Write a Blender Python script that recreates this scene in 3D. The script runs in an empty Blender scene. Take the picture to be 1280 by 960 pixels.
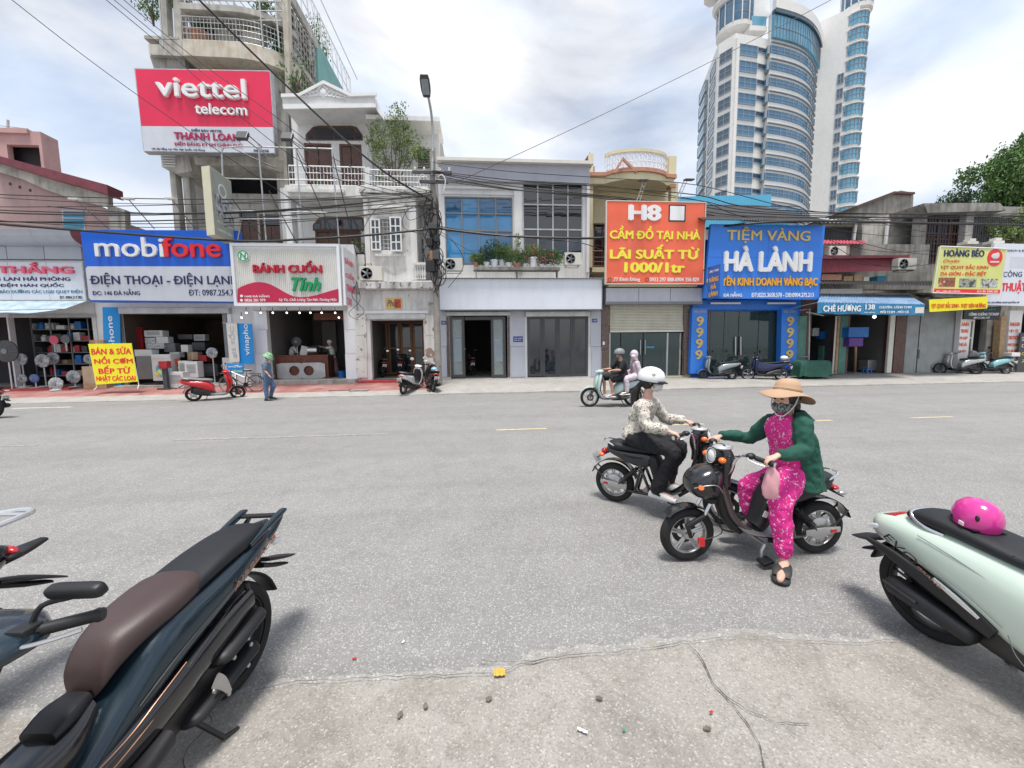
import bpy,bmesh,math,random
from mathutils import Vector,Matrix,noise,Euler
random.seed(7)
sc=bpy.context.scene
C=sc.collection
rad=math.radians
V=Vector
# camera
CAM_H,YAW,PITCH,ROLL=1.7,-4.6,-5.34,0.7
FPX=481.0
_y,_p,_r=rad(YAW),rad(PITCH),rad(ROLL)
FWD=V((-math.sin(_y)*math.cos(_p),math.cos(_y)*math.cos(_p),math.sin(_p)))
_rt=V((math.cos(_y),math.sin(_y),0));_up=_rt.cross(FWD)
RT=_rt*math.cos(_r)-_up*math.sin(_r);UP=_up*math.cos(_r)+_rt*math.sin(_r)
EYE=V((0,0,CAM_H))
cam=bpy.data.cameras.new('camera');camo=bpy.data.objects.new('camera',cam);C.objects.link(camo)
cam.sensor_width=36;cam.lens=36*FPX/1280;cam.clip_start=.05;cam.clip_end=3000
camo.matrix_world=Matrix(((RT.x,UP.x,-FWD.x,0),(RT.y,UP.y,-FWD.y,0),(RT.z,UP.z,-FWD.z,CAM_H),(0,0,0,1)))
sc.camera=camo
sc.view_settings.view_transform='Standard';sc.view_settings.look='None'
sc.view_settings.exposure=0.55;sc.view_settings.gamma=1
sc.cycles.use_denoising=True
sc.cycles.max_bounces=6;sc.cycles.transparent_max_bounces=8
# sky and sun
SUN_EL,SUN_AZ=rad(78),rad(190)
w=bpy.data.worlds.new('World');sc.world=w;w.use_nodes=True
nt=w.node_tree;nt.nodes.clear()
def N(nt,t,**k):
 n=nt.nodes.new(t)
 for a,b in k.items():setattr(n,a,b)
 return n
sky=N(nt,'ShaderNodeTexSky',sky_type='NISHITA',sun_disc=False,sun_elevation=SUN_EL,sun_rotation=SUN_AZ)
sky.air_density=1.0;sky.dust_density=1.5
tc=N(nt,'ShaderNodeTexCoord');mp=N(nt,'ShaderNodeMapping')
mp.inputs['Scale'].default_value=(.8,.8,1.7);mp.inputs['Location'].default_value=(3.2,1.4,0.3)
nz=N(nt,'ShaderNodeTexNoise');nz.inputs['Scale'].default_value=2.0;nz.inputs['Detail'].default_value=7;nz.inputs['Roughness'].default_value=.52;nz.inputs['Distortion'].default_value=.35
cr=N(nt,'ShaderNodeValToRGB');cr.color_ramp.elements[0].position=.40;cr.color_ramp.elements[1].position=.60
nz2=N(nt,'ShaderNodeTexNoise');nz2.inputs['Scale'].default_value=3.5;nz2.inputs['Detail'].default_value=6
cr2=N(nt,'ShaderNodeValToRGB');cr2.color_ramp.elements[0].color=(.74,.84,1.,1);cr2.color_ramp.elements[1].color=(1.,1.,1.,1)
cr2.color_ramp.elements[0].position=.35;cr2.color_ramp.elements[1].position=.6
bg1=N(nt,'ShaderNodeBackground');bg1.inputs[1].default_value=.1
bg2=N(nt,'ShaderNodeBackground');bg2.inputs[1].default_value=.77
veil=N(nt,'ShaderNodeMath',operation='MULTIPLY_ADD');veil.inputs[1].default_value=.68;veil.inputs[2].default_value=.30
mx=N(nt,'ShaderNodeMixShader');wo=N(nt,'ShaderNodeOutputWorld')
L=nt.links.new
L(tc.outputs['Generated'],mp.inputs[0]);L(mp.outputs[0],nz.inputs[0]);L(mp.outputs[0],nz2.inputs[0])
L(nz.outputs[0],cr.inputs[0]);L(nz2.outputs[0],cr2.inputs[0]);L(cr2.outputs[0],bg2.inputs[0])
L(sky.outputs[0],bg1.inputs[0]);L(cr.outputs[0],veil.inputs[0]);L(veil.outputs[0],mx.inputs[0])
L(bg1.outputs[0],mx.inputs[1]);L(bg2.outputs[0],mx.inputs[2]);L(mx.outputs[0],wo.inputs[0])
sun=bpy.data.lights.new('sun','SUN');sun.energy=3.2;sun.angle=rad(15);sun.color=(1,.96,.9)
so=bpy.data.objects.new('sun',sun);C.objects.link(so)
_sd=V((math.sin(SUN_AZ)*math.cos(SUN_EL),math.cos(SUN_AZ)*math.cos(SUN_EL),math.sin(SUN_EL)))
so.rotation_euler=_sd.to_track_quat('Z','Y').to_euler()
# pixel <-> place helpers (photo measurements turned into places)
def at(px,py,Y=None,Z=None,X=None):
 d=RT*((px-640)/FPX)+UP*((480-py)/FPX)+FWD
 t=(Y/d.y)if Y is not None else (((Z-CAM_H)/d.z)if Z is not None else X/d.x)
 return EYE+d*t
def rect(a,b,c,d,Y):
 return (at(a,(b+d)/2,Y).x,at(c,(b+d)/2,Y).x,at((a+c)/2,d,Y).z,at((a+c)/2,b,Y).z)
 # materials
M={}
def mat(name,col,rough=.6,metal=0.,var=.12,vs=3.,bump=0.,bs=60.,streak=0.,streakcol=(.09,.085,.08),coat=0.,spec=.5,alpha=1.,trans=0.,speck=None,peel=None,emit=None):
 m=bpy.data.materials.new(name);m.use_nodes=True;M[name]=m
 t=m.node_tree;n=t.nodes;b=n['Principled BSDF'];L=t.links.new
 b.inputs['Roughness'].default_value=rough;b.inputs['Metallic'].default_value=metal
 b.inputs['Coat Weight'].default_value=coat;b.inputs['Coat Roughness'].default_value=.08
 b.inputs['Specular IOR Level'].default_value=spec
 b.inputs['Alpha'].default_value=alpha;b.inputs['Transmission Weight'].default_value=trans
 tc=n.new('ShaderNodeTexCoord');cur=None
 def noise_(scale,detail=4,vec=None,dist=0.):
  q=n.new('ShaderNodeTexNoise');q.inputs['Scale'].default_value=scale;q.inputs['Detail'].default_value=detail;q.inputs['Distortion'].default_value=dist
  L(vec or tc.outputs['Object'],q.inputs[0]);return q.outputs[0]
 def ramp(fac,a,b_,ca=(0,0,0,1),cb=(1,1,1,1)):
  r=n.new('ShaderNodeValToRGB');r.color_ramp.elements[0].position=a;r.color_ramp.elements[1].position=b_
  r.color_ramp.elements[0].color=ca;r.color_ramp.elements[1].color=cb;L(fac,r.inputs[0]);return r.outputs[0]
 def mixc(fac,a,b_):
  q=n.new('ShaderNodeMix');q.data_type='RGBA'
  L(fac,q.inputs[0])
  for s,v in ((6,a),(7,b_)):
   if isinstance(v,tuple):q.inputs[s].default_value=(*v[:3],1)
   else:L(v,q.inputs[s])
  return q.outputs[2]
 lo=tuple(c*(1-var)for c in col);hi=tuple(min(1,c*(1+var))for c in col)
 cur=mixc(ramp(noise_(vs,5),.3,.7),lo,hi)
 if streak:
  mpn=n.new('ShaderNodeMapping');mpn.inputs['Scale'].default_value=(1,1,.13);L(tc.outputs['Object'],mpn.inputs[0])
  f=ramp(noise_(5.,6,mpn.outputs[0]),.47,.80);f2=n.new('ShaderNodeMath');f2.operation='MULTIPLY';f2.inputs[1].default_value=streak;L(f,f2.inputs[0])
  cur=mixc(f2.outputs[0],cur,streakcol)
  g=ramp(noise_(1.4,8),.52,.72);g2=n.new('ShaderNodeMath');g2.operation='MULTIPLY';g2.inputs[1].default_value=streak*.7;L(g,g2.inputs[0])
  cur=mixc(g2.outputs[0],cur,streakcol)
 if peel:
  pc,ps,pa=peel
  cur=mixc(ramp(noise_(ps,8,None,.6),pa,pa+.03),cur,pc)
 if speck:
  sc_,ss,sa=speck
  cur=mixc(ramp(noise_(ss,3),sa,sa+.05),cur,sc_)
 L(cur,b.inputs['Base Color'])
 if bump:
  bn=n.new('ShaderNodeBump');bn.inputs['Strength'].default_value=bump;bn.inputs['Distance'].default_value=.01
  L(noise_(bs,6),bn.inputs['Height']);L(bn.outputs[0],b.inputs['Normal'])
 if rough>.15 and rough<.9:
  rr=n.new('ShaderNodeMapRange');rr.inputs[3].default_value=max(0,rough-.08);rr.inputs[4].default_value=min(1,rough+.1)
  L(noise_(vs*2.3,5),rr.inputs[0]);L(rr.outputs[0],b.inputs['Roughness'])
 if emit:
  b.inputs['Emission Color'].default_value=(*emit[0],1);b.inputs['Emission Strength'].default_value=emit[1]
 return m
 # mesh building
class MB:
 def __init__(s):s.v=[];s.f=[]
 def add(s,vs,fs):
  o=len(s.v);s.v+=[tuple(p)for p in vs];s.f+=[tuple(i+o for i in f)for f in fs];return s
 def box(s,x0,x1,y0,y1,z0,z1):
  x0,x1=sorted((x0,x1));y0,y1=sorted((y0,y1));z0,z1=sorted((z0,z1))
  return s.add([(x0,y0,z0),(x1,y0,z0),(x1,y1,z0),(x0,y1,z0),(x0,y0,z1),(x1,y0,z1),(x1,y1,z1),(x0,y1,z1)],[(0,3,2,1),(4,5,6,7),(0,1,5,4),(1,2,6,5),(2,3,7,6),(3,0,4,7)])
 def mbox(s,m,sx,sy,sz):
  b=MB().box(-sx/2,sx/2,-sy/2,sy/2,-sz/2,sz/2)
  return s.add([m@V(p)for p in b.v],b.f)
 def prism(s,poly,axis,a,b):
  def mk(p,t):return {'y':(p[0],t,p[1]),'x':(t,p[0],p[1]),'z':(p[0],p[1],t)}[axis]
  n=len(poly);vs=[mk(p,a)for p in poly]+[mk(p,b)for p in poly]
  fs=[tuple(range(n)),tuple(range(2*n-1,n-1,-1))]+[(i,n+i,n+(i+1)%n,(i+1)%n)for i in range(n)]
  return s.add(vs,fs)
 def tube(s,pts,r,n=8,caps=True,flat=1.):
  pts=[V(p)for p in pts];rs=r if isinstance(r,(list,tuple))else [r]*len(pts)
  t0=(pts[1]-pts[0]).normalized();ref=V((0,0,1))if abs(t0.z)<.9 else V((1,0,0))
  u=t0.cross(ref).normalized();rings=[]
  for i,p in enumerate(pts):
   t=((pts[min(i+1,len(pts)-1)]-pts[max(i-1,0)]))
   t=t.normalized()if t.length>1e-9 else t0
   u=(u-t*u.dot(t));u=u.normalized()if u.length>1e-6 else t.orthogonal().normalized()
   w_=t.cross(u)
   rings.append([p+u*math.cos(a)*rs[i]+w_*math.sin(a)*rs[i]*flat for a in [2*math.pi*k/n for k in range(n)]])
  return s.rings(rings,caps)
 def rings(s,rings,caps=True,closed=True):
  n=len(rings[0]);vs=[p for r in rings for p in r];fs=[]
  m=n if closed else n-1
  for i in range(len(rings)-1):
   for k in range(m):fs.append((i*n+k,i*n+(k+1)%n,(i+1)*n+(k+1)%n,(i+1)*n+k))
  if caps and closed:fs.append(tuple(range(n-1,-1,-1)));fs.append(tuple((len(rings)-1)*n+k for k in range(n)))
  return s.add(vs,fs)
 def lathe(s,prof,n=16,m=None,caps=True):
  m=m or Matrix();rings=[[m@V((r*math.cos(2*math.pi*k/n),r*math.sin(2*math.pi*k/n),z))for k in range(n)]for r,z in prof]
  return s.rings(rings,caps)
 def ball(s,c,r,n=12,sq=(1,1,1),k=8):
  prof=[(math.sin(math.pi*i/k)*r+1e-4,-math.cos(math.pi*i/k)*r)for i in range(k+1)]
  return s.lathe(prof,n,Matrix.Translation(V(c))@Matrix.Diagonal((*sq,1)))
 def sweep(s,path,p=2.4,n=20,sub=4,caps=True,yc=0.):
  P=catmull([V((q[0],q[1],q[2],q[3]))for q in path],sub);rings=[]
  for i,q in enumerate(P):
   a=P[max(i-1,0)];b=P[min(i+1,len(P)-1)]
   t=V((b[0]-a[0],0,b[1]-a[1]));t=t.normalized()if t.length>1e-9 else V((1,0,0))
   nn=V((-t.z,0,t.x));r=[]
   for k in range(n):
    an=2*math.pi*k/n;c_,s_=math.cos(an),math.sin(an)
    yy=math.copysign(abs(c_)**(2/p),c_)*max(q[2],1e-3);hh=math.copysign(abs(s_)**(2/p),s_)*max(q[3],1e-3)
    r.append(V((q[0],yc+yy,q[1]))+nn*hh)
   rings.append(r)
  return s.rings(rings,caps)
 def loft(s,st,p=2.4,n=20,sub=4,caps=True,yc=0.):
  P=catmull([V((q[0],q[1],q[2],q[3]))for q in st],sub);rings=[]
  for q in P:
   zc=(q[1]+q[2])/2;hh=max((q[2]-q[1])/2,1e-3);r=[]
   for k in range(n):
    an=2*math.pi*k/n;c_,s_=math.cos(an),math.sin(an)
    r.append(V((q[0],yc+math.copysign(abs(c_)**(2/p),c_)*max(q[3],1e-3),zc+math.copysign(abs(s_)**(2/p),s_)*hh)))
   rings.append(r)
  return s.rings(rings,caps)
 def quad(s,a,b,c,d):return s.add([a,b,c,d],[(0,1,2,3)])
 def xf(s,m):s.v=[tuple(m@V(p))for p in s.v];return s
 def build(s,name,m,parent=None,smooth=False,bevel=0.,seg=2,angle=40,sub=0,disp=0.,dscale=20.):
  me=bpy.data.meshes.new(name);me.from_pydata(s.v,[],s.f);me.validate();me.update()
  bm=bmesh.new();bm.from_mesh(me);bmesh.ops.recalc_face_normals(bm,faces=bm.faces)
  if bevel:bmesh.ops.bevel(bm,geom=[e for e in bm.edges if len(e.link_faces)==2 and e.calc_face_angle(0)>rad(30)],offset=bevel,segments=seg,profile=.6,affect='EDGES')
  bm.to_mesh(me);bm.free()
  if disp:
   for v in me.vertices:v.co+=v.normal*disp*noise.noise(v.co*dscale)
  me.materials.append(M[m]if isinstance(m,str)else m)
  if smooth:
   me.shade_smooth()if hasattr(me,'shade_smooth')else None
   if angle<180:me.set_sharp_from_angle(angle=rad(angle))
  else:me.shade_flat()
  o=bpy.data.objects.new(name,me);C.objects.link(o)
  if parent is not None:o.parent=parent
  return o
def catmull(P,sub):
 if sub<=1 or len(P)<3:return P
 out=[]
 for i in range(len(P)-1):
  a=P[max(i-1,0)];b=P[i];c=P[i+1];d=P[min(i+2,len(P)-1)]
  for k in range(sub):
   t=k/sub;out.append(.5*((2*b)+(c-a)*t+(2*a-5*b+4*c-d)*t*t+(3*b-a-3*c+d)*t**3))
 out.append(P[-1]);return out
def curve(pts,sub=6):return catmull([V(p)for p in pts],sub)
def empty(name,loc=(0,0,0),rz=0.):
 o=bpy.data.objects.new(name,None);C.objects.link(o);o.location=loc;o.rotation_euler=(0,0,rz);o.empty_display_size=.2;return o
def tag(o,label,cat,group=None,kind=None):
 if label:o['label']=label
 if cat:o['category']=cat
 if group:o['group']=group
 if kind:o['kind']=kind
 return o
def thing(name,label,cat,loc=(0,0,0),rz=0.,group=None):return tag(empty(name,loc,rz),label,cat,group)
def struct(o):o['kind']='structure';return o
def stuff(o):o['kind']='stuff';return o
def part(parent,name,m,fn,**k):
 b=MB();fn(b);return b.build(name,m,parent,**k)
def boxp(parent,name,m,x0,x1,y0,y1,z0,z1,**k):return MB().box(x0,x1,y0,y1,z0,z1).build(name,m,parent,**k)
def link_copy(o,parent=None,dx=V((0,0,0))):
 c=o.copy();C.objects.link(c)
 if parent is not None:c.parent=parent
 c.location=o.location+dx
 return c
def copy_tree(o,parent=None):
 c=o.copy();C.objects.link(c);c.parent=parent
 for ch in list(o.children):copy_tree(ch,c)
 return c
def wall(parent,name,m,x0,x1,y0,y1,z0,z1,holes=(),**k):
 xs=sorted({x0,x1,*[min(max(v,x0),x1)for h in holes for v in h[:2]]});zs=sorted({z0,z1,*[min(max(v,z0),z1)for h in holes for v in h[2:]]})
 def solid(i,j):
  if i<0 or j<0 or i>=len(xs)-1 or j>=len(zs)-1:return False
  cx,cz=(xs[i]+xs[i+1])/2,(zs[j]+zs[j+1])/2
  return not any(h[0]<cx<h[1]and h[2]<cz<h[3]for h in holes)
 b=MB()
 for i in range(len(xs)-1):
  for j in range(len(zs)-1):
   if not solid(i,j):continue
   a,c,d,e=xs[i],xs[i+1],zs[j],zs[j+1]
   b.quad((a,y0,d),(c,y0,d),(c,y0,e),(a,y0,e));b.quad((a,y1,d),(a,y1,e),(c,y1,e),(c,y1,d))
   if not solid(i-1,j):b.quad((a,y0,d),(a,y0,e),(a,y1,e),(a,y1,d))
   if not solid(i+1,j):b.quad((c,y0,d),(c,y1,d),(c,y1,e),(c,y0,e))
   if not solid(i,j-1):b.quad((a,y0,d),(a,y1,d),(c,y1,d),(c,y0,d))
   if not solid(i,j+1):b.quad((a,y0,e),(c,y0,e),(c,y1,e),(a,y1,e))
 return b.build(name,m,parent,**k)
def text(s,parent,m,x0,x1,z0,z1,y,ext=.01,bold=.0,shear=0.,name='lettering',rot=0,mtx=None,cap=True):
 heavy=bold*.9;bold=0
 def mk(body):
  cu=bpy.data.curves.new(name,'FONT');cu.body=body;cu.offset=bold;cu.shear=shear;cu.extrude=.001;cu.resolution_u=3
  to=bpy.data.objects.new('t',cu);C.objects.link(to)
  dg=bpy.context.evaluated_depsgraph_get();me=bpy.data.meshes.new_from_object(to.evaluated_get(dg))
  bpy.data.objects.remove(to);bpy.data.curves.remove(cu);return me
 if '\u0110' in s:
  me0=mk(s.replace('\u0110','D'));b_=MB();b_.add([v.co for v in me0.vertices],[tuple(p.vertices)for p in me0.polygons])
  md=mk('D');dl,dr=min(v.co.x for v in md.vertices),max(v.co.x for v in md.vertices)
  for i,ch in enumerate(s):
   if ch=='\u0110':
    q=mk(s[:i].replace('\u0110','D')+'D');r=max(v.co.x for v in q.vertices);l=r-(dr-dl);t_=.045+heavy*.5;zc_=.36
    b_.box(l-.09+shear*zc_,l+.28+shear*zc_,zc_-t_,zc_+t_,-.0012,.0012)
  me=bpy.data.meshes.new(name);me.from_pydata(b_.v,[],b_.f);me.update()
 else:me=mk(s)
 me.name=name
 if not len(me.vertices):return None
 if heavy:
  src=[(v.co.x,v.co.y,v.co.z)for v in me.vertices];pf=[tuple(p.vertices)for p in me.polygons];b_=MB()
  for k,(dx,dy)in enumerate(((0,0),(-1,0),(1,0),(0,-.6),(0,.6))):b_.add([(x+dx*heavy,y_+dy*heavy,z*(1+.12*k))for x,y_,z in src],pf)
  me=bpy.data.meshes.new(name);me.from_pydata(b_.v,[],b_.f);me.update()
 co=[v.co.copy()for v in me.vertices]
 a0,a1=min(c.x for c in co),max(c.x for c in co);b0,b1=min(c.y for c in co),max(c.y for c in co)
 for v in me.vertices:
  u,w_=(v.co.x-a0)/(a1-a0),(v.co.y-b0)/(b1-b0);d=y-.002-(ext*(.7+.3*v.co.z/.001)if v.co.z>0 else 0)
  if rot:u,w_=1-w_,u
  p=V((x0+(x1-x0)*u,d,z0+(z1-z0)*w_))
  v.co=mtx@p if mtx else p
 me.materials.clear();me.materials.append(M[m]);me.shade_flat()
 o=bpy.data.objects.new(name,me);C.objects.link(o)
 if parent is not None:o.parent=parent
 return o
def ptext(s,parent,m,px,Y,**k):
 x0,x1,z0,z1=rect(*px,Y);return text(s,parent,m,x0,x1,z0,z1,Y,**k)
def board(parent,name,m,px,Y,th=.08,grow=0.,**k):
 x0,x1,z0,z1=rect(*px,Y);return boxp(parent,name,m,x0-grow,x1+grow,Y,Y+th,z0-grow,z1+grow,**k)
def frame(b,x0,x1,z0,z1,y0,y1,t):
 b.box(x0,x1,y0,y1,z0,z0+t);b.box(x0,x1,y0,y1,z1-t,z1);b.box(x0,x0+t,y0,y1,z0+t,z1-t);b.box(x1-t,x1,y0,y1,z0+t,z1-t)
def bars(b,x0,x1,z0,z1,y,nx,nz,t,d=.03):
 for i in range(1,nx):x=x0+(x1-x0)*i/nx;b.box(x-t/2,x+t/2,y,y+d,z0,z1)
 for i in range(1,nz):
  z=z0+(z1-z0)*i/nz;b.box(x0,x1,y+.003,y+d-.003,z-t/2,z+t/2)
def glazed(parent,x0,x1,z0,z1,y,nx,nz,fm,gm,t=.05,name='window',jit=.006):
 b=MB();frame(b,x0,x1,z0,z1,y,y+.07,t);bars(b,x0+t,x1-t,z0+t,z1-t,y+.01,nx,nz,t*.8,.05)
 o=b.build(name,fm,parent)
 for i in range(nx):
  for j in range(nz):
   a,c=x0+(x1-x0)*i/nx+t*.3,x0+(x1-x0)*(i+1)/nx-t*.3;d,e=z0+(z1-z0)*j/nz+t*.3,z0+(z1-z0)*(j+1)/nz-t*.3
   q=[random.uniform(-jit,jit)for _ in range(4)]
   pb=MB().add([(a,y+.035+q[0],d),(c,y+.035+q[1],d),(c,y+.035+q[2],e),(a,y+.035+q[3],e),(a,y+.045+q[0],d),(c,y+.045+q[1],d),(c,y+.045+q[2],e),(a,y+.045+q[3],e)],[(0,3,2,1),(4,5,6,7),(0,1,5,4),(1,2,6,5),(2,3,7,6),(3,0,4,7)])
   pb.build('pane',gm[(i+j)%len(gm)]if isinstance(gm,(list,tuple))else gm,o)
 return o
def leaves(b,c,r,n,size,squash=(1,1,.8),hollow=.35,clump=9):
 c=V(c)
 for _ in range(max(1,n//clump)):
  d=V((random.gauss(0,1),random.gauss(0,1),random.gauss(0,1))).normalized()*(random.uniform(hollow,1)**.6)*r
  cc=c+V((d.x*squash[0],d.y*squash[1],d.z*squash[2]));cr_=size*random.uniform(1.2,3)
  for _ in range(clump):
   p=cc+V([random.gauss(0,cr_*.6)for _ in range(3)]);s=size*random.uniform(.6,1.2)
   e=Euler([random.uniform(0,6.28)for _ in range(3)]).to_matrix();u,w_=e@V((s,0,0)),e@V((0,s*.42,0));k=e@V((0,0,s*.18))
   b.add([p-u,p-w_+k,p+u,p+w_+k],[(0,1,2),(0,2,3)])
FY=17.0
def pave_z(x,y):
 f=max(0,min(1,(y-14.35)/2.65));top=.36 if x<3 else (.36-.12*min(1,(x-3)/6));return .02+(top-.02)*f
def onpave(px,py,dz=0):
 z=.2
 for _ in range(12):p=at(px,py,Z=z);z=pave_z(p.x,p.y)if p.y>14.35 else 0.
 return V((p.x,p.y,z))
 # materials in use
mat('concrete',(.36,.35,.33),.9,var=.2,vs=2,bump=.4,bs=40)
mat('concrete_old',(.30,.285,.26),.92,var=.3,vs=1.2,bump=.5,bs=30,streak=.75,streakcol=(.06,.055,.05))
mat('concrete_stain',(.46,.44,.40),.92,var=.2,vs=1.5,bump=.4,bs=30,streak=.65,streakcol=(.13,.12,.11))
mat('rusty_edge',(.55,.51,.43),.9,var=.15,vs=2,bump=.2,streak=.6,streakcol=(.33,.20,.11))
mat('plaster_white',(.70,.70,.70),.8,var=.06,vs=1.2,bump=.15,streak=.28,streakcol=(.33,.32,.31))
mat('plaster_dirty',(.70,.69,.67),.85,var=.08,vs=1.5,bump=.3,streak=.6,streakcol=(.25,.24,.225),peel=((.36,.32,.28),2.2,.66))
mat('peeling',(.72,.70,.65),.85,var=.08,vs=2,bump=.3,streak=.4,streakcol=(.3,.27,.24),peel=((.33,.24,.18),3.4,.585))
mat('moulding_black',(.62,.61,.59),.9,var=.1,vs=2,bump=.3,streak=.95,streakcol=(.10,.10,.095),peel=((.15,.145,.14),5.,.58))
mat('pink_wall',(.42,.28,.27),.85,var=.1,vs=1.2,bump=.2,streak=.45,streakcol=(.25,.2,.2))
mat('rose_wall',(.50,.31,.30),.85,var=.08,vs=1.2,bump=.2,streak=.25,streakcol=(.3,.22,.22))
mat('maroon_roof',(.17,.035,.05),.55,var=.2,vs=3,bump=.1)
mat('maroon_sheet',(.22,.03,.05),.45,var=.12,vs=3)
mat('red_sheet',(.42,.05,.08),.45,var=.2,vs=3)
mat('cream_wall',(.66,.60,.40),.8,var=.05,vs=1.5,bump=.1,streak=.22,streakcol=(.35,.3,.2))
mat('terracotta',(.48,.24,.16),.8,var=.12,vs=4)
mat('grey_panel',(.47,.49,.55),.45,var=.05,vs=.8,streak=.2,streakcol=(.3,.3,.3))
mat('white_panel',(.70,.73,.80),.4,var=.03,vs=.6,streak=.2,streakcol=(.45,.45,.45))
mat('parapet_grey',(.40,.41,.47),.7,var=.05,vs=1,streak=.2,streakcol=(.2,.2,.22))
mat('dark_frame',(.060,.060,.065),.4,var=.1)
mat('grey_frame',(.20,.21,.225),.45,var=.08)
mat('steel',(.62,.62,.62),.3,1.,var=.06,vs=6)
mat('steel_dull',(.50,.50,.50),.5,.8,var=.15,vs=3)
mat('chrome',(.80,.80,.80),.1,1.,var=.02)
mat('galv_pipe',(.45,.46,.46),.45,.7,var=.15,vs=6)
mat('white_paint',(.76,.76,.76),.5,var=.04)
mat('white_gloss',(.78,.79,.81),.22,var=.02,coat=.3)
mat('off_white',(.66,.64,.58),.6,var=.06)
mat('shutter',(.60,.58,.49),.5,var=.05,streak=.25,streakcol=(.36,.33,.27))
mat('granite',(.085,.055,.045),.25,var=.3,vs=30,speck=((.28,.18,.14),38,.56),spec=.6)
mat('blue_glass',(.035,.20,.42),.06,var=.35,vs=.7,spec=1.)
mat('blue_glass_b',(.02,.10,.22),.06,var=.3,vs=.8,spec=1.)
mat('dark_glass',(.016,.022,.032),.05,var=.3,vs=.8,spec=1.)
mat('grey_glass',(.05,.065,.08),.07,var=.3,vs=.8,spec=.9)
mat('tower_frame',(.26,.31,.36),.5)
mat('tower_glass',(.06,.17,.29),.08,var=.5,vs=.12,spec=1.)  # blue lightened so the colour carries the sky reflection
mat('tower_glass_b',(.12,.36,.52),.08,var=.4,vs=.15,spec=1.)
mat('tower_glass_c',(.05,.09,.14),.08,var=.3,vs=.15,spec=1.)
mat('tower_wall',(.78,.77,.75),.8,var=.04,vs=.1,streak=.18,streakcol=(.4,.39,.37))  # wall tone raised, distance haze put into the colour
mat('clear_glass',(.8,.9,.88),.03,var=0,alpha=.2,spec=1.)
mat('green_glass',(.045,.08,.078),.04,var=0,alpha=.55,spec=1.)
mat('sign_blue_light',(.03,.20,.72),.4,var=.08,vs=1,streak=.2,streakcol=(.06,.22,.55))
mat('frosted',(.30,.36,.40),.3,var=.1,alpha=.85)
mat('wood_brown',(.10,.048,.035),.45,var=.25,vs=6)
mat('wood_red',(.16,.05,.03),.5,var=.25,vs=8)
mat('wood_orange',(.30,.14,.06),.5,var=.2,vs=8)
mat('wood_raw',(.38,.25,.14),.7,var=.2,vs=8)
mat('cardboard',(.40,.27,.17),.85,var=.12,vs=4)
mat('cardboard_b',(.52,.40,.28),.85,var=.12,vs=4)
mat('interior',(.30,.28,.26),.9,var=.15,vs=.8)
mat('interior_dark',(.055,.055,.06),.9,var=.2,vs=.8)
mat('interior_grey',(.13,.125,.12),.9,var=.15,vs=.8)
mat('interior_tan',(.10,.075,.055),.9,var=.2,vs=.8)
mat('teal_wall',(.20,.40,.38),.8,var=.08,vs=1)
mat('green_sheet',(.10,.24,.20),.5,var=.15,vs=3)
mat('cyan_sheet',(.10,.44,.66),.45,var=.05,vs=1)
mat('cyan_dark',(.03,.22,.36),.5,var=.08,vs=1)
mat('grey_sheet',(.36,.38,.38),.5,.3,var=.12,vs=2,streak=.3,streakcol=(.2,.2,.19))
mat('dark_sheet',(.05,.05,.055),.6,var=.2)
mat('awning_blue',(.16,.27,.42),.6,var=.25,vs=4,streak=.5,streakcol=(.4,.42,.45))
mat('awning_pale',(.42,.54,.62),.6,var=.2,vs=4)
mat('sign_red',(.74,.02,.08),.35,var=.05,vs=1,streak=.16,streakcol=(.45,.03,.07))
mat('sign_grey',(.60,.62,.68),.4,var=.03,streak=.18,streakcol=(.4,.4,.42))
mat('sign_blue',(.004,.11,.62),.35,var=.06,vs=1,streak=.12,streakcol=(.01,.07,.35))
mat('sign_blue_b',(.02,.16,.58),.4,var=.05)
mat('sign_orange',(.80,.13,.06),.45,var=.14,vs=.8,streak=.25,streakcol=(.62,.22,.16))
mat('sign_crimson',(.50,.01,.06),.4,var=.05)
mat('sign_yellow',(.86,.76,.02),.5,var=.03)
mat('sign_yellow_pale',(.66,.68,.22),.5,var=.10,vs=.7)
mat('vina_blue',(.01,.26,.66),.5,var=.03)
mat('cream_sign',(.60,.57,.42),.5,var=.05)
mat('grey_green_sign',(.36,.38,.33),.5,var=.08)
mat('text_white',(.80,.80,.80),.4,var=0)
mat('text_silver',(.72,.72,.74),.25,.3,var=.05)
mat('text_red',(.48,.004,.03),.35,var=0)
mat('text_brightred',(.75,.02,.03),.4,var=0)
mat('text_pink',(.78,.12,.20),.4,var=0)
mat('text_magenta',(.42,.02,.10),.4,var=0)
mat('text_navy',(.015,.02,.10),.4,var=0)
mat('text_teal',(.05,.25,.36),.4,var=0)
mat('text_green',(.0,.30,.10),.4,var=0)
mat('text_yellow',(.86,.78,.06),.4,var=0)
mat('text_gold',(.62,.45,.16),.35,.2,var=.1)
mat('text_amber',(.85,.42,.03),.4,var=0)
mat('text_black',(.02,.02,.02),.5,var=0)
mat('text_orange',(.72,.12,.03),.5,var=0)
mat('leaf',(.085,.17,.04),.6,var=.5,vs=2.2)
mat('leaf_light',(.15,.22,.05),.6,var=.4,vs=3)
mat('leaf_dark',(.03,.075,.022),.6,var=.5,vs=.6)
mat('flower_pink',(.75,.08,.30),.6,var=.2)
mat('bark',(.12,.09,.07),.9,var=.3,vs=6,bump=.4)
mat('soil',(.06,.04,.03),.95)
mat('cable_black',(.012,.012,.013),.5,var=.2)
mat('cable_grey',(.22,.22,.22),.6)
mat('pole_concrete',(.30,.27,.24),.9,var=.2,vs=3,bump=.3,streak=.4)
mat('bulb',(.9,.9,.9),.3,var=0,emit=((1,.97,.9),2.2))
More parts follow.
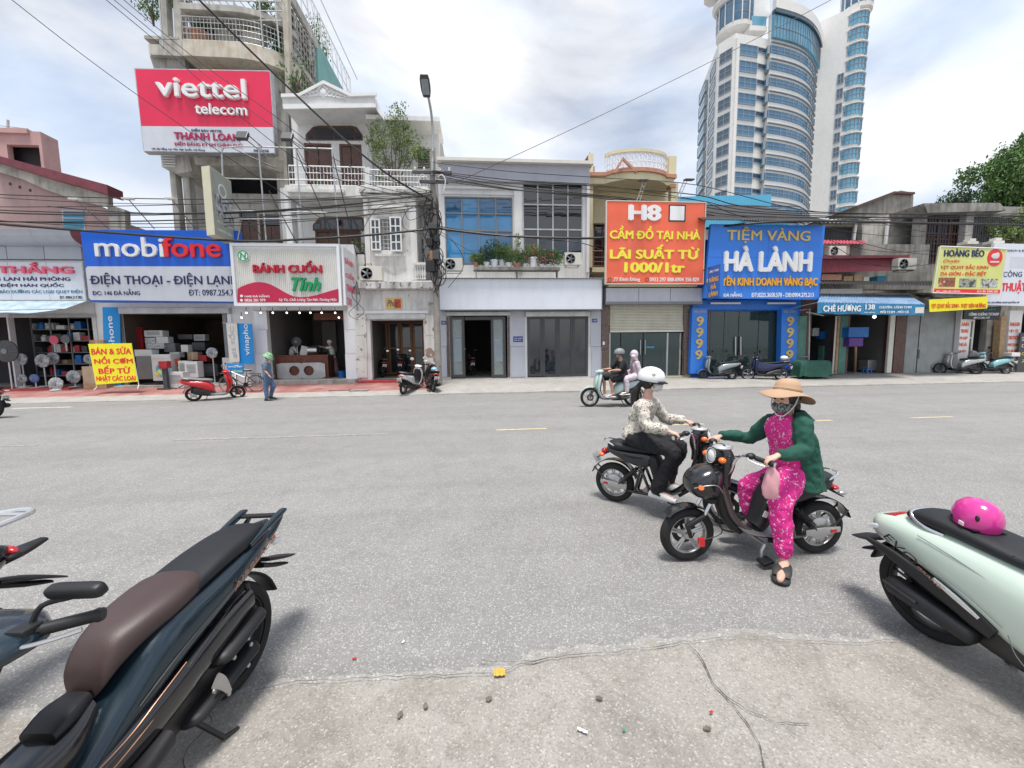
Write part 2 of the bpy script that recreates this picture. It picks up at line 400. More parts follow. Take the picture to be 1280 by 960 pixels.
# ground materials
def ground_mat(name,base,dark,light,grain,patch=.5,pale=None,rough=.85,fine=160.,crack=0.):
 m=bpy.data.materials.new(name);m.use_nodes=True;M[name]=m
 t=m.node_tree;n=t.nodes;b=n['Principled BSDF'];L=t.links.new;b.inputs['Roughness'].default_value=rough
 tc=n.new('ShaderNodeTexCoord')
 def nz(s,d=5,r=.5,vec=None,dist=0.):
  q=n.new('ShaderNodeTexNoise');q.inputs['Scale'].default_value=s;q.inputs['Detail'].default_value=d;q.inputs['Roughness'].default_value=r;q.inputs['Distortion'].default_value=dist;L(vec or tc.outputs['Object'],q.inputs[0]);return q.outputs[0]
 def rp(f,a,b_,ca=(0,0,0),cb=(1,1,1)):
  r=n.new('ShaderNodeValToRGB');e=r.color_ramp.elements;e[0].position=a;e[1].position=b_;e[0].color=(*ca,1);e[1].color=(*cb,1);L(f,r.inputs[0]);return r.outputs[0]
 def mul(f,k):
  q=n.new('ShaderNodeMath');q.operation='MULTIPLY';q.inputs[1].default_value=k;L(f,q.inputs[0]);return q.outputs[0]
 def mix(f,a,b_):
  q=n.new('ShaderNodeMix');q.data_type='RGBA';L(f,q.inputs[0])
  for s,v in ((6,a),(7,b_)):
   if isinstance(v,tuple):q.inputs[s].default_value=(*v[:3],1)
   else:L(v,q.inputs[s])
  return q.outputs[2]
 vor=n.new('ShaderNodeTexVoronoi');vor.inputs['Scale'].default_value=fine;L(tc.outputs['Object'],vor.inputs[0])
 sepc=n.new('ShaderNodeSeparateColor');L(vor.outputs['Color'],sepc.inputs[0])
 cur=mix(rp(nz(.35,6,.6),.3,.7),base,tuple(c*(1-.25*patch)for c in base))
 cur=mix(mul(rp(nz(2.2,8,.65,None,.4),.45,.7),patch*.55),cur,dark)
 cur=mix(mul(rp(nz(9.,9,.75,None,.8),.5,.66),patch*.45),cur,dark)
 cur=mix(mul(rp(sepc.outputs[0],.78,.99),grain),cur,light)
 cur=mix(mul(rp(sepc.outputs[1],.75,1.),grain*.75),cur,dark)
 cur=mix(mul(rp(nz(55,3),.5,.72),grain*.5),cur,dark)
 mpl=n.new('ShaderNodeMapping');mpl.inputs['Scale'].default_value=(.06,.9,1);L(tc.outputs['Object'],mpl.inputs[0])
 cur=mix(mul(rp(nz(1.1,5,.6,mpl.outputs[0]),.45,.65),.22),cur,dark)
 if pale:cur=mix(mul(rp(nz(.9,8,.7,None,1.2),.55,.72),.6),cur,pale)
 if crack:
  mp=n.new('ShaderNodeVectorMath');mp.operation='ADD';q=n.new('ShaderNodeTexNoise');q.inputs['Scale'].default_value=1.6;q.inputs['Detail'].default_value=8
  L(tc.outputs['Object'],q.inputs[0]);L(tc.outputs['Object'],mp.inputs[0]);L(q.outputs['Color'],mp.inputs[1])
  v2=n.new('ShaderNodeTexVoronoi');v2.feature='DISTANCE_TO_EDGE';v2.inputs['Scale'].default_value=.6;L(mp.outputs[0],v2.inputs[0])
  cur=mix(mul(rp(v2.outputs['Distance'],0.,.0045,(1,1,1),(0,0,0)),crack),cur,tuple(c*.4 for c in dark))
 L(cur,b.inputs['Base Color'])
 bn=n.new('ShaderNodeBump');bn.inputs['Strength'].default_value=.55;bn.inputs['Distance'].default_value=.006
 ad=n.new('ShaderNodeMath');ad.operation='ADD';L(vor.outputs['Distance'],ad.inputs[0]);L(nz(18,8,.7),ad.inputs[1]);L(ad.outputs[0],bn.inputs['Height']);L(bn.outputs[0],b.inputs['Normal'])
 return m
ground_mat('asphalt',(.265,.261,.254),(.13,.128,.125),(.56,.56,.55),.65,.6,None,.85,140.)
ground_mat('apron',(.375,.355,.325),(.14,.128,.11),(.54,.52,.49),.6,.95,(.36,.345,.32),.92,130.,0.)
ground_mat('apron_edge',(.36,.35,.335),(.17,.165,.155),(.56,.55,.54),.8,.7,(.44,.43,.41),.92,100.)
ground_mat('pave_concrete',(.40,.385,.36),(.20,.19,.17),(.52,.50,.47),.25,.8,(.46,.45,.42),.9,40.,.5)
mat('ground_far',(.22,.21,.19),.95,var=.2)
mat('line_yellow',(.50,.43,.27),.8,var=.1,vs=8,peel=((.25,.25,.25),14,.6))
mat('line_faint',(.30,.29,.25),.85,var=.1,vs=8,peel=((.235,.235,.24),9,.5))
mat('line_white',(.55,.55,.52),.8,var=.1,vs=8,peel=((.25,.25,.25),9,.58))
mat('crack_dark',(.085,.08,.07),.95)
def tile_mat(name,c1,c2,mortar,scale):
 m=bpy.data.materials.new(name);m.use_nodes=True;M[name]=m;t=m.node_tree;n=t.nodes;L=t.links.new;b=n['Principled BSDF']
 tc=n.new('ShaderNodeTexCoord');br=n.new('ShaderNodeTexBrick');br.offset=0;br.inputs['Scale'].default_value=scale
 br.inputs['Color1'].default_value=(*c1,1);br.inputs['Color2'].default_value=(*c2,1);br.inputs['Mortar'].default_value=(*mortar,1)
 br.inputs['Mortar Size'].default_value=.012;br.inputs['Brick Width'].default_value=.3;br.inputs['Row Height'].default_value=.3
 q=n.new('ShaderNodeTexNoise');q.inputs['Scale'].default_value=1.3;q.inputs['Detail'].default_value=8;mx=n.new('ShaderNodeMix');mx.data_type='RGBA'
 r=n.new('ShaderNodeValToRGB');r.color_ramp.elements[0].position=.45;r.color_ramp.elements[1].position=.75
 L(tc.outputs['Object'],br.inputs[0]);L(tc.outputs['Object'],q.inputs[0]);L(q.outputs[0],r.inputs[0]);L(r.outputs[0],mx.inputs[0]);L(br.outputs[0],mx.inputs[6]);mx.inputs[7].default_value=(.42,.27,.24,1)
 L(mx.outputs[2],b.inputs['Base Color']);b.inputs['Roughness'].default_value=.85
tile_mat('red_tiles',(.33,.125,.11),(.28,.11,.10),(.20,.13,.12),1.)
mat('red_step',(.33,.035,.04),.5,var=.15,vs=2,streak=.2,streakcol=(.3,.2,.2))
# ground, road, pavement
struct(MB().quad((-900,-300,-.035),(900,-300,-.035),(900,1500,-.035),(-900,1500,-.035)).build('ground','ground_far'))
struct(MB().quad((-400,-30,0),(400,-30,0),(400,14.4,0),(-400,14.4,0)).build('road','asphalt'))
def slab_strip(name,m,x0,x1,y0,y1,dz=0.,nx=60,ny=8,edge=.05):
 b=MB();vs=[];fs=[]
 for j in range(ny+1):
  for i in range(nx+1):
   x=x0+(x1-x0)*i/nx;y=y0+(y1-y0)*j/ny
   yy=y+(noise.noise(V((x*1.7,3,0)))*edge if j==0 else 0)
   z=pave_z(x,y)+dz+.012*noise.noise(V((x*.9,y*1.1,5)))
   vs.append((x,yy,z if j else max(z,.03)))
 for j in range(ny):
  for i in range(nx):a=j*(nx+1)+i;fs.append((a,a+1,a+nx+2,a+nx+1))
 base=len(vs)
 for i in range(nx+1):vs.append((vs[i][0],vs[i][1]-.01,-.02))
 for i in range(nx):fs.append((i+1,i,base+i,base+i+1))
 b.add(vs,fs);return struct(b.build(name,m,None,smooth=True))
xr=at(458,490,Y=15.).x
slab_strip('pavement_kerb_strip','pave_concrete',-42,at(553,480,Y=15).x,14.35,15.15,.012,90,4,.12)
slab_strip('pavement_red','red_tiles',-42,at(553,480,Y=16).x,15.1,17.6,.012,60,6,.02)
slab_strip('pavement_ramp','pave_concrete',at(540,485,Y=15).x,60,14.3,17.6,.03,140,10,.16)
def mark(px0,px1,py,Y,wd,m,slope=0.):
 a,b=at(px0,py,Y=Y).x,at(px1,py,Y=Y).x;z=.004
 nseg=10;q=MB();top=[];bot=[]
 for i in range(nseg+1):
  x=a+(b-a)*i/nseg;j=noise.noise(V((x*5,Y,0)))*.02;y=Y+slope*(x-a);top.append((x,y+wd/2+j,z));bot.append((x,y-wd/2+j,z))
 for i in range(nseg):q.quad(bot[i],bot[i+1],top[i+1],top[i])
 o=q.build('road_marking',m);struct(o)
mark(0,46,557,7.75,.09,'line_faint');mark(218,486,547,7.85,.13,'line_faint');mark(620,683,537,7.9,.10,'line_yellow')
mark(836,880,531,7.9,.10,'line_yellow');mark(990,1040,527,7.9,.10,'line_yellow');mark(1139,1190,522,7.9,.10,'line_yellow')
mark(14,88,505,13.2,.16,'line_white',.02);mark(15,46,511,12.2,.10,'line_faint')
edge_px=[(-260,905),(-60,890),(120,885),(230,876),(300,862),(370,848),(430,845),(500,841),(560,836),(622,834),(655,820),(690,812),(730,806),(770,808),(810,797),(860,795),(925,786),(985,792),(1050,797),(1110,796),(1160,793),(1230,790),(1300,782),(1420,775),(1600,770)]
edge=curve([at(x,y,Z=.0)for x,y in edge_px],8)
def ragged(p,k,s=1.):return V((p.x,p.y+(noise.fractal(V((p.x*9,k,0)),1.,2.,5))*.05*s,0))
e1=[ragged(p,1.)for p in edge]
def apron_sheet(name,m,line,z,ylo):
 n=len(line);b=MB();rows=14;vs=[]
 for j in range(rows+1):
  t=(j/rows)**1.5
  for p in line:
   zz=z+(0 if j==0 else min(1,j/3)*.012+.006*noise.noise(V((p.x*1.3,p.y*(1-t)+ylo*t,2))))
   vs.append((p.x,p.y*(1-t)+ylo*t,zz))
 fs=[(j*n+i,(j+1)*n+i,(j+1)*n+i+1,j*n+i+1)for j in range(rows)for i in range(n-1)]
 return struct(b.add(vs,fs).build(name,m,None,smooth=True))
e2=[ragged(p,7.)+V((0,-.055-.035*noise.noise(V((p.x*2,9,0))),0))for p in edge]
apron_sheet('apron_worn_edge','apron_edge',e1,.004,-8)
apron_sheet('pavement_apron','apron',e2,.010,-8.2)
struct(boxp(None,'pavement_near','apron',-60,at(-250,905,Z=0).x,-20,1.6,-.02,.02));struct(boxp(None,'pavement_near','apron',at(1590,770,Z=0).x,60,-20,2.,-.02,.02))
def crack(pts,wd=.006):
 P=curve([at(x,y,Z=.03)for x,y in pts],7);q=MB();a=[];b=[]
 for i,p in enumerate(P):
  p=p+V((noise.noise(p*14)*.02,noise.noise(p*17+V((4,4,4)))*.016,0));t=(P[min(i+1,len(P)-1)]-P[max(i-1,0)]).normalized();s=V((-t.y,t.x,0))*wd*(.4+abs(noise.noise(p*23))*1.5)
  a.append(p+s);b.append(p-s)
 for i in range(len(P)-1):q.quad(a[i],a[i+1],b[i+1],b[i])
 struct(q.build('pavement_crack','crack_dark'))
crack([(302,868),(360,853),(440,848),(540,843),(622,840),(650,830),(700,820),(770,815),(830,806),(865,800)],.0022)
crack([(862,804),(885,838),(905,868),(925,890),(940,915),(952,945),(958,975)],.003)
crack([(865,800),(940,795),(1010,801),(1080,802),(1140,800)],.0015)
crack([(700,820),(640,828),(600,826)],.002);crack([(905,868),(960,900),(1010,905)],.002)
crack([(260,880),(262,905),(235,940),(225,970)],.003)
def scrap(name,label,px,py,m,sx,sy,rz,th=.0015,z=.026):
 p=at(px,py,Z=z);t=Matrix.Translation(p+V((0,0,.004)))@Euler((.06,.05,rz)).to_matrix().to_4x4()
 b=MB();nx=8;ring=[];sy0=sy
 for i in range(nx+1):
  u=-sx/2+sx*i/nx;sy=sy0*(abs(math.sin(math.pi*(i+.15)/(nx+.3)))**.6*(1+.25*math.sin(i*2.3+px))if 'leaf' in name else 1);ring.append([t@V((u,-sy/2,.003*math.sin(i*2.))),t@V((u,sy/2,.003*math.cos(i*3.))),t@V((u,sy/2,th+.003*math.cos(i*3.))),t@V((u,-sy/2,th+.003*math.sin(i*2.)))])
 b.rings(ring);tag(b.build(name,m),label,'litter')
mat('scrap_orange',(.75,.38,.06),.6,var=.1);mat('scrap_white',(.7,.7,.68),.6);mat('scrap_red',(.5,.06,.04),.6);mat('scrap_green',(.1,.4,.25),.6);mat('leaf_dry',(.17,.14,.11),.8)
scrap('paper_scrap','small orange paper square lying on the crack at the concrete edge',624,841,'scrap_orange',.058,.042,.05)
scrap('paper_scrap','white folded paper bit lying on the concrete in front of the crack',728,914,'scrap_white',.045,.012,-.5)
scrap('paper_scrap','tiny white paper bit on the asphalt left of the orange square',504,803,'scrap_white',.022,.012,1.1,z=.004)
scrap('wrapper_scrap','tiny red wrapper on the asphalt left of the white paper bit',443,824,'scrap_red',.022,.012,0,z=.004)
scrap('wrapper_scrap','tiny red wrapper on the concrete right of the long crack',889,891,'scrap_red',.018,.010,.4)
scrap('wrapper_scrap','tiny green wrapper on the concrete beside the white folded paper',780,913,'scrap_green',.014,.01,.4)
for (x,y,lab)in [(532,883,'brown dry leaf flat on the concrete, nearest the frame middle'),(500,894,'brown dry leaf on the concrete left of the others'),(611,874,'small dark leaf on the concrete below the orange square'),(884,911,'dark round leaf on the concrete below the tiny red wrapper'),(749,873,'tiny black leaf bit on the concrete')]:
 scrap('dry_leaf',lab,x,y,'leaf_dry',.035,.022,x*.7)
 # buildings
def pp(pts,Y):return [(at(x,y,Y).x,at(x,y,Y).z)for x,y in pts]
def ppoly(parent,name,m,pts,Y,th=.1,**k):return MB().prism(pp(pts,Y),'y',Y,Y+th).build(name,m,parent,**k)
def pxbox(parent,name,m,px,Y,th,**k):
 x0,x1,z0,z1=rect(*px,Y);return boxp(parent,name,m,x0,x1,Y,Y+th,z0,z1,**k)
def XF(px,py=430,Y=FY):return at(px,py,Y).x
def room(root,x0,x1,z0,z1,y0,y1,m,floor='concrete'):
 boxp(root,'room_back_wall',m,x0,x1,y1,y1+.1,z0,z1);boxp(root,'room_side_wall',m,x0-.1,x0,y0,y1,z0,z1);boxp(root,'room_side_wall',m,x1,x1+.1,y0,y1,z0,z1)
 boxp(root,'room_ceiling',m,x0-.1,x1+.1,y0,y1+.1,z1,z1+.1);boxp(root,'room_floor',floor,x0-.1,x1+.1,y0-.02,y1+.1,z0-.12,z0)
def corrug(parent,name,m,p0,p1,p2,p3,n,amp=.02,th=.006,kind=True):
 p0,p1,p2,p3=map(V,(p0,p1,p2,p3));nn=(p1-p0).cross(p3-p0).normalized();b=MB();top=[];bot=[]
 for i in range(n*4+1):
  t=i/(n*4);o=nn*amp*math.sin(t*n*2*math.pi);top.append(p0.lerp(p1,t)+o);bot.append(p3.lerp(p2,t)+o)
 r=[top,bot,[q+nn*th for q in bot],[q+nn*th for q in top],top];k=len(top);vs=[q for l in r[:4]for q in l];fs=[]
 for a in range(4):
  c=(a+1)%4
  for i in range(k-1):fs.append((a*k+i,a*k+i+1,c*k+i+1,c*k+i))
 return b.add(vs,fs).build(name,m,parent,smooth=True,angle=60)
def ac_unit(px,Y,label,fan='left',depth=.32):
 x0,x1,z0,z1=rect(*px,Y);t=thing('air_conditioner',label,'air conditioner',((x0+x1)/2,Y,z0),0,'air conditioner units on the house fronts')
 hw,h=(x1-x0)/2,z1-z0;boxp(t,'casing','off_white',-hw,hw,0,depth,0,h,bevel=.015)
 r=min(h*.42,hw*.55);cx=-hw+r*1.25 if fan=='left' else (hw-r*1.25 if fan=='right' else 0)
 b=MB();m=Matrix.Translation((cx,-.004,h*.5))@Matrix.Rotation(rad(90),4,'X');b.lathe([(r,-.01),(r,.012),(r*.93,.012),(r*.93,-.01)],24,m,caps=False)
 g=b.build('fan_guard','grey_frame',t);q=MB().lathe([(.001,-.004),(r*.93,-.004)],24,m,caps=False);q.build('fan_shade_disc','interior_dark',g)  # flat near-black disc paints the shade behind the fan guard
 bl=MB()
 for k in range(5):
  a=k*math.pi*.4;bl.mbox(Matrix.Translation((cx+math.cos(a)*r*.45,-.012,h*.5+math.sin(a)*r*.45))@Matrix.Rotation(-a,4,'Y')@Matrix.Rotation(.5,4,'X'),r*.75,.006,r*.32)
 bl.lathe([(r*.2,0),(r*.2,.02)],10,m);bl.build('fan_blade','grey_frame',g)
 br=MB();br.box(-hw*.8,-hw*.8+.03,.0,depth,-.05,0);br.box(hw*.8-.03,hw*.8,.0,depth,-.05,0);br.box(-hw*.8,hw*.8,depth-.03,depth,-.08,-.05);br.build('bracket','galv_pipe',t)
 return t
def shutter_box(root,px,Y,m='steel_dull',d=.3):
 x0,x1,z0,z1=rect(*px,Y);return boxp(root,'shutter_box',m,x0,x1,Y-.02,Y+d,z0,z1,bevel=.02)
def slats(root,name,m,x0,x1,z0,z1,y,n,th=.03):
 b=MB()
 for i in range(n):
  a=z0+(z1-z0)*i/n;c=z0+(z1-z0)*(i+1)/n;b.prism([(y,a),(y-th,a+(c-a)*.3),(y-th,a+(c-a)*.8),(y,c-.004),(y+.01,c-.004),(y+.01,a)],'x',x0,x1)
 return stuff(b.build(name,m,root))
def railing(parent,pts,z0,z1,n,m,t=.025,name='railing',rows=(),post=.04):
 b=MB();P=[V(p)for p in pts]
 for z in (z0+.05,z1)+tuple(rows):b.tube([(p.x,p.y,z)for p in P],t*(1.3 if z==z1 else .8),6)
 L_=[0]
 for i in range(1,len(P)):L_.append(L_[-1]+(P[i]-P[i-1]).length)
 for k in range(n+1):
  d=L_[-1]*k/n;i=max(j for j in range(len(L_))if L_[j]<=d+1e-9);i=min(i,len(P)-2);q=P[i].lerp(P[i+1],(d-L_[i])/(L_[i+1]-L_[i]));b.tube([(q.x,q.y,z0),(q.x,q.y,z1)],t*.6,5)
 return b.build(name,m,parent)
 # A: fan and appliance shop, far left
zf=.36
xA0,xA1=-34.,XF(117)
rA=thing('fan_shop','low shop with pink lettered sign, cove cornice and stacks of wrapped fans','shop',(0,0,0))
ztA=at(60,286,FY).z
wall(rA,'wall','plaster_white',xA0,xA1+.18,FY,FY+.2,zf-.3,ztA,[(XF(-190),XF(12),zf,at(60,396,FY).z),(XF(14),XF(118),zf,at(60,396,FY).z)])
boxp(rA,'roof','concrete_old',xA0,xA1+.18,FY+.2,FY+7,ztA-.15,ztA-.02);boxp(rA,'side_wall','plaster_white',xA1,xA1+.18,FY+.2,FY+7,zf-.3,ztA-.16)
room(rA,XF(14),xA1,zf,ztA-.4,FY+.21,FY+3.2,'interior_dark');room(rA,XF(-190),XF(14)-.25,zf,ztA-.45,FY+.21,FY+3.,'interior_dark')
Yc=FY-.75;z1=at(50,286,Yc).z;z0=at(50,306,Yc+.35).z;prof=[(Yc,z1)]
for k in range(7):a=k/6*math.pi/2;prof.append((Yc+.03+.55*(1-math.cos(a)),z1-.12-(z1-.12-z0)*math.sin(a)))
prof+=[(FY-.01,z0),(FY-.01,z1)]
xs_=[xA0,XF(-160),XF(-78),XF(0)*.999,XF(38,300,Yc),XF(88,300,Yc)]
for a,c in zip(xs_[:-1],xs_[1:]):MB().prism(prof,'x',a+.006,c-.006).build('cornice_piece','grey_panel',rA)
MB().prism([(y-.012,z)for y,z in prof[:-2]]+prof[-2:],'x',xs_[-1],XF(101,300,Yc)).build('cornice_end','maroon_roof',rA)
for a,c in ((-160,-78),(-78,-34),(-34,8),(8,55),(55,102)):
 pxbox(rA,'fascia_panel','grey_panel',(a+.5,308,c-.5,324),FY-.16,.15)
sA=thing('shop_sign','white panelled sign with raised pink letters over navy lines','sign',(0,0,0))
ys=FY-.28
for a,c in ((-100,-70),(-70,-33),(-33,12),(12,60),(60,105)):pxbox(sA,'panel','white_panel',(a+.25,327,c-.25,375),ys,.11)
b=MB();x0,x1,z0,z1=rect(-100,325.5,106,377,ys-.02);frame(b,x0,x1,z0,z1,ys-.03,ys+.1,.045);b.build('frame','steel_dull',sA)
ptext('ĐỨC THẮNG',sA,'text_pink',(-72,328,93,342),ys,ext=.07,bold=.035)
ptext('PHONG LAN HẢI PHÒNG',sA,'text_navy',(-38,345,88,351),ys,bold=.03);ptext('GỐI ĐỆM HÀN QUỐC',sA,'text_navy',(-20,353,80,359.5),ys,bold=.03)
ptext('BẢO DƯỠNG CÁC LOẠI QUẠT ĐIỆN',sA,'text_teal',(0,361.5,103,367.5),ys,bold=.012);ptext('ĐT: 0904.217.983',sA,'text_black',(75,370,103,373.5),ys)
aw=thing('shop_awning','pale blue striped awning sagging under the white panelled sign','awning',(0,0,0))
ya=FY-.3;yb=FY-1.35
pA,pB=at(-120,377,ya),at(108,377,ya);zb=at(30,391,yb).z
b=MB();n=26;r1=[];r2=[]
for i in range(n+1):
 t=i/n;x=pA.x+(pB.x-pA.x)*t;xb=pA.x+(at(82,385,yb).x-pA.x)*t;sg=.05*abs(math.sin(t*9));r1.append(V((x,ya,pA.z)));r2.append(V((xb,yb,zb-sg+(.16*max(0,t-.8)/.2))))
for i in range(n):
 b.quad(r1[i],r1[i+1],r2[i+1],r2[i]);b.quad(r1[i]+V((0,0,.012)),r2[i]+V((0,0,.012)),r2[i+1]+V((0,0,.012)),r1[i+1]+V((0,0,.012)))
b.quad(r2[0],r2[-1],r2[-1]-V((0,0,.0)),r2[0]);b.build('canopy','awning_pale',aw)
b=MB();b.tube([r2[0],r2[-1]],.02,6);b.tube([pA,r2[0]],.02,6);b.tube([pB,r2[-1]],.02,6);b.build('frame','galv_pipe',aw)
boxp(rA,'step','red_step',xA0,XF(104),16.25,FY+.2,.2,zf+.005,bevel=.01)
b=MB();x0,x1,z0,z1=rect(12,393,120,397,FY-.02);b.box(x0,x1,FY-.05,FY-.01,z0,z1);b.build('shutter_rail','steel_dull',rA)
# pink house behind
rP=thing('pink_house','pink gabled house with maroon roof edge behind the fan shop','house',(0,0,0))
Yp=21.
ppoly(rP,'gable_wall','pink_wall',[(-120,300),(-120,195),(-10,208),(30,216),(135,262),(152,300)],Yp,.25)
ppoly(rP,'verge','concrete_stain',[(-10,199),(135,243),(136,258),(100,252),(60,238),(28,224),(-10,212)],Yp-.25,.24)
ppoly(rP,'roof_edge','maroon_roof',[(-20,190),(15,199),(134,231),(135,243),(60,222),(-20,197)],Yp-.6,.8)
x0,x1,z0,z1=rect(-200,236,134,300,Yp);mb=MB()
ppoly(rP,'side_wall','concrete_old',[(134,255),(156,262),(157,300),(138,300)],Yp-.3,.3)
pxbox(rP,'shutter','grey_panel',(78,263,105,286),Yp-.04,.05)
b=MB()
for y_ in range(5):x0,x1,z0,z1=rect(79,264+y_*4.6,104,267+y_*4.6,Yp-.06);b.box(x0,x1,Yp-.06,Yp-.04,z0,z1)
stuff(b.build('shutter_slat','cyan_dark',rP))
for (x,y)in ((11,228),(23,232),(36,236)):pxbox(rP,'vent_shade_tile','interior_dark',(x,y,x+3,y+3.5),Yp-.012,.02)  # near-black tiles on the wall face, painted shade of the vents
boxp(rP,'rear_block','pink_wall',at(-160,250,30).x,at(126,262,Yp).x,Yp+.3,27,0,at(134,268,Yp).z)
rQ=thing('rooftop_block','rose pink block with an open balcony and thin rail on top, far left','building',(0,0,0))
Yq=26;x0,x1,z0,z1=rect(-120,162,54,230,Yq);hx=rect(10,181,50,208,Yq)
wall(rQ,'wall','rose_wall',x0,x1,Yq,Yq+.3,2,z1,[hx]);boxp(rQ,'roof','rose_wall',x0,x1,Yq+.3,Yq+.95,z1-.2,z1-.004);boxp(rQ,'side_wall','rose_wall',x1-.3,x1-.004,Yq+.3,Yq+.95,2,z1-.21)
boxp(rQ,'room_back_wall','interior_dark',x0+.1,x1-.31,Yq+.85,Yq+.94,2.2,z1-.21);pxbox(rQ,'coping','rose_wall',(-120,158,33,164),Yq-.15,.5)
b=MB();a=at(0,157,Yq);c=at(35,161,Yq);b.tube([a,c,at(35,172,Yq)],.025,5);b.tube([at(10,150,Yq),at(10,160,Yq)],.06,6);b.build('rail','galv_pipe',rQ)
# B: phone and cooling appliance shop
xB0,xB1=xA1+.2,XF(291);ztB=at(200,288,FY).z
rB=thing('appliance_shop','open fronted shop under a big blue and white sign, full of used appliances','shop',(0,0,0))
hB=(XF(152),XF(283),zf+.02,at(215,392,FY).z)
wall(rB,'wall','plaster_white',xB0,xB1,FY+.004,FY+.2,zf-.3,ztB,[hB]);boxp(rB,'roof','concrete_old',xB0,xB1,FY+.2,FY+2.3,ztB-.15,ztB-.01)
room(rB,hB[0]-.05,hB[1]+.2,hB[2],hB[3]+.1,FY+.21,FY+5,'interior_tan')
shutter_box(rB,(148,384,286,392),FY-.2);pxbox(rB,'shutter_rail','grey_frame',(150,390,156,486),FY-.04,.04);pxbox(rB,'shutter_rail','grey_frame',(281,390,286,482),FY-.04,.04)
boxp(rB,'step','concrete_stain',XF(150),XF(285),FY-.5,FY+.21,.15,zf+.02,bevel=.01)
boxp(rB,'door_post','white_gloss',*[f(XF(287.0,420),XF(291.5,420))for f in (min,max)],FY-.06,FY,.36,at(288,380,FY).z)
sB=thing('shop_sign','large blue and white phone shop sign with raised white and red letters','sign',(0,0,0))
Yb=FY-.85
ppoly(sB,'backing_box','sign_blue',[(100,287),(296,288),(297,378),(112,377)],Yb,.35,bevel=.01)
ppoly(sB,'lower_panel','sign_grey',[(109,333),(296,333),(297,377),(113.5,375),(111,372),(107,336)],Yb-.012,.012)
ptext('mobi',sB,'text_white',(120,297,206,321.5),Yb,ext=.07,bold=.012);ptext('fone',sB,'text_brightred',(204,297,277,322),Yb,ext=.07,bold=.022)
ptext('ĐIỆN THOẠI - ĐIỆN LẠNH',sB,'text_navy',(113,341,298,358.5),Yb-.012,ext=.02,bold=.012)
ptext('ĐC: 146 ĐÀ NẴNG',sB,'text_navy',(115.5,361,175,369),Yb-.012,bold=.012);ptext('ĐT: 0987.254.708',sB,'text_navy',(236,362,301,369.5),Yb-.012,bold=.012)
for i,(bx,by,tx,ty)in enumerate(((136,286,94,249),(193,286,160,248.5),(244,286,214,248.5))):
 t=thing('sign_lamp',['left','middle','right'][i]+' slim flood lamp leaning out above the blue phone shop sign','lamp',(0,0,0),0,'flood lamps above the blue sign')
 p0=at(bx,by,Yb+.2);p1=at(tx,ty,Yb-1.3);MB().tube([p0,p1],.018,6).build('arm','grey_frame',t)
 MB().mbox(Matrix.Translation(p1)@Matrix.Rotation(.15,4,'X'),.3,.2,.06).build('lamp_head','off_white',t,bevel=.01)
def banner(px4,Y,m,label,word,cut,tm='text_white',name='vertical_banner'):
 o=ppoly(None,name,m,px4,Y,.02);tag(o,label,'banner');
 if word:ptext(word,o,tm,cut,Y,rot=90,bold=.01)
 return o
banner([(128,384),(149.5,384),(152,486),(131,486)],FY-.12,'vina_blue','tall light blue banner on the wall pillar, half hidden by the yellow board','vinaphone',(136.5,395,146,462))
banner([(295.5,404),(315,405),(318,455),(299,455)],FY-.55,'vina_blue','light blue hanging banner with white upright word beside the white banner','vinapho',(304.5,405,313,444))
o=banner([(282.5,404),(296,404),(299.5,452),(287,453)],FY-.62,'off_white','faded white hanging banner left of the light blue one','giá SỐC',(286,408,295,447),'grey_panel')
MB().tube([at(278,403.5,FY-.6),at(297,404,FY-.6)],.015,6).build('hanging_rod','galv_pipe',o)
# tall concrete building behind
rT=thing('tall_concrete_house','tall weathered concrete house with curved balconies and rooftop garden behind the red billboard','building',(0,0,0))
YT=20.
def tz(px,py):return at(px,py,YT).z
xT0,xT1=at(232,200,YT+1.2).x,at(364,200,YT+.6).x
ZT=tz(300,72);Z2=tz(300,205)
hol=[rect(300,262,322,306,YT+1.2),rect(325,268,352,306,YT+1.2),rect(262,222,350,242,YT+1.2),rect(240,120,350,180,YT+1.2)]
wall(rT,'wall','concrete_stain',xT0,xT1-.4,YT+1.2,YT+1.45,4.4,ZT,hol)
boxp(rT,'room_back_wall','interior_dark',xT0,xT1-.4,YT+4,YT+4.1,4.4,ZT-.01)
boxp(rT,'side_wall','concrete_old',xT1-.4,xT1-.05,YT+.9,YT+11,4.4,ZT+.5);boxp(rT,'side_wall','concrete_old',xT0-.1,xT0+.15,YT+1.46,YT+11,4.4,ZT-.02)
boxp(rT,'roof','concrete',xT0-.1,xT1,YT+1,YT+11,ZT-.2,ZT-.011)
for h_ in hol[:2]:
 f=MB();frame(f,h_[0],h_[1],h_[2],h_[3],YT+1.22,YT+1.32,.08);w_=f.build('window','wood_brown',rT)
 xm=(h_[0]+h_[1])/2;q=MB();q.box(h_[0]+.08,xm-.01,YT+1.25,YT+1.29,h_[2]+.08,h_[3]-.55);q.box(xm+.01,h_[1]-.08,YT+1.25,YT+1.29,h_[2]+.08,h_[3]-.55);q.build('shutter_leaf','wood_brown',w_,bevel=.01)
 boxp(w_,'pane','dark_glass',h_[0]+.08,h_[1]-.08,YT+1.26,YT+1.28,h_[3]-.5,h_[3]-.08)
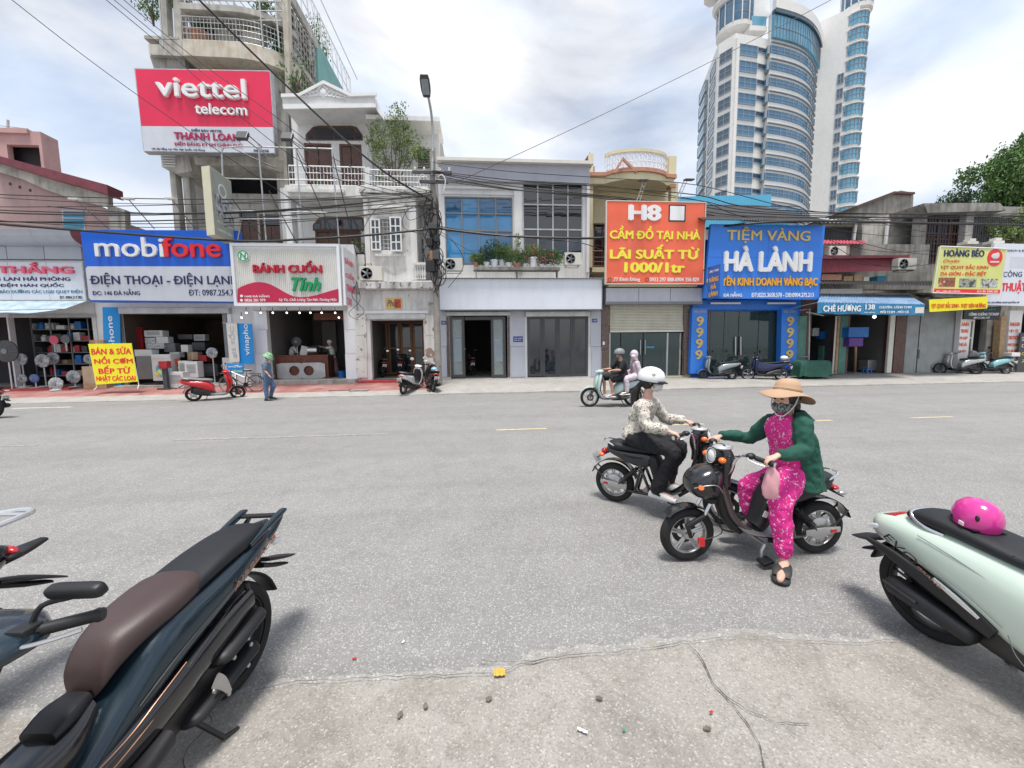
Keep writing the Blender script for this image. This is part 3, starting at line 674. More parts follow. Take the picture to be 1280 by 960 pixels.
def curved_slab(nm,pxl,pxr,ptop,pbot,Y0,depth,m,curve_r=1.6,th=None):
 x0,x1=at(pxl,(ptop+pbot)/2,Y0).x,at(pxr,(ptop+pbot)/2,Y0).x;z1=at((pxl+pxr)/2,ptop,Y0).z;z0=at((pxl+pxr)/2,pbot,Y0).z
 pl=[(x0,Y0)]
 for k in range(9):a=k/8*math.pi/2;pl.append((x1-curve_r+curve_r*math.sin(a),Y0+depth*(1-math.cos(a))))
 pl.append((x0,Y0+depth));return MB().prism(pl,'z',z0,z1).build(nm,m,rT,smooth=True,angle=30),pl,z0,z1
_,pl,z0,z1=curved_slab('balcony_edge',229,356,52,72,YT-.55,1.6,'rusty_edge',2.2)
railing(rT,[(x,y+.08,0)for x,y in pl[:-1]],z1,z1+1.0,34,'galv_pipe',.022,rows=(z1+.3,z1+.55,z1+.78))
MB().prism(pl,'z',z1+1.25,z1+1.5).build('roof_beam','concrete_stain',rT,smooth=True,angle=30)
curved_slab('balcony_edge',243,353,191,207,YT-.35,1.5,'concrete_stain',1.5)
curved_slab('balcony_edge',240,352,300,312,YT-.2,1.3,'concrete_stain',1.2)
for (a,b_,c,d)in ((186,56,232,69),(180,45,222,49),(199,49,228,56)):pxbox(rT,'balcony_edge','concrete_stain',(a,b_,c,d),YT-.3,1.4)
ppoly(rT,'balcony_soffit','concrete_old',[(187,70),(230,70),(232,87),(193,87)],YT-.1,1.2)
ppoly(rT,'balcony_edge','concrete_stain',[(200,190),(235,190),(240,214),(222,217),(203,209)],YT-.4,1.4)
ppoly(rT,'balcony_edge','concrete_stain',[(246,190),(270,190),(270,197),(246,197)],YT-.5,1.)
for (a,c,t0,t1)in ((201,209,-10,100),(217,226,-30,100)):
 ppoly(rT,'column','concrete_stain',[(a-2,t0),(c-2,t0),(c+4,108),(a+4,108)],YT,.35)
for (a,c)in ((222,229),(237,245)):
 x0,x1,z0,z1=rect(a,196,c,470,YT);boxp(rT,'column','concrete_stain',x0,x1,YT+.02,YT+.4,3.9,at(a,196,YT).z)
pxbox(rT,'pier','concrete_stain',(344,90,358,300),YT+.3,.5);ppoly(rT,'pier','rusty_edge',[(352,-10),(359,-10),(363,120),(357,120)],YT+.1,.35)
pxbox(rT,'downpipe','white_paint',(352,235,357,306),YT+.1,.12)
for (a,c)in ((200,204),(206,210)):b=MB()
b=MB()
for k in range(6):x0,x1,z0,z1=rect(202,191+k*3.2,219,192.4+k*3.2,YT-.45);b.box(x0,x1,YT-.47,YT-.4,z0,z1)
stuff(b.build('louvre','plaster_white',rT))
b=MB();yT=YT-.3
for px in (200,232,262,293,325,345):b.tube([at(px+4,60,yT),at(px-6,-60,yT)],.035,6)
for py in (0,12,24):b.tube([at(238,py,yT),at(352,py+2,yT)],.025,6)
for k in range(14):b.tube([at(232+k*9,-4,yT),at(240+k*9,-2,yT).lerp(at(240+k*9,-2,yT),1)+V((0,3.2,.3))],.018,5)
b.build('pergola_pipe','galv_pipe',rT)
pxbox(rT,'roof_beam','concrete_stain',(232,20,290,25),YT+.3,.4);pxbox(rT,'parapet','teal_wall',(238,24,285,36),YT+.5,.2);pxbox(rT,'tank','concrete_stain',(268,36,292,54),YT+.2,.7);pxbox(rT,'tank','off_white',(303,38,325,54),YT+.2,.7)
pxbox(rT,'roof_beam','concrete_stain',(345,-20,354,60),YT+1,.4)
b=MB()
for k in range(11):a=math.pi*k/10;
arc=[at(277+7.5*math.cos(math.pi*k/10),26-15*math.sin(math.pi*k/10),YT)for k in range(11)];tag(MB().tube(arc,.09,8).build('garden_arch','terracotta'),'small orange arch standing on the rooftop balcony of the tall house','ornament')
SX=xT1+.05
def side(nm,m,y0,y1,z0,z1,th=.12,off=0):return boxp(rT,nm,m,SX+off,SX+off+th,y0,y1,z0,z1)
def sat(px,py):return at(px,py,X=SX+.1)
zt=ZT+2.2
side('teal_wall','teal_wall',YT+4.2,YT+10.5,5,19.2,.14)
side('frame_wall','concrete_old',YT+1.2,YT+4.2,1,tz(365,120),.1)
b=MB();zl_,zh_=13.5,18.7
for k in range(9):y=YT+1.3+k*.34;b.box(SX,SX+.05,y,y+.05,zl_,zh_)
for k in range(13):z=zl_+k*(zh_-zl_)/12;b.box(SX+.003,SX+.047,YT+1.2,YT+4.3,z,z+.05)
b.build('lattice_screen','concrete_stain',rT);side('shade_backing','interior_dark',YT+1.3,YT+4.1,zl_,zh_,.06,-.1);side('roof_beam','concrete_stain',YT+.6,YT+4.4,zh_,zh_+.5,.16);side('roof_beam','concrete_stain',YT+.6,YT+4.3,16.2,16.5,.12)  # near-black panel behind the lattice, shade put into its colour
side('window','white_paint',YT+6.0,YT+7.2,16.6,17.9,.05,.14)
b=MB();za,zb_=at(385,10,YT+4).z,at(385,-8,YT+4).z
za=at(425,100,X=SX).z
for (z,o)in ((21.2,0),(20.1,0),(21.2,.5)):b.tube([(SX+o,YT+1,z),(SX+o,YT+10.6,z)],.035,6)
for k in range(12):
 y=YT+1+k*9.6/11;b.tube([(SX,y,19.2 if k>3 else 17.6),(SX,y,21.2)],.025,5)
 if k<11:b.tube([(SX,y,20.1),(SX,y+9.6/22,21.2),(SX,y+9.6/11,20.1)],.018,5)
b.build('roof_truss','white_paint',rT)
def shrub(name,label,c,r,n,size,m,stem=True,squash=(1,1,.8),group=None,cat='plant',pot=None,hollow=.2):
 t=thing(name,label,cat,c,0,group);b=MB();leaves(b,(0,0,0),r,n,size,squash,hollow);b.build('foliage',m,t)
 if stem:
  s=MB()
  for k in range(5):a=random.uniform(0,6.28);q=V((math.cos(a)*r*.5*squash[0],math.sin(a)*r*.4*squash[1],r*.3*squash[2]));s.tube([(0,0,-r*squash[2]),q*.4+V((0,0,-r*.2)),q],[r*.05+.006,r*.03+.004,.003],5)
  s.build('stem','bark',t)
 if pot:
  pm,pr,ph=pot;z=-r*squash[2]-ph*.9;MB().lathe([(pr*.7,z),(pr*.95,z+ph*.8),(pr*1.08,z+ph*.82),(pr*1.08,z+ph),(pr*.9,z+ph),(pr*.85,z+ph*.85)],14).build('pot',pm,t,smooth=True)
 return t
for (px,py,r,lab)in ((190,8,.75,'bushy rooftop plant hanging over the upper left corner of the tall house'),(208,-6,.6,'dark rooftop bush at the top picture edge above the small balconies'),(228,0,.5,'rooftop bush right of the two columns of the tall house'),(258,42,.45,'leafy plant behind the rooftop railing, left of the tanks'),(330,10,.55,'climbing plant under the rooftop pergola, right half'),(345,45,.5,'plant at the rounded corner of the rooftop balcony'),(369,98,1.0,'long green plant hanging down the side of the tall house'),(350,62,.4,'small plant on the balcony bend beside the rusty pier')):
 shrub('rooftop_plant',lab,at(px,py,YT+.4),r,420,.085,'leaf' if r>.5 else 'leaf_dark',squash=(.9,.7,1.1),group='plants on the tall house')
for (px,py,yy)in ((392,40,YT+9),(402,62,YT+12)):shrub('rooftop_plant','plant on the rear roof edge beside the white truss, '+('upper' if py==40 else 'lower')+' one',at(px,py,yy),.9,400,.1,'leaf',squash=(.8,.6,1.2),group='plants on the tall house')
shrub('potted_rooftop_plant','round brown planter with shrub behind the rooftop railing',at(252,40,YT+.2),.35,160,.07,'leaf_dark',pot=('terracotta',.55,.4))
sV=thing('billboard','big red and grey billboard with raised white letters on the tall house','billboard',(0,0,0))
Yv=YT-1.2
ppoly(sV,'backing_box','steel_dull',[(167.5,85),(338,88),(344,192),(179.5,189.5)],Yv+.01,.3)
ppoly(sV,'red_panel','sign_red',[(169,86.2),(336.5,89.2),(341,159),(176.5,157.6)],Yv-.01,.02);ppoly(sV,'grey_panel','sign_grey',[(176.5,157.6),(341,159),(343,191),(180.5,188.7)],Yv-.01,.02)
ptext('viettel',sV,'text_white',(197,99,309,124),Yv-.02,ext=.12,bold=.022);ptext('telecom',sV,'text_white',(245,131,310,144.5),Yv-.02,ext=.08,bold=.02)
ptext('ĐIỂM BÁN VIETTEL',sV,'text_navy',(239,160.5,278,165),Yv-.02,bold=.02);ptext('THANH LOAN',sV,'text_magenta',(218,166.5,300,175.5),Yv-.02,bold=.035,ext=.03)
ptext('ĐIỂM ĐĂNG KÝ SIM CHÍNH CHỦ',sV,'text_magenta',(218,177,303,183),Yv-.02,bold=.02);ptext('146, Đà Nẵng, Lạc Viên, Ngô Quyền, Hải Phòng',sV,'text_navy',(190,185,256,188.5),Yv-.02,bold=.01);ptext('0987254708',sV,'text_navy',(317,187,336,190),Yv-.02,bold=.01)
b=MB()
for px in (200,255,320):b.tube([at(px,100,Yv+.3),V((at(px,100,Yv+.3).x,YT+1.1,at(px,100,Yv+.3).z))],.04,6);b.tube([at(px,180,Yv+.3),V((at(px,180,Yv+.3).x,YT+1.1,at(px,180,Yv+.3).z))],.04,6)
b.build('support_arm','galv_pipe',sV)
# C: rice roll shop
rC=thing('rice_roll_shop','open food shop with white pillars under the crimson and white sign','shop',(0,0,0))
xC0,xC1=XF(318),XF(449);ztC=at(380,305,FY).z;zc=zf+.12
hC=(XF(335),XF(431),zc,at(380,386,FY).z)
wall(rC,'wall','plaster_white',xB1+.02,xC1-.02,FY+.004,FY+.25,zf-.3,ztC,[hC]);boxp(rC,'roof','concrete',xB1+.02,xC1-.02,FY+.25,FY+1.9,ztC-.2,ztC-.01)
room(rC,hC[0]-.02,hC[1]+.1,zc,hC[3]+.15,FY+.26,FY+4.5,'interior_grey');shutter_box(rC,(316,381,432,388),FY-.25)
boxp(rC,'step','concrete_stain',XF(318),XF(446),FY-.45,FY+.25,.1,zc,bevel=.012)
for (a,c)in ((318.5,333.5),(430.5,446)):
 for (t0,t1)in ((387,412),(412.5,442),(442.5,476)):pxbox(rC,'pillar_panel','white_gloss',(a+(t0-387)*.03,t0,c+(t0-387)*.02,t1),FY-.05,.05)
pxbox(rC,'menu_board','wood_red',(392,391,430,400),FY+1.2,.05);pxbox(rC,'wall_panel','interior',(403,402,420,440),FY+4.2,.05)
sC=thing('shop_sign','white ribbed box sign with crimson wave and crimson and green lettering','sign',(0,0,0));Yk=FY-1.35
ppoly(sC,'backing_box','white_gloss',[(289,304.5),(425,306.5),(428,383),(296,383)],Yk,.12)
x0,x1,z0,z1=rect(296,311,422,378,Yk);b=MB();n=52
for i in range(n):a=x0+(x1-x0)*i/n;b.box(a,a+(x1-x0)/n*.62,Yk-.02,Yk+.004,z0,z1)
stuff(b.build('rib','off_white',sC))
b=MB();x0,x1,z0,z1=rect(291.5,305,426.5,382.5,Yk);frame(b,x0,x1,z0,z1,Yk-.09,Yk,.1);b.build('frame','white_gloss',sC)
wv=[(297,378),(297,361)]+[(297+(422-297)*t,361+11*math.sin((t)*2*math.pi*.92-math.pi*.98)+3.5*math.sin(t*3))for t in [k/20 for k in range(1,20)]]+[(423,361),(423,378)]
wv=[(297,378),(297,361),(303,357.5),(310,355),(317,353),(324,352.5),(331,353.2),(338,355.5),(345,359),(352,363),(359,367),(367,370.5),(376,371.5),(385,371),(395,369),(405,366),(414,363.3),(423,361),(423,378)]
ppoly(sC,'wave_panel','sign_crimson',wv,Yk-.04,.018)
ptext('BÁNH CUỐN',sC,'text_red',(317,326,403,341.5),Yk-.02,ext=.08,bold=.05);ptext('Tính',sC,'text_green',(365,347,402,364),Yk-.02,ext=.06,bold=.04,shear=.35)
ptext('144B ĐÀ NẴNG',sC,'text_white',(306,368,337,371.8),Yk-.04,bold=.02);ptext('0836 281 979',sC,'text_white',(306,373.5,332,377),Yk-.04,bold=.02);ptext('Uy Tín, Chất Lượng Tạo Nên Thương Hiệu',sC,'text_white',(349,372,421,377.2),Yk-.04,shear=.3,bold=.015)
for py in (370,375.3):p=at(302,py,Yk-.045);MB().lathe([(.05,0),(.05,.01)],12,Matrix.Translation(p)@Matrix.Rotation(rad(90),4,'X')).build('icon_disc','text_white',sC)
p=at(305,320,Yk);m_=Matrix.Translation(p+V((0,-.03,0)))@Matrix.Rotation(rad(90),4,'X')
lg=MB().lathe([(.22,0),(.22,.03)],24,m_).build('logo','text_white',sC);MB().lathe([(.2,.03),(.2,.04),(.165,.04),(.165,.03)],24,m_,caps=False).build('logo_ring','text_green',lg)
b=MB()
for s in (-1,1):b.tube([p+V((s*.075-.02,-.07,-.11*1)),p+V((s*.075,-.07,.0)),p+V((s*.075+.02,-.07,.11))],.018,6)
b.tube([p+V((-.1,-.07,.11)),p+V((0,-.07,.02)),p+V((.1,-.07,-.11))],.018,6);b.build('logo_leaf','text_green',lg)
xr0=at(428,345,Yk).x;zr0,zr1=at(428,383,Yk).z,at(426,307,Yk).z
boxp(sC,'side_panel','white_gloss',xr0+.002,xr0+.08,Yk,FY-.02,zr0+.05,zr1-.03)
for i,s in enumerate(('BÁNH','CUỐN','THANH','TAY')):
 zc_=zr1-.35-(zr1-zr0-.4)*i/3.6;mt=Matrix.Translation((xr0+.08,Yk+.12,0))@Matrix.Rotation(rad(90),4,'Z')
 text(s,sC,'text_pink',0,1.0 if i<3 else .6,zc_-.28,zc_,0,mtx=mt,bold=.03)
tS=thing('projecting_sign','cream and grey box sign with food picture sticking out above the blue sign','sign',(0,0,0));
q0,q1=at(251,207,FY-1.5),at(258,292,FY-1.5);r0,r1=at(288,226,FY-3.0),at(295,300,FY-3.0)
A_,B_=V((q0.x,q0.y,(q0.z))),V((q0.x+.0,q0.y,q1.z));
P00,P01=V((q1.x,q1.y,q1.z)),V((q0.x,q0.y,q0.z));fx=(at(262,209,FY-1.6));
F0t=at(262,207,FY-1.75);F0b=at(268,294,FY-1.75);F1t=at(288,226,FY-.55);F1b=at(295,301,FY-.55)
ct=at(251.5,206,FY-1.95);cb=at(258,293,FY-1.95);ft=at(262.5,209,FY-2.05);fb=at(268,295,FY-2.05)
x_l=(ct.x+cb.x)/2;x_f=(ft.x+fb.x)/2;zt_,zb_=(ct.z+ft.z)/2,(cb.z+fb.z)/2;yb_=FY-.75
xe=at(291.5,262,yb_).x
pl=[(x_l,FY-1.95),(x_f,FY-2.05),(xe,yb_),(xe-.3,yb_+.06)]
MB().prism(pl,'z',zb_,zt_).build('box','cream_sign',tS,bevel=.01)
dirv=V((xe-x_f,yb_-(FY-2.05),0));ln=dirv.length;ang=math.atan2(dirv.y,dirv.x);nrm=V((dirv.y,-dirv.x,0)).normalized()
mS=Matrix.Translation(V((x_f,FY-2.05,0))+nrm*.004)@Matrix.Rotation(ang,4,'Z')
MB().box(.02,ln-.02,-.004,.0,zb_+.03,zt_-.03).xf(mS).build('printed_face','grey_green_sign',tS)
mat('food_print',(.42,.44,.46),.5,var=.6,vs=7,speck=((.12,.11,.11),6,.55));MB().box(.15,ln-.06,-.012,-.004,zb_+.75,zb_+1.55).xf(mS).build('food_picture','food_print',tS)
H_=zt_-zb_;text('BÁNH CUỐN',tS,'text_silver',.15,ln-.1,zt_-1.25,zt_-1.0,-.004,mtx=mS,ext=.004);text('Tính',tS,'text_white',ln*.5,ln-.12,zt_-1.55,zt_-1.3,-.004,mtx=mS,ext=.004,shear=.3);text('144B ĐÀ NẴNG',tS,'text_white',.2,ln-.15,zb_+.22,zb_+.36,-.004,mtx=mS,ext=.004);text('Uy Tín, Chất Lượng',tS,'text_white',.2,ln-.15,zb_+.5,zb_+.6,-.004,mtx=mS,ext=.004)
MB().lathe([(.24,0),(.24,.01),(.19,.01),(.19,0)],20,mS@Matrix.Translation((ln*.5,-.006,zt_-.62))@Matrix.Rotation(rad(90),4,'X'),caps=False).build('logo_ring','text_white',tS)
sF=thing('pipe_scaffold','tall frame of thin grey pipes standing over the crimson and white sign','frame',(0,0,0));b=MB();Ys=FY-1.1
for (x,y,x2,y2)in ((277,184,280,262),(323,181,333,305),(370,184,379,305),(415,186,424,305)):b.tube([at(x2,y2,Ys),at(x,y,Ys)],.028,7)
b.tube([at(277,190,Ys),at(280,184.5,Ys),at(300,183,Ys),at(416,186,Ys)],.024,7);b.tube([at(280,223,Ys),at(420,226,Ys)],.02,6);b.tube([at(286,263,Ys),at(422,266,Ys)],.02,6);b.tube([at(295,274,Ys),at(372,273,Ys)],.018,6)
b.tube([at(297,300,Ys+.1),at(302,274,Ys+.1)],.018,6)
for (x,y,x2,y2)in ((323,181,323,181),(370,184,370,184)):
 b.tube([at(x,y,Ys),at(x,y,Ys)+V((0,1.0,-.3))],.02,5)
b.build('pipe','galv_pipe',sF)
for i,(px,py,bx,by)in enumerate(((303,170,322,186),(359,171,376,186))):
 t=thing('flood_lamp',('black square flood lamp in front of the billboard corner','black square flood lamp in front of the villa pier')[i],'lamp');yl=Ys-1.5
 c=at(px,py,yl);MB().mbox(Matrix.Translation(c)@Matrix.Rotation(-.5,4,'X'),.36,.12,.33).build('lamp_head','dark_frame',t,bevel=.015)
 b=MB();b.tube([c+V((.1,.05,-.1)),at(bx,by,Ys)],.018,5);b.tube([c+V((.17,.05,.05)),at(bx+6,by-2,Ys)],.018,5);b.build('bracket','dark_frame',t)
 # D: grey villa behind with pediment
rD=thing('grey_villa','pale grey three storey villa with pediment, arched brown window and balconies','house');YD=19.
zD=lambda py,px=410:at(px,py,YD).z
xD0,xD1,xD2=at(367,200,YD).x,at(465,200,YD).x,at(549,200,YD).x
hs=[rect(381,179,415.5,233,YD),rect(425,180,453,233,YD),rect(395,288,452,340,YD)]
wall(rD,'wall','plaster_white',xD0,xD1,YD,YD+.25,4.3,zD(148),hs)
wall(rD,'wall','plaster_white',xD1+.002,xD2,YD+.15,YD+.4,4.3,zD(147,500),[rect(520,184,545,213,YD+.15)])
boxp(rD,'side_wall','concrete_stain',xD2-.25,xD2-.004,YD+.4,YD+14,4.3,zD(149,500));boxp(rD,'side_wall','concrete_stain',xD0,xD0+.25,YD+.25,YD+13,4.3,zD(149))
boxp(rD,'roof','concrete',xD0+.01,xD2-.26,YD+.41,YD+13,zD(150)-.2,zD(150));boxp(rD,'room_back_wall','interior_dark',xD0+.26,xD2-.26,YD+2.5,YD+2.6,4.3,zD(151)-.2)
fan=[(382,175),(382,168),(391,158.5),(398,157),(440,157),(446,159),(453,169),(453,175)]
f=ppoly(rD,'window','wood_brown',fan,YD-.05,.06);b=MB()
for (a,c)in ((384,391.5),(393,416),(418,442),(444,451.5)):x0,x1,z0,z1=rect(a,160.5 if 392<a<443 else 166,c,173.5,YD-.065);b.box(x0,x1,YD-.065,YD-.05,z0,z1)
b.build('pane','dark_glass',f)
for h_ in hs[:2]:
 b=MB();frame(b,h_[0],h_[1],h_[2],h_[3],YD+.02,YD+.12,.09);d=b.build('balcony_door','wood_brown',rD);xm=(h_[0]+h_[1])/2
 for (a,c)in ((h_[0]+.09,xm-.012),(xm+.012,h_[1]-.09)):
  lf=boxp(d,'door_leaf','wood_brown',a,c,YD+.05,YD+.1,h_[2]+.02,h_[3]-.1,bevel=.012);q=MB()
  for k in range(3):z=h_[2]+.25+(h_[3]-h_[2]-.4)*k/3;q.box(a+.12,c-.12,YD+.035,YD+.05,z+.05,z+(h_[3]-h_[2]-.4)/3-.05)
fan2=[(391,288),(391,281),(399,272),(406,270.5),(450,271),(457,273),(457,288)]
f=ppoly(rD,'window','wood_brown',fan2,YD-.05,.06);b=MB()
for (a,c)in ((393,400),(402,427),(429,455)):x0,x1,z0,z1=rect(a,274.5 if a>400 else 280,c,286.5,YD-.065);b.box(x0,x1,YD-.065,YD-.05,z0,z1)
b.build('pane','dark_glass',f)
h_=hs[2];b=MB();frame(b,h_[0],h_[1],h_[2],h_[3],YD+.02,YD+.12,.09);d=b.build('balcony_door','wood_brown',rD);bars(MB(),0,1,0,1,0,2,2,.1)
for k in range(4):boxp(d,'door_leaf','wood_brown',h_[0]+.1+(h_[1]-h_[0]-.2)*k/4,h_[0]+.09+(h_[1]-h_[0]-.2)*(k+1)/4,YD+.05,YD+.1,h_[2]+.02,h_[3]-.1,bevel=.012)
x0,x1,z0,z1=rect(520,184,545,213,YD+.15);b=MB();frame(b,x0,x1,z0,z1,YD+.17,YD+.25,.06);o=b.build('window','off_white',rD);b=MB()
for k in range(12):z=z0+.08+(z1-z0-.16)*k/12;b.mbox(Matrix.Translation(((x0+x1)/2,YD+.22,z+.04))@Matrix.Rotation(.6,4,'X'),x1-x0-.12,.09,.012)
stuff(b.build('louvre','off_white',o))
Yp2=YD-1.3
b=MB();b.prism(pp([(352,119),(372,118.5),(404,102),(437,118.5),(468,117.5),(468,132),(354,134)],Yp2),'y',Yp2,YD-.001);o=b.build('pediment','plaster_white',rD)
for pts in ([(351,117),(373,116.5),(404,100),(438,116.5),(470,115.5),(470,119),(437,120),(404,104.2),(373,120.5),(351,121)],):ppoly(rD,'cornice','white_paint',pts,Yp2-.1,.099)
ppoly(rD,'cornice','white_paint',[(353,130),(469,129),(470,134),(354,136)],Yp2-.06,.059)
ppoly(rD,'cornice','white_paint',[(468.5,120),(480,146),(480,150),(468.5,134)],Yp2+.05,1.0)
b=MB();c=at(404,116,Yp2)
b.ball(c,.2,12,(.8,.35,1));
for s in (-1,1):
 for k in range(6):
  t=[c+V((s*(.15+.16*k+.13*math.cos(a)),-.02,-.03*k-.02+.11*(1-.1*k)*math.sin(a)))for a in [j*.8 for j in range(7)]];b.tube(t,.028,6)
b.tube([c+V((-.2,-.02,.1)),c+V((0,-.03,.32)),c+V((.2,-.02,.1))],.05,6);b.build('relief_ornament','white_paint',rD,smooth=True)
pxbox(rD,'roof_canopy','plaster_white',(457,144.5,549,150),YD-1.0,1.9);boxp(rD,'stair_house','concrete_stain',at(455,120,YD+1).x,at(463,120,YD+1).x,YD+.8,YD+6,zD(150),at(455,118,YD+.8).z)
for (a,c,t,u,yy)in ((356,458,232,246,YD-1.2),(458,536,234,246,YD-1.4)):pxbox(rD,'balcony_slab','plaster_dirty',(a,t,c,u),yy,1.19+.2*(yy<YD-1.3))
pxbox(rD,'balcony_slab','plaster_dirty',(358,236,430,240),YD-1.35,.14)
def rl(pxa,pxb,top,bot,Y,n,m='white_paint',rows=2):
 a,b_=at(pxa,bot,Y),at(pxb,bot,Y);z1=at(pxa,top,Y).z;railing(rD,[(a.x,Y,0),(b_.x,Y,0)],a.z,z1,n,m,.02,rows=[a.z+(z1-a.z)*k/(rows+1)for k in range(1,rows+1)])
rl(362,457,207,232,YD-1.15,22);rl(460,534,212,234,YD-1.3,18)
ppoly(rD,'balcony_post','plaster_white',[(456,209),(462,209),(462,234),(456,234)],YD-1.32,.16)
b=MB()
for k in range(5):z=zD(210+k*4);x=at(362,220,YD-1.2).x;b.lathe([(.05,z),(.09,z+.06),(.05,z+.12)],8,Matrix.Translation((x,YD-1.2,0)))
boxp(rD,'pier','plaster_white',at(356,250,YD-.9).x,at(364,250,YD-.9).x,YD-.95,YD-.4,4.3,zD(246));
tr=thing('balcony_tree','loose leafy small tree rising from the villa balcony beside the pole','tree',at(493,232,YD-1.0));o_=at(493,232,YD-1.)
b=MB();tops=[(470,160),(478,185),(490,150),(498,138),(505,160),(515,175),(508,200),(480,205),(466,178),(523,190),(500,178)]
for (px,py)in tops:
 e=at(px,py,YD-1.+random.uniform(-.4,.4))-o_;mid=e*.45+V((random.uniform(-.1,.1),0,-.05));b.tube([(0,0,0),mid*.5+V((0,0,.1)),mid,e],[.045,.035,.02,.006],5)
b.build('trunk','bark',tr);b=MB()
for (px,py)in tops:
 e=at(px,py,YD-1.+random.uniform(-.3,.3))-o_;leaves(b,e,.42,200,.06,(1,.8,.9),.1,7)
 if py<180:leaves(b,e*.75,.4,120,.06,(1,.8,.9),.1,7)
b.build('crown','leaf_light',tr)
boxp(tr,'pot','concrete_old',-.5,.5,-.2,.25,-.05,.32,bevel=.02)
for (px,py,r,lab)in ((452,312,.5,'green bush on the villa first floor terrace above the air conditioner'),(527,195,.42,'dark leafy pot plant by the louvred window near the pole'),(478,225,.25,'low plant behind the villa balcony rail'),(398,229,.12,'tiny plant on the balcony slab edge under the doors')):
 shrub('terrace_plant',lab,at(px,py,YD-.9 if py!=312 else YD-.6),r,int(500*r+80),.055,'leaf' if py!=195 else 'leaf_dark',group='plants on the villa terraces')
 # E: narrow white house
rE=thing('narrow_white_house','narrow white house with peeling paint, open doorway and casement window','house')
xE0,xE1=xC1,XF(546);zs=at(495,350,FY).z
hE=(XF(463.5),XF(530),zf+.05,at(497,400,FY).z)
wall(rE,'wall','plaster_dirty',xE0,xE1,FY,FY+.3,zf-.3,zs-.02,[hE])
room(rE,hE[0]-.1,hE[1]+.1,hE[2],hE[3]+.05,FY+.31,FY+4.6,'interior_grey')
boxp(rE,'lintel_band','white_paint',XF(443),XF(537),FY-.06,FY-.003,at(490,392,FY).z,at(490,388.5,FY).z);shutter_box(rE,(458,393,532,399),FY-.1)
for (a,c)in ((444,457.5),(531,546)):
 for (t0,t1)in ((394,419),(419.4,446),(446.4,472)):pxbox(rE,'door_pier_panel','peeling',(a+(t0-394)*.03,t0,c+(t0-394)*.02,t1),FY-.07,.07)
pxbox(rE,'door_reveal','plaster_dirty',(459,399,464,472),FY+.02,.26)
boxp(rE,'step','red_step',XF(449),XF(546),FY-.5,FY+.3,.15,zf+.05,bevel=.012)
xs0,xs1=XF(441,356,FY-.35),XF(546.5,356,FY-.35)
b=MB();za,zb_=at(495,352,FY-.35).z,at(495,361.5,FY-.35).z
b.prism([(FY-.35,zb_+.03),(FY-.35,za),(FY+.5,za),(FY+.5,zb_),(FY-.2,zb_)],'x',xs0,xs1);b.build('ledge','moulding_black',rE,bevel=.01)
pq=tag(pxbox(None,'brass_plaque','text_gold',(482,372.5,502.5,386),FY-.04,.035,bevel=.004),'gold and red plaque on the white wall above the open doorway','plaque')
mat('plaque_red',(.5,.06,.02),.4,var=.4,vs=12);pxbox(pq,'red_field','plaque_red',(493,374,501,385),FY-.05,.01);ptext('Phúc',pq,'wood_brown',(484,375,498,383),FY-.045,shear=.3)
xU0,xU1,xU2=at(456,300,FY+.4).x,at(521,300,FY+.4).x,XF(546,300,FY+.4);zu=at(490,243,FY+.4).z;Yu=FY+.4
hw=rect(472.5,271,500,314,Yu)
wall(rE,'wall','plaster_dirty',xU0,xU1,Yu,Yu+.25,zs-.05,zu,[hw]);boxp(rE,'roof','moulding_black',xU0-.1,xU2,Yu-.2,Yu+3,zu,zu+.16)
boxp(rE,'side_wall','plaster_dirty',xU1-.25,xU1-.002,Yu+.26,Yu+1.8,zs-.05,zu-.01);
hd=rect(523,297,531,338,Yu+1.6);wall(rE,'recess_wall','plaster_white',xU1,xU2,Yu+1.6,Yu+1.8,zs-.05,zu-.02,[hd]);o=glazed(rE,hd[0],hd[1],hd[2],hd[3],Yu+1.62,2,4,'white_paint','dark_glass',.05,'balcony_door')
boxp(rE,'room_back_wall','interior_dark',xU0,xU1-.26,Yu+2.2,Yu+2.3,zs,zu-.01)
for (a,c,y0_,y1_,yy)in ((466,506,254,258,.14),(464,508,258,260.5,.2),(458,518,243.5,247,.12),(468,506,317,320,.12)):pxbox(rE,'moulding','plaster_dirty',(a,y0_,c,y1_),Yu-yy,yy-.003)
for (a,c)in ((456,462),(513,521)):pxbox(rE,'pilaster','plaster_dirty',(a,248,c,350),Yu-.08,.078)
b=MB();frame(b,*hw,Yu+.05,Yu+.14,.06);wn=b.build('window','white_paint',rE);b=MB();bars(b,hw[0],hw[1],hw[2],hw[3],Yu+.16,5,8,.03,.03);b.build('grille','white_paint',wn)
for (px4,s)in (((461.5,271.5,474,311.5),0),((487,270,501.5,313.5),1)):
 x0,x1,z0,z1=rect(*px4,Yu-.3);sh=glazed(wn,x0,x1,z0,z1,Yu-.12-.12*s,2,4,'white_paint','grey_glass',.06,'shutter_leaf')
b=MB();p=[at(480,333,Yu-.02),at(494,340,Yu-.02),at(508,333,Yu-.02)];b.tube(p,.012,5);b.tube([q+V((0,0,-.08))for q in p],.012,5);b.build('relief_line','plaster_dirty',rE)
b=MB();x0,x1,z0,z1=rect(518,328,532,349,FY+.15)
for k in range(5):x=x0+(x1-x0)*(k+.5)/5;h=z1-z0;b.lathe([(.05,z0),(.03,z0+h*.15),(.065,z0+h*.35),(.03,z0+h*.6),(.05,z0+h*.9)],8,Matrix.Translation((x,FY+.2,0)))
b.box(x0-.05,x1+.05,FY+.12,FY+.28,z1-.1,z1);b.build('balustrade','plaster_dirty',rE,smooth=True)
pxbox(rE,'ledge_wall','plaster_dirty',(441,318,456,352),FY+.4,.2)
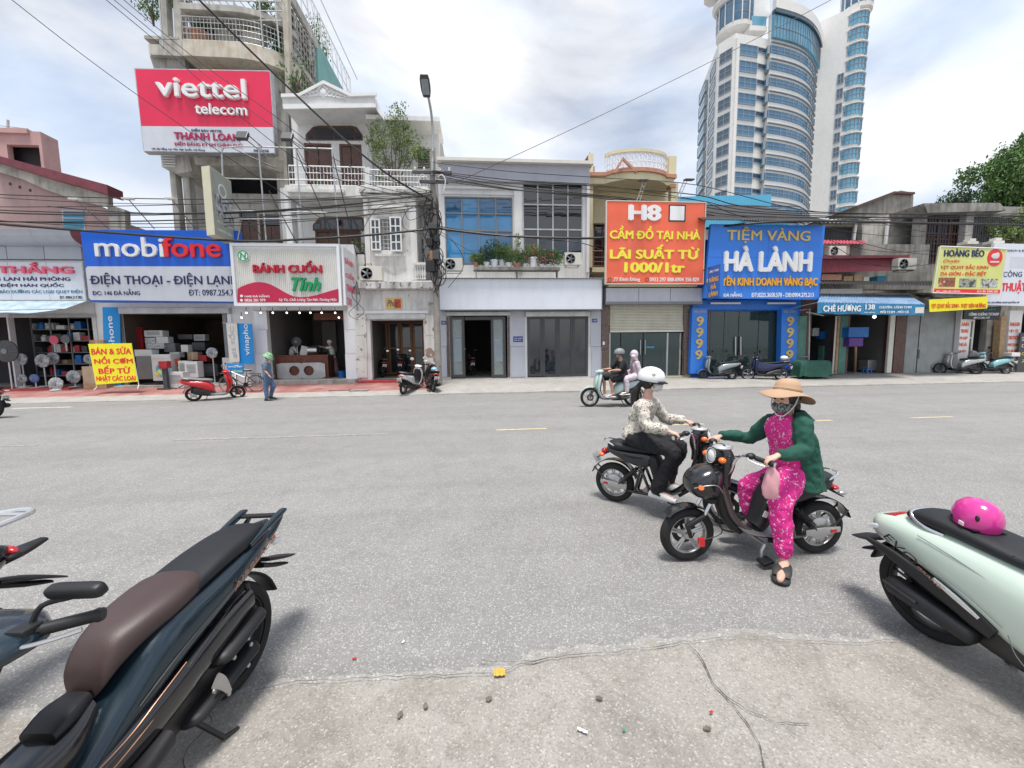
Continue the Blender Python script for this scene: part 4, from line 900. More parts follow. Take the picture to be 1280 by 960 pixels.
ac_unit((449,333,477.5,350.5),FY-.28,'cream air conditioner with left fan on the mouldy ledge of the white house','left')
dd=thing('timber_door','brown timber and glass partition inside the white house doorway','door');x0,x1,z0,z1=rect(470,402,531,468,FY+2.6)
for i in range(4):a=x0+(x1-x0)*i/4;glazed(dd,a+.01,a+(x1-x0)/4-.01,z0,z1,FY+2.6,1,2,'wood_orange','grey_glass',.1,'door_leaf')
# F: white fascia building with blue glass
rF=thing('blue_glass_building','two storey building with blank white fascia, blue and dark glazing above','building')
xF0,xF1=XF(547.5),XF(753.5);Yf=FY+.45;ztF=at(640,226,Yf).z
gb=rect(556.5,246,641,331.5,Yf);gd=rect(653.5,227.5,728.5,324,Yf)
xg0,xg1=at(549.5,290,Yf).x,at(737,290,Yf).x;zfl=at(650,349,FY).z
wall(rF,'wall','plaster_white',xg0,xg1,Yf,Yf+.25,zfl-.1,ztF,[gb,gd]);
x0,x1,z0,z1=rect(553,205,733,227,Yf-.25);boxp(rF,'parapet','parapet_grey',x0-.05,x1+.15,Yf-.25,Yf-.003,z0,z1,bevel=.01);boxp(rF,'roof_coping','off_white',x0-.2,x1+.25,Yf-.45,Yf+9,z1,z1+.13)
pxbox(rF,'wall_band','plaster_white',(553,233,650,236),Yf-.1,.098);pxbox(rF,'wall_band','plaster_white',(553,241,648,243),Yf-.06,.058)
boxp(rF,'side_wall','plaster_white',xg1-.25,xg1-.002,Yf+.26,Yf+9,.3,ztF+.3);boxp(rF,'side_wall','concrete_stain',xg0,xg0+.2,Yf+.26,Yf+9,.3,ztF+.3);boxp(rF,'room_back_wall','interior_dark',xg0+.2,xg1-.25,Yf+2.5,Yf+2.6,zfl,ztF)
def curtain(px,Y,nx,rows,fm,gms,name='window'):
 x0,x1,z0,z1=rect(*px,Y);b=MB();frame(b,x0,x1,z0,z1,Y+.02,Y+.12,.05)
 zz=[z1-(z1-z0)*r for r in rows]
 for i in range(1,nx):x=x0+(x1-x0)*i/nx;b.box(x-.028,x+.028,Y+.01,Y+.11,z0,z1)
 for z in zz[1:-1]:b.box(x0,x1,Y+.014,Y+.106,z-.03,z+.03)
 o=b.build(name,fm,rF)
 for i in range(nx):
  for j in range(len(zz)-1):
   a,c=x0+(x1-x0)*i/nx+.02,x0+(x1-x0)*(i+1)/nx-.02;q=[random.uniform(-.012,.012)for _ in range(4)]
   MB().add([(a,Y+.06+q[0],zz[j+1]+.02),(c,Y+.06+q[1],zz[j+1]+.02),(c,Y+.06+q[2],zz[j]-.02),(a,Y+.06+q[3],zz[j]-.02),(a,Y+.075,zz[j+1]+.02),(c,Y+.075,zz[j+1]+.02),(c,Y+.075,zz[j]-.02),(a,Y+.075,zz[j]-.02)],[(0,3,2,1),(4,5,6,7),(0,1,5,4),(1,2,6,5),(2,3,7,6),(3,0,4,7)]).build('pane',gms(i,j),o)
curtain((556.5,246,641,331.5),Yf,4,(0,.24,.49,.97,1),'grey_frame',lambda i,j:'blue_glass' if (i,j)in ((1,0),(0,1),(1,1),(2,1),(3,1),(0,2),(2,2),(1,2))else 'blue_glass_b')
curtain((653.5,227.5,728.5,324),Yf,4,(0,.29,.61,1),'steel_dull',lambda i,j:'dark_glass')
pxbox(rF,'pilaster','plaster_white',(643,236,652.5,332),Yf-.12,.118);pxbox(rF,'downpipe','white_paint',(733.5,214,737,340),Yf-.2,.1)
boxp(rF,'ledge','plaster_dirty',xF0,xF1,FY-.45,FY+.46,zfl-.22,zfl-.05)
pfr=rect(592,335,699,338.5,FY-.35);b=MB();b.box(pfr[0],pfr[1],FY-.55,FY-.1,pfr[2],pfr[3]);[b.box(x-.02,x+.02,FY-.5,FY-.2,zfl-.05,pfr[2])for x in (pfr[0]+.1,(pfr[0]+pfr[1])/2,pfr[1]-.1)]
tag(b.build('plant_shelf','concrete_old'),'narrow shelf carrying the row of potted plants under the blue glazing','shelf')
corrug(rF,'eave_sheet','grey_sheet',(xF0-.1,FY+.1,zfl+.03),(xF1+.2,FY+.1,zfl+.03),(xF1+.2,FY-.75,zfl-.08),(xF0-.1,FY-.75,zfl-.08),60,.02)
fs=rect(549,348,752.5,387,FY-.62);fsc=boxp(rF,'blank_fascia','white_panel',fs[0],fs[1],FY-.62,FY-.45,fs[2],fs[3],bevel=.006);boxp(rF,'fascia_soffit','grey_frame',fs[0],fs[1],FY-.449,FY,fs[2]+.02,fs[2]+.09)
b=MB();frame(b,fs[0]-.02,fs[1]+.02,fs[2]-.02,fs[3]+.01,FY-.625,FY-.44,.035);b.build('fascia_trim','grey_frame',rF)
b=MB();b.prism([(FY-.62,fs[2]),(FY-.45,fs[2]),(FY-.45,fs[3]),(FY-.62,fs[3])],'x',fs[0]-.12,fs[0]-.022);b.build('fascia_end','sign_blue_b',rF)
zg=zf+.02;h1=(XF(562.5),XF(634.5),zg,at(600,391,FY).z+.0);h2=(XF(659),XF(735.5),zg,at(700,392,FY).z)
wall(rF,'wall','plaster_white',xF0,xF1-.1,FY+.004,FY+.25,.1,zfl-.23,[h1,h2])
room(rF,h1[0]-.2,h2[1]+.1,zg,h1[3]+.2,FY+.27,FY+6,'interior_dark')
for (a,c)in ((548.5,558),(637.5,656),(738.5,751.5)):
 for (t0,t1)in ((389,433),(433.7,471)):pxbox(rF,'wall_panel','grey_panel',(a+(t0-389)*.02,t0,c+(t0-389)*.008,t1),FY-.05,.05)
for (a,c)in ((558.5,562),(634.8,637)):pxbox(rF,'granite_jamb','granite',(a,396,c,471),FY-.035,.035)
shutter_box(rF,(557,389.5,638,394.5),FY-.2);shutter_box(rF,(657,389,738,395.5),FY-.2)
d1=thing('folding_door','open dark framed folding door showing a dim hall with a motorbike','door',(0,0,0),0,'folding doors');
for (a,c)in ((563,581),(614,632)):
 x0,x1,z0,z1=rect(a,396,c,471.5,FY-.02);lf=glazed(d1,x0,x1,z0,z1,FY-.02,1,1,'dark_frame','clear_glass',.11,'door_leaf');pxbox(lf,'frosted_film','frosted',(a+3.5,423,c-4,452),FY+.006,.005)
x0,x1,z0,z1=rect(581,396,614,400,FY);boxp(d1,'head_rail','dark_frame',x0,x1,FY,FY+.08,z0,z1)
d2=thing('folding_door','closed dark framed folding door of four glass leaves','door',(0,0,0),0,'folding doors')
for i in range(4):a=659.5+75.5*i/4;x0,x1,z0,z1=rect(a,396,a+18.6,470.5,FY+.05);glazed(d2,x0,x1,z0,z1,FY+.05,1,1,'dark_frame','dark_glass',.1,'door_leaf')
def plate(px,word,label,Y=FY-.06):
 o=pxbox(None,'number_plate','text_navy',px,Y,.012);tag(o,label,'plate');M['plate_blue']=M.get('plate_blue')or mat('plate_blue',(.02,.04,.25),.4)
 o.data.materials[0]=M['plate_blue'];ptext(word,o,'text_white',(px[0]+1,px[1]+1.2,px[2]-1,px[3]-1.2),Y-.002,ext=.002);return o
plate((551.5,401,557.5,405.8),'142','small blue house number plate left of the open folding door');plate((740,398.5,746.5,403),'140','small blue house number plate right of the closed folding door');plate((641.5,420.5,653.5,427.5),'CHO THUÊ\nNHÀ 0912','wider blue notice plate between the two folding doors')
ac_unit((555,322.5,578,338),FY-.4,'beige air conditioner with dark grille below the blue glazing','left');ac_unit((706,315.5,727,331),FY-.25,'white air conditioner with round fan below the dark glazing','left')
pots=[(595,'terracotta',.11,.2,.22),(601,'white_paint',.09,.1,.12),(608,'white_gloss',.14,.22,.3),(618,'white_gloss',.16,.32,.42),(627.5,'white_gloss',.12,.34,.32),(636,'white_gloss',.15,.2,.36),(646,'terracotta',.18,.16,.3),(656,'white_paint',.12,.16,.28),(666,'white_gloss',.2,.42,.3),(677,'white_paint',.12,.14,.3),(686,'white_paint',.12,.14,.34),(694,'white_gloss',.1,.14,.3)]
desc=['square brown pot at the left end of the shelf','tiny white pot second from the left on the shelf','white pot with the left part of the round bush','white tapered pot under the large round bush','tall white square pot right of the large bush','white pot with pale green leaves, middle left','wide red clay pot in the middle of the shelf','small white pot right of the red clay one','large white pot with bright top and bare lower leaves','small white pot under pink blossom','white pot with dense leaves, third from the right end','white pot at the right end of the shelf']
for (px,pm,pr,ph,fr),dsc in zip(pots,desc):
 base=at(px,335,FY-.35);base.z=pfr[3]+.002;t=thing('potted_plant','leafy plant in '+dsc,'plant',base,0,'potted plants on the shelf')
 MB().lathe([(pr*.7,0),(pr*.95,ph*.85),(pr*1.1,ph*.87),(pr*1.1,ph),(pr*.92,ph),(pr*.9,ph*.9)],14 if pr!=.12 or ph<.3 else 4).build('pot',pm,t,smooth=True);MB().lathe([(.001,ph*.92),(pr*.9,ph*.92)],12,caps=False).build('soil','soil',t)
 b=MB();zc_=ph+fr*.95
 leaves(b,(0,0,zc_),fr*1.15,int(350+2600*fr),.036,(1.15,.9,1.),.1,8);b.build('foliage','leaf_dark' if 606<px<620 else ('leaf_light' if px in (636,666,595)else 'leaf'),t)
 s=MB()
 for k in range(4):a=random.uniform(0,6.28);s.tube([(0,0,ph*.9),(math.cos(a)*fr*.3,math.sin(a)*fr*.2,ph+fr*.6),(math.cos(a)*fr*.6,math.sin(a)*fr*.4,zc_+fr*.3)],[.012,.008,.003],4)
 s.build('stem','bark',t)
 if px in (666,677,686,656):
  f=MB();[f.ball((random.gauss(0,fr*.5),random.uniform(-fr,0),zc_+random.gauss(0,fr*.5)),.028,6,k=4)for _ in range(14)];f.build('blossom','flower_pink',t)
 if px==656:b=MB();[leaves(b,(-.28,0,ph+.6+k*.14),.12,60,.04,(1,1,1),.1,6)for k in range(5)];b.build('tall_shoot','leaf_light',t)
 # G: cream house with the orange pawn sign
rG=thing('cream_house','cream house with terracotta trimmed roof balcony, half closed shutter and granite pillars','house')
xG0,xG1=XF(753.6),XF(864);YG=FY+.6
def gz(py,px=790,Y=YG):return at(px,py,Y).z
wall(rG,'wall','cream_wall',at(740,300,YG+1.2).x,at(846,300,YG+1.2).x,YG+1.2,YG+1.4,4.2,gz(212),[rect(742,279,765,334,YG+1.2),rect(770,268,830,330,YG+1.2)])
boxp(rG,'room_back_wall','interior_dark',at(740,300,YG+1.2).x,at(846,300,YG+1.2).x,YG+4,YG+4.1,4,gz(212))
boxp(rG,'side_wall','cream_wall',at(846,300,YG+1.2).x-.25,at(846,300,YG+1.2).x-.002,YG+1.41,YG+9,4,gz(213));boxp(rG,'side_wall','maroon_roof',at(739,300,YG+1.2).x,at(739,300,YG+1.2).x+.2,YG+1.41,YG+9,4,gz(190))
boxp(rG,'roof','concrete',at(740,300,YG+1.2).x+.21,at(846,300,YG+1.2).x-.26,YG+1.41,YG+9,gz(214)-.1,gz(214))
x0,x1=at(736,220,YG).x,at(846,220,YG).x
pl=[(x0,YG+1.2),(x0,YG+.25),(x0+.8,YG+.2)]+[(x0+.8+(x1-x0-1.2)*t,YG+.2-.55*math.sin(math.pi*t)**.6)for t in [k/14 for k in range(1,14)]]+[(x1-.4,YG+.2),(x1,YG+.25),(x1,YG+1.2)]
MB().prism(pl,'z',gz(228),gz(219)).build('balcony_slab','cream_wall',rG,smooth=True,angle=30)
MB().prism([(x+(0 if abs(x-x0)>.01 and abs(x-x1)>.01 else (-.08 if abs(x-x0)<.01 else .08)),y-.1 if y<YG+1 else y)for x,y in pl],'z',gz(219)+.001,gz(214.5)).build('balcony_lip','terracotta',rG,smooth=True,angle=30)
zt0,zt1=gz(214),gz(193)
fp=pl[2:-2];railing(rG,[(x,y,0)for x,y in fp],zt0,zt1-.05,26,'white_paint',.02,rows=(zt0+.3,zt0+.62));b=MB()
for k in range(len(fp)-1):
 a,c=V((fp[k][0],fp[k][1],0)),V((fp[k+1][0],fp[k+1][1],0));m_=(a+c)/2
 for z in (zt0+.2,zt0+.48):b.tube([m_+V((.09*math.cos(q),0,z+.12*math.sin(q)))for q in [j*math.pi/4 for j in range(9)]],.014,4)
b.build('iron_scroll','white_paint',rG)
MB().rings([[V((x,y-.05,zt1-.05)),V((x,y+.1,zt1-.05)),V((x,y+.1,zt1+.08)),V((x,y-.05,zt1+.08))]for x,y in fp]).build('parapet_cap','cream_wall',rG)
for (a,c,t,u)in ((736,742,192,215),(836,845.5,195,219),(737,741,230,334),(838,845,228,340)):pxbox(rG,'pier','cream_wall',(a,t,c,u),YG+.25,.3)
ppoly(rG,'roof_gable','terracotta',[(766,216),(779,196),(798,215),(795,216),(779,200),(770,216)],YG-.42,.08);ppoly(rG,'red_edge','maroon_roof',[(731,200),(737.5,190),(737.5,215),(731,203)],YG+.4,.2)
for (a,c,t,u)in ((736.5,741.5,230.5,234),(837.5,845.5,230,234)):pxbox(rG,'capital','terracotta',(a,t,c,u),YG+.2,.36)
pxbox(rG,'spandrel','cream_wall',(741,271,760,279),YG+1.0,.19);pxbox(rG,'balcony_slab','cream_wall',(740,334,770,340),YG+.3,.9)
x0,x1,z0,z1=rect(742,279,765,334,YG+1.2);glazed(rG,x0,x1,z0,z1,YG+1.24,2,2,'wood_brown','dark_glass',.1,'balcony_door')
a=at(741,334,YG+.35);c=at(762,334,YG+.35);railing(rG,[(a.x,a.y,0),(c.x,c.y,0)],a.z,at(750,314,YG+.35).z,8,'wood_brown',.025,rows=(a.z+.25,a.z+.45))
z0=at(800,379,FY-.55).z;boxp(rG,'canopy','cream_wall',xG0+.02,xG1-.2,FY-.7,FY,at(800,358,FY-.7).z,at(800,353,FY-.7).z)
for (a,c)in ((757.5,798.5),(798.5,838),(838,878)):pxbox(rG,'fascia_panel','grey_panel',(a+.3,360,c-.3,377),FY-.6,.59)
b=MB();x0,x1,z0,z1=rect(757,376.6,878.5,380,FY-.62);b.box(x0,x1,FY-.62,FY-.0,z0,z1-.01);b.build('fascia_trim','grey_frame',rG)
zg2=.34;hG=(XF(761.5),XF(856.5),zg2,at(800,380,FY).z-.02);wall(rG,'wall','cream_wall',xG0+.01,xG1,FY+.01,FY+.25,.1,at(800,357,FY).z,[hG])
room(rG,hG[0]-.2,hG[1]+.2,zg2,hG[3]+.1,FY+.27,FY+4.5,'interior_grey','concrete')
for (a,c)in ((752.3,761.5),(855,863.5)):
 for (t0,t1)in ((380,406),(406.4,437),(437.4,469)):pxbox(rG,'granite_panel','granite',(a,t0,c,t1),FY-.1,.105)
pxbox(rG,'doorbell','white_paint',(753.5,427,756,431),FY-.13,.028)
x0,x1,z0,z1=rect(762.5,381,855,414,FY-.02);slats(rG,'roller_shutter','shutter',x0,x1,z0,z1,FY,17);pxbox(rG,'shutter_foot','off_white',(762.5,413,855,415),FY-.04,.06)
dg=thing('glass_door','frameless greenish glass front with long steel handles under the cream roller shutter','door')
for (a,c)in ((763,775),(776,803),(804,833.5),(834.5,849)):x0,x1,z0,z1=rect(a,416,c,469,FY+.1);boxp(dg,'glass_leaf','green_glass',x0,x1,FY+.1,FY+.115,z0,z1)
pxbox(dg,'mullion','steel_dull',(833,416,835,469.5),FY+.09,.05);pxbox(dg,'jamb','steel_dull',(849,416,851,469),FY+.07,.06);pxbox(dg,'jamb','steel_dull',(761.5,416,763,469),FY+.07,.06)
for px in (800.5,806.5):b=MB();a=at(px,425,FY+.02);c=at(px,443,FY+.02);b.tube([a,c],.018,6);[b.tube([q,q+V((0,.08,0))],.012,5)for q in (a.lerp(c,.1),a.lerp(c,.9))];b.build('handle','steel',dg)
ppoly(dg,'arrow_sticker','text_teal',[(808,433),(816,433),(816,432),(818.5,434),(816,436),(816,435),(808,435)],FY+.09,.004)
sG=thing('pawn_sign','tall orange sign with white and yellow raised lines above the cream shutter','sign');Yo=FY-.95
ppoly(sG,'face','sign_orange',[(758,251.5),(881,253.5),(879,356),(757,352.5)],Yo,.12)
b=MB();x0,x1,z0,z1=rect(757.2,251.5,881,355.2,Yo);frame(b,x0,x1,z0,z1,Yo-.02,Yo+.14,.03);b.build('frame','off_white',sG)
ptext('H8',sG,'text_white',(785,256,826.5,276),Yo,ext=.03,bold=.06);ptext('CẦM ĐỒ TẠI NHÀ',sG,'text_yellow',(762,283,875.5,302),Yo,ext=.02,bold=.04);ptext('LÃI SUẤT TỪ',sG,'text_yellow',(762,306,874,324),Yo,ext=.02,bold=.05);ptext('1000/1tr',sG,'text_yellow',(780,328,856,341),Yo,ext=.02,bold=.05)
ptext('77 Đinh Đông',sG,'text_white',(767,347,800,352.5),Yo,bold=.025);ptext('0933 297 888-0904 356 829',sG,'text_white',(812,347,873.5,352),Yo,bold=.025)
for px in (762,808.5):p=at(px,349.5,Yo-.003);MB().lathe([(.085,0),(.085,.006),(.06,.006),(.06,0)],14,Matrix.Translation(p)@Matrix.Rotation(rad(90),4,'X'),caps=False).build('icon_ring','wood_red',sG)
o=pxbox(sG,'plate','text_black',(836,256,857,276.8),Yo-.012,.012);pxbox(o,'plate_face','text_white',(837.5,257.5,855.5,275.3),Yo-.018,.006)
for i,(bx,by,tx,ty)in enumerate(((796,251,804,227),(844,252,855,226))):
 t=thing('sign_lamp',('flood lamp on a ladder like arm above the orange sign, left one','flood lamp on a bent arm above the orange sign, right one')[i],'lamp',(0,0,0),0,'flood lamps above the orange sign');p0,p1=at(bx,by,Yo+.1),at(tx,ty,Yo-.4);b=MB();b.tube([p0,p1],.02,5);b.tube([p0+V((.12,0,0)),p1+V((.12,0,0))],.015,5)
 for k in range(1,4):b.tube([p0.lerp(p1,k/4),p0.lerp(p1,k/4)+V((.12,0,0))],.012,4)
 b.build('arm','galv_pipe',t);MB().mbox(Matrix.Translation(p1+V((-.05 if i==0 else .15,-.1,0)))@Matrix.Rotation(.2,4,'X'),.36,.24,.06).build('lamp_head','dark_frame',t,bevel=.01)
 # H: gold shop
rH=thing('gold_shop','gold shop with blue pillars, blue fascia and a wide glass front','shop')
xH0,xH1=xG1+.01,XF(999);zh=.28;hH=(XF(886.5),XF(976),zh,at(930,388.5,FY).z)
wall(rH,'wall','sign_blue_b',xH0,xH1-.02,FY+.004,FY+.25,.1,at(930,300,FY).z,[hH]);room(rH,hH[0]-.05,hH[1]+.05,zh,hH[3]+.1,FY+.27,FY+4,'interior_grey','concrete')
boxp(rH,'roof','dark_sheet',xH0,xH1,FY+.26,FY+8,at(930,300,FY).z-.2,at(930,300,FY).z-.05)
for (a,c)in ((866,932.5),(932.8,999.5)):pxbox(rH,'fascia_panel','sign_blue_b',(a,375,c,387),FY-.22,.22)
for px in ((889,378,926,380),(960,378,995,380)):pxbox(rH,'tube_light','white_paint',px,FY-.4,.06)
for (pa,lab)in (([(865.5,385),(884.5,385),(883,467),(862.5,467)],'a'),([(977.5,385),(998,384.5),(995,462),(975.5,463)],'b')):
 o=ppoly(rH,'sign_pillar','sign_blue_light',pa,FY-.3,.29);xa=(pa[0][0]+pa[1][0])/2
 x_=at(xa,389,FY-.3).x;ptext('HÀ LÀNH',o,'text_gold',(xa-7.5,387,xa+7.5,391),FY-.3)
 for k in range(4):d=(pa[3][0]-pa[0][0])*(k+.4)/5.6;ptext('9',o,'text_gold',(xa-4.6+d,395.5+k*14,xa+4.6+d,407.5+k*14),FY-.3,bold=.04,ext=.03)
for (a,c)in ((884.5,886.5),(972.5,975.5)):pxbox(rH,'granite_jamb','granite',(a,388,c,466),FY-.04,.04)
dh=thing('glass_door','wide frameless glass front of the gold shop with paired steel handles','door')
for (a,c)in ((887,904),(904.6,922),(922.8,947),(947.8,974)):x0,x1,z0,z1=rect(a,389,c,466,FY+.1);boxp(dh,'glass_leaf','green_glass',x0,x1,FY+.1,FY+.115,z0,z1)
for px in (919.5,926):b=MB();a=at(px,421,FY+.02);c=at(px,444,FY+.02);b.tube([a,c],.03,6);[b.tube([q,q+V((0,.08,0))],.02,5)for q in (a.lerp(c,.15),a.lerp(c,.85))];b.build('handle','steel',dh)
for i,(px,m_,lab)in enumerate((((950,433,975,452),'steel_dull','low glass counter inside the gold shop, right'),((888,432,915,452),'grey_frame','low glass counter inside the gold shop, left'))):
 x0,x1,z0,z1=rect(*px,FY+1.6);t=thing('display_counter',lab,'counter');boxp(t,'base','off_white' if i==0 else 'dark_frame',x0,x1,FY+1.6,FY+2.2,zh,z0+.3,bevel=.01);boxp(t,'glass_top','clear_glass',x0,x1,FY+1.6,FY+2.2,z0+.302,z1)
tv=tag(pxbox(None,'wall_screen','dark_frame',(945,394,955,408),FY+.5,.05),'small dark screen hung inside the gold shop glass','screen');
tag(pxbox(None,'banner_strip','sign_crimson',(888,389.5,932,394),FY+.6,.02),'dark red strip hung inside the top of the gold shop glass','banner')
sH=thing('gold_shop_sign','large blue sign with gold, white and amber raised lettering','sign');Yh=FY-1.0
ppoly(sH,'face','sign_blue_light',[(889,280),(1031.5,282),(1023.5,374.5),(880,372.5)],Yh,.15)
for (a,b_,c,d)in ((959.2,283,960,373),(883,321.5,1029,322.2)):pxbox(sH,'panel_joint','sign_blue_b',(a,b_,c,d),Yh-.004,.004)
ptext('TIỆM VÀNG',sH,'text_gold',(908,284,1012,304.5),Yh,ext=.04,bold=.02);ptext('HÀ LÀNH',sH,'text_white',(904,308,1014,340),Yh,ext=.08,bold=.06);ptext('CHUYÊN KINH DOANH VÀNG BẠC',sH,'text_amber',(883,345,1021,360),Yh,ext=.05,bold=.035)
ptext('70 ĐÀ NẴNG',sH,'text_white',(898,365,927.5,371),Yh,bold=.03);ptext('ĐT:0225.3650.570 - DĐ:0904.275.213',sH,'text_white',(939,366,1017,371.5),Yh,bold=.03)
sP=thing('projecting_sign','small blue box sign with amber words sticking out in front of the gold shop sign','sign')
ca,cb=at(884.5,354,Yh-.25),at(900,350,Yh-1.0);z0,z1=at(884,374,Yh-.3).z,at(886,334,Yh-.3).z
dv=V((cb.x-ca.x,cb.y-ca.y,0));ln=dv.length;an=math.atan2(dv.y,dv.x)
mP=Matrix.Translation((ca.x,ca.y,0))@Matrix.Rotation(an,4,'Z');MB().box(0,ln,0,.18,z0,z1).xf(mP).build('box','sign_blue_b',sP,bevel=.01)
H_=z1-z0
for i,s in enumerate(('VÀNG','HÀ','LÀNH')):w_=(.75,.4,.7)[i]*ln;text(s,sP,'text_amber',(ln-w_)/2,(ln+w_)/2,z1-H_*(.5+.22*i),z1-H_*(.32+.22*i),0,mtx=mP,bold=.04)
text('CÔNG TY TNHH',sP,'text_white',.1,ln-.1,z1-H_*.2,z1-H_*.12,0,mtx=mP)
b=MB();b.tube([at(878,338,Yh+.1),at(888,334,Yh-.4)],.02,5);b.tube([at(878,352,Yh+.1),at(890,357,Yh-.4)],.015,5);b.build('bracket','dark_frame',sP)
r5=thing('sheet_roof_building','building with bright cyan metal wall rising behind the blue gold shop sign','building');Ys5=24.
a,c,d,e=at(846,246,Ys5),at(964,243,Ys5),at(964,285,Ys5),at(846,285,Ys5)
corrug(r5,'wall_sheet','cyan_sheet',a,c,d,e,26,.02);corrug(r5,'wall_sheet','cyan_dark',at(930,262,Ys5-.3),at(982,262,Ys5-.3),at(986,285,Ys5-.3),at(930,285,Ys5-.3),12,.02)
pxbox(r5,'wall','concrete',(846,284,985,420),Ys5+.1,6)
corrug(r5,'ridge_sheet','cyan_sheet',at(964,261,Ys5-.5),at(982,262,Ys5-.5),at(984,266,Ys5-.6),at(964,265,Ys5-.6),5,.01)
x0,x1,z0,z1=rect(878,276,1036,279,FY-1.3);zq=at(950,268,FY+4).z
corrug(rH,'roof_sheet','dark_sheet',(x0,FY+3,zq+.1),(x1,FY+3,zq+.1),(x1,FY-1.35,z1),(x0,FY-1.35,z1),46,.03)
corrug(rH,'roof_patch','grey_sheet',at(970,274,FY-.5)+V((0,0,.12)),at(1036,276,FY-.5)+V((0,0,.12)),at(1036,279,FY-.9)+V((0,0,.1)),at(965,277,FY-.9)+V((0,0,.1)),16,.02)
# I: low shops with the blue awning
rI=thing('dessert_shop','low dim shop behind a blue lettered awning, green plank doors folded aside','shop')
xI0,xI1=xH1,XF(1088);zi=.27;
h1=(XF(1013),XF(1044),zi,at(1030,393,FY).z);h2=(XF(1061),XF(1110),zi,at(1085,392,FY).z)
xJ1=XF(1206);wall(rI,'wall','wood_brown',xI0,XF(1132),FY+.004,FY+.2,.1,at(1060,372,FY).z,[h1,h2])
room(rI,h1[0]-.1,h1[1]+.05,zi,h1[3]+.2,FY+.21,FY+3.4,'interior_dark');room(rI,h2[0]-.1,h2[1]+.05,zi,h2[3]+.2,FY+.21,FY+3.4,'interior_grey')
for (a,c,m_)in ((997,1009,'green_sheet'),(1044.5,1051,'off_white'),(1051.5,1060.5,'green_sheet')):
 p0,p1=at(a,395,FY-.1),at(c,395,FY-.1);q1,q0=at(c-2,467,FY-.1),at(a-2,467,FY-.1);corrug(rI,'plank_door',m_,V((p0.x,FY-.1,p0.z)),V((p1.x,FY-.1,p1.z)),V((p1.x,FY-.1,q1.z)),V((p0.x,FY-.1,q0.z)),3,.02)
pxbox(rI,'post','wood_raw',(1046,396,1048.5,466),FY-.16,.05);pxbox(rI,'post','off_white',(1111,392,1117,466),FY-.1,.1);pxbox(rI,'post','wood_brown',(1118.5,392,1131,467),FY-.12,.12)
boxp(rI,'beam','dark_sheet',XF(1012),XF(1130),FY-.16,FY,at(1060,394,FY-.1).z,at(1060,388,FY-.1).z);pxbox(rI,'white_beam','off_white',(1026,361,1078,367),FY-.5,.1);pxbox(rI,'wall_strip','concrete_old',(1030,366,1205,378),FY-.1,.1)
b=MB();b.tube([at(1000,388,FY-.3),at(1012,386,FY-.3),at(1011,450,FY-.3)],.03,6);b.tube([at(999,446,FY-.3),at(1012,446,FY-.3)],.02,6);b.tube([at(1008,390,FY-.6),at(1030,394.5,FY-1.)],.03,6);b.build('awning_pipe','galv_pipe',rI)
awn=thing('blue_awning','blue canvas awning with white lettering and striped slope over the dessert shop','awning');Ya=FY-1.9
A0,A1=at(1022,378,Ya),at(1156,380.5,Ya);T0,T1=at(1026,367,FY-.5),at(1136,369,FY-.5)
corrug(awn,'slope_sheet','awning_blue',T0,T1,A1,A0,34,.022);n=30;b=MB();top=[];bot=[]
zb0,zb1=at(1022,392,Ya).z,at(1156,394.5,Ya).z
for i in range(n+1):t=i/n;x=A0.x+(A1.x-A0.x)*t;w_=.02*math.sin(t*40);top.append(V((x,Ya,A0.z+(A1.z-A0.z)*t)));bot.append(V((x,Ya-.02+w_,zb0+(zb1-zb0)*t+.02*math.sin(t*23))))
for i in range(n):b.quad(top[i],top[i+1],bot[i+1],bot[i]);b.quad(top[i]+V((0,.008,0)),bot[i]+V((0,.008,0)),bot[i+1]+V((0,.008,0)),top[i+1]+V((0,.008,0)))
mat('canvas_blue',(.03,.20,.38),.7,var=.12,vs=3);b.build('valance','canvas_blue',awn,smooth=True)
Yv2=Ya-.045;ptext('CHÈ HƯƠNG',awn,'text_white',(1029,380,1076,389.5),Yv2,bold=.035);ptext('138',awn,'text_white',(1081.5,380.5,1093.5,387),Yv2,bold=.03);ptext('ĐÀ NẴNG',awn,'text_white',(1080.5,389,1093.5,391.3),Yv2)
ptext('CHUYÊN : LÒNG CHIM',awn,'text_white',(1099,382,1139,385.5),Yv2,bold=.02);ptext('MÔI CHIM - MÔI CÁ',awn,'text_white',(1100,388,1136,391.5),Yv2,bold=.02);pxbox(awn,'white_patch','off_white',(1144,384,1155,391.5),Yv2,.006)
b=MB();b.tube([A0,V((A0.x,FY-.5,A0.z-.1))],.02,5);b.tube([A1,V((A1.x,FY-.5,A1.z-.1))],.02,5);b.tube([A0+V((0,.03,-.02)),A1+V((0,.03,-.02))],.02,5);b.build('frame','galv_pipe',awn)
p=at(1093,396,FY-.6);t=thing('hanging_bulb','glowing bulb under the blue awning','bulb',p);MB().ball((0,0,0),.07,10,k=6).build('glass','bulb',t,smooth=True);MB().tube([(0,0,.06),(0,0,.35)],.012,5).build('wire','cable_black',t)
rJ=thing('shuttered_shop','shop closed with grey corrugated metal doors beneath the yellow banner','shop')
zj1=at(1165,386,FY).z;wall(rJ,'wall','concrete_old',XF(1132),xJ1,FY+.06,FY+.3,.1,at(1165,366,FY).z)
for (a,c,a2,c2)in ((1133,1148.5,1128,1146),(1149.5,1205,1147.5,1201)):xa,xc=at((a+a2)/2,430,FY).x,at((c+c2)/2,430,FY).x;corrug(rJ,'metal_door','grey_sheet',V((xa,FY,zj1)),V((xc,FY,zj1)),V((xc,FY,zi)),V((xa,FY,zi)),5 if a<1140 else 16,.03)
pxbox(rJ,'lock','dark_frame',(1147,437,1149.5,448),FY-.06,.05)
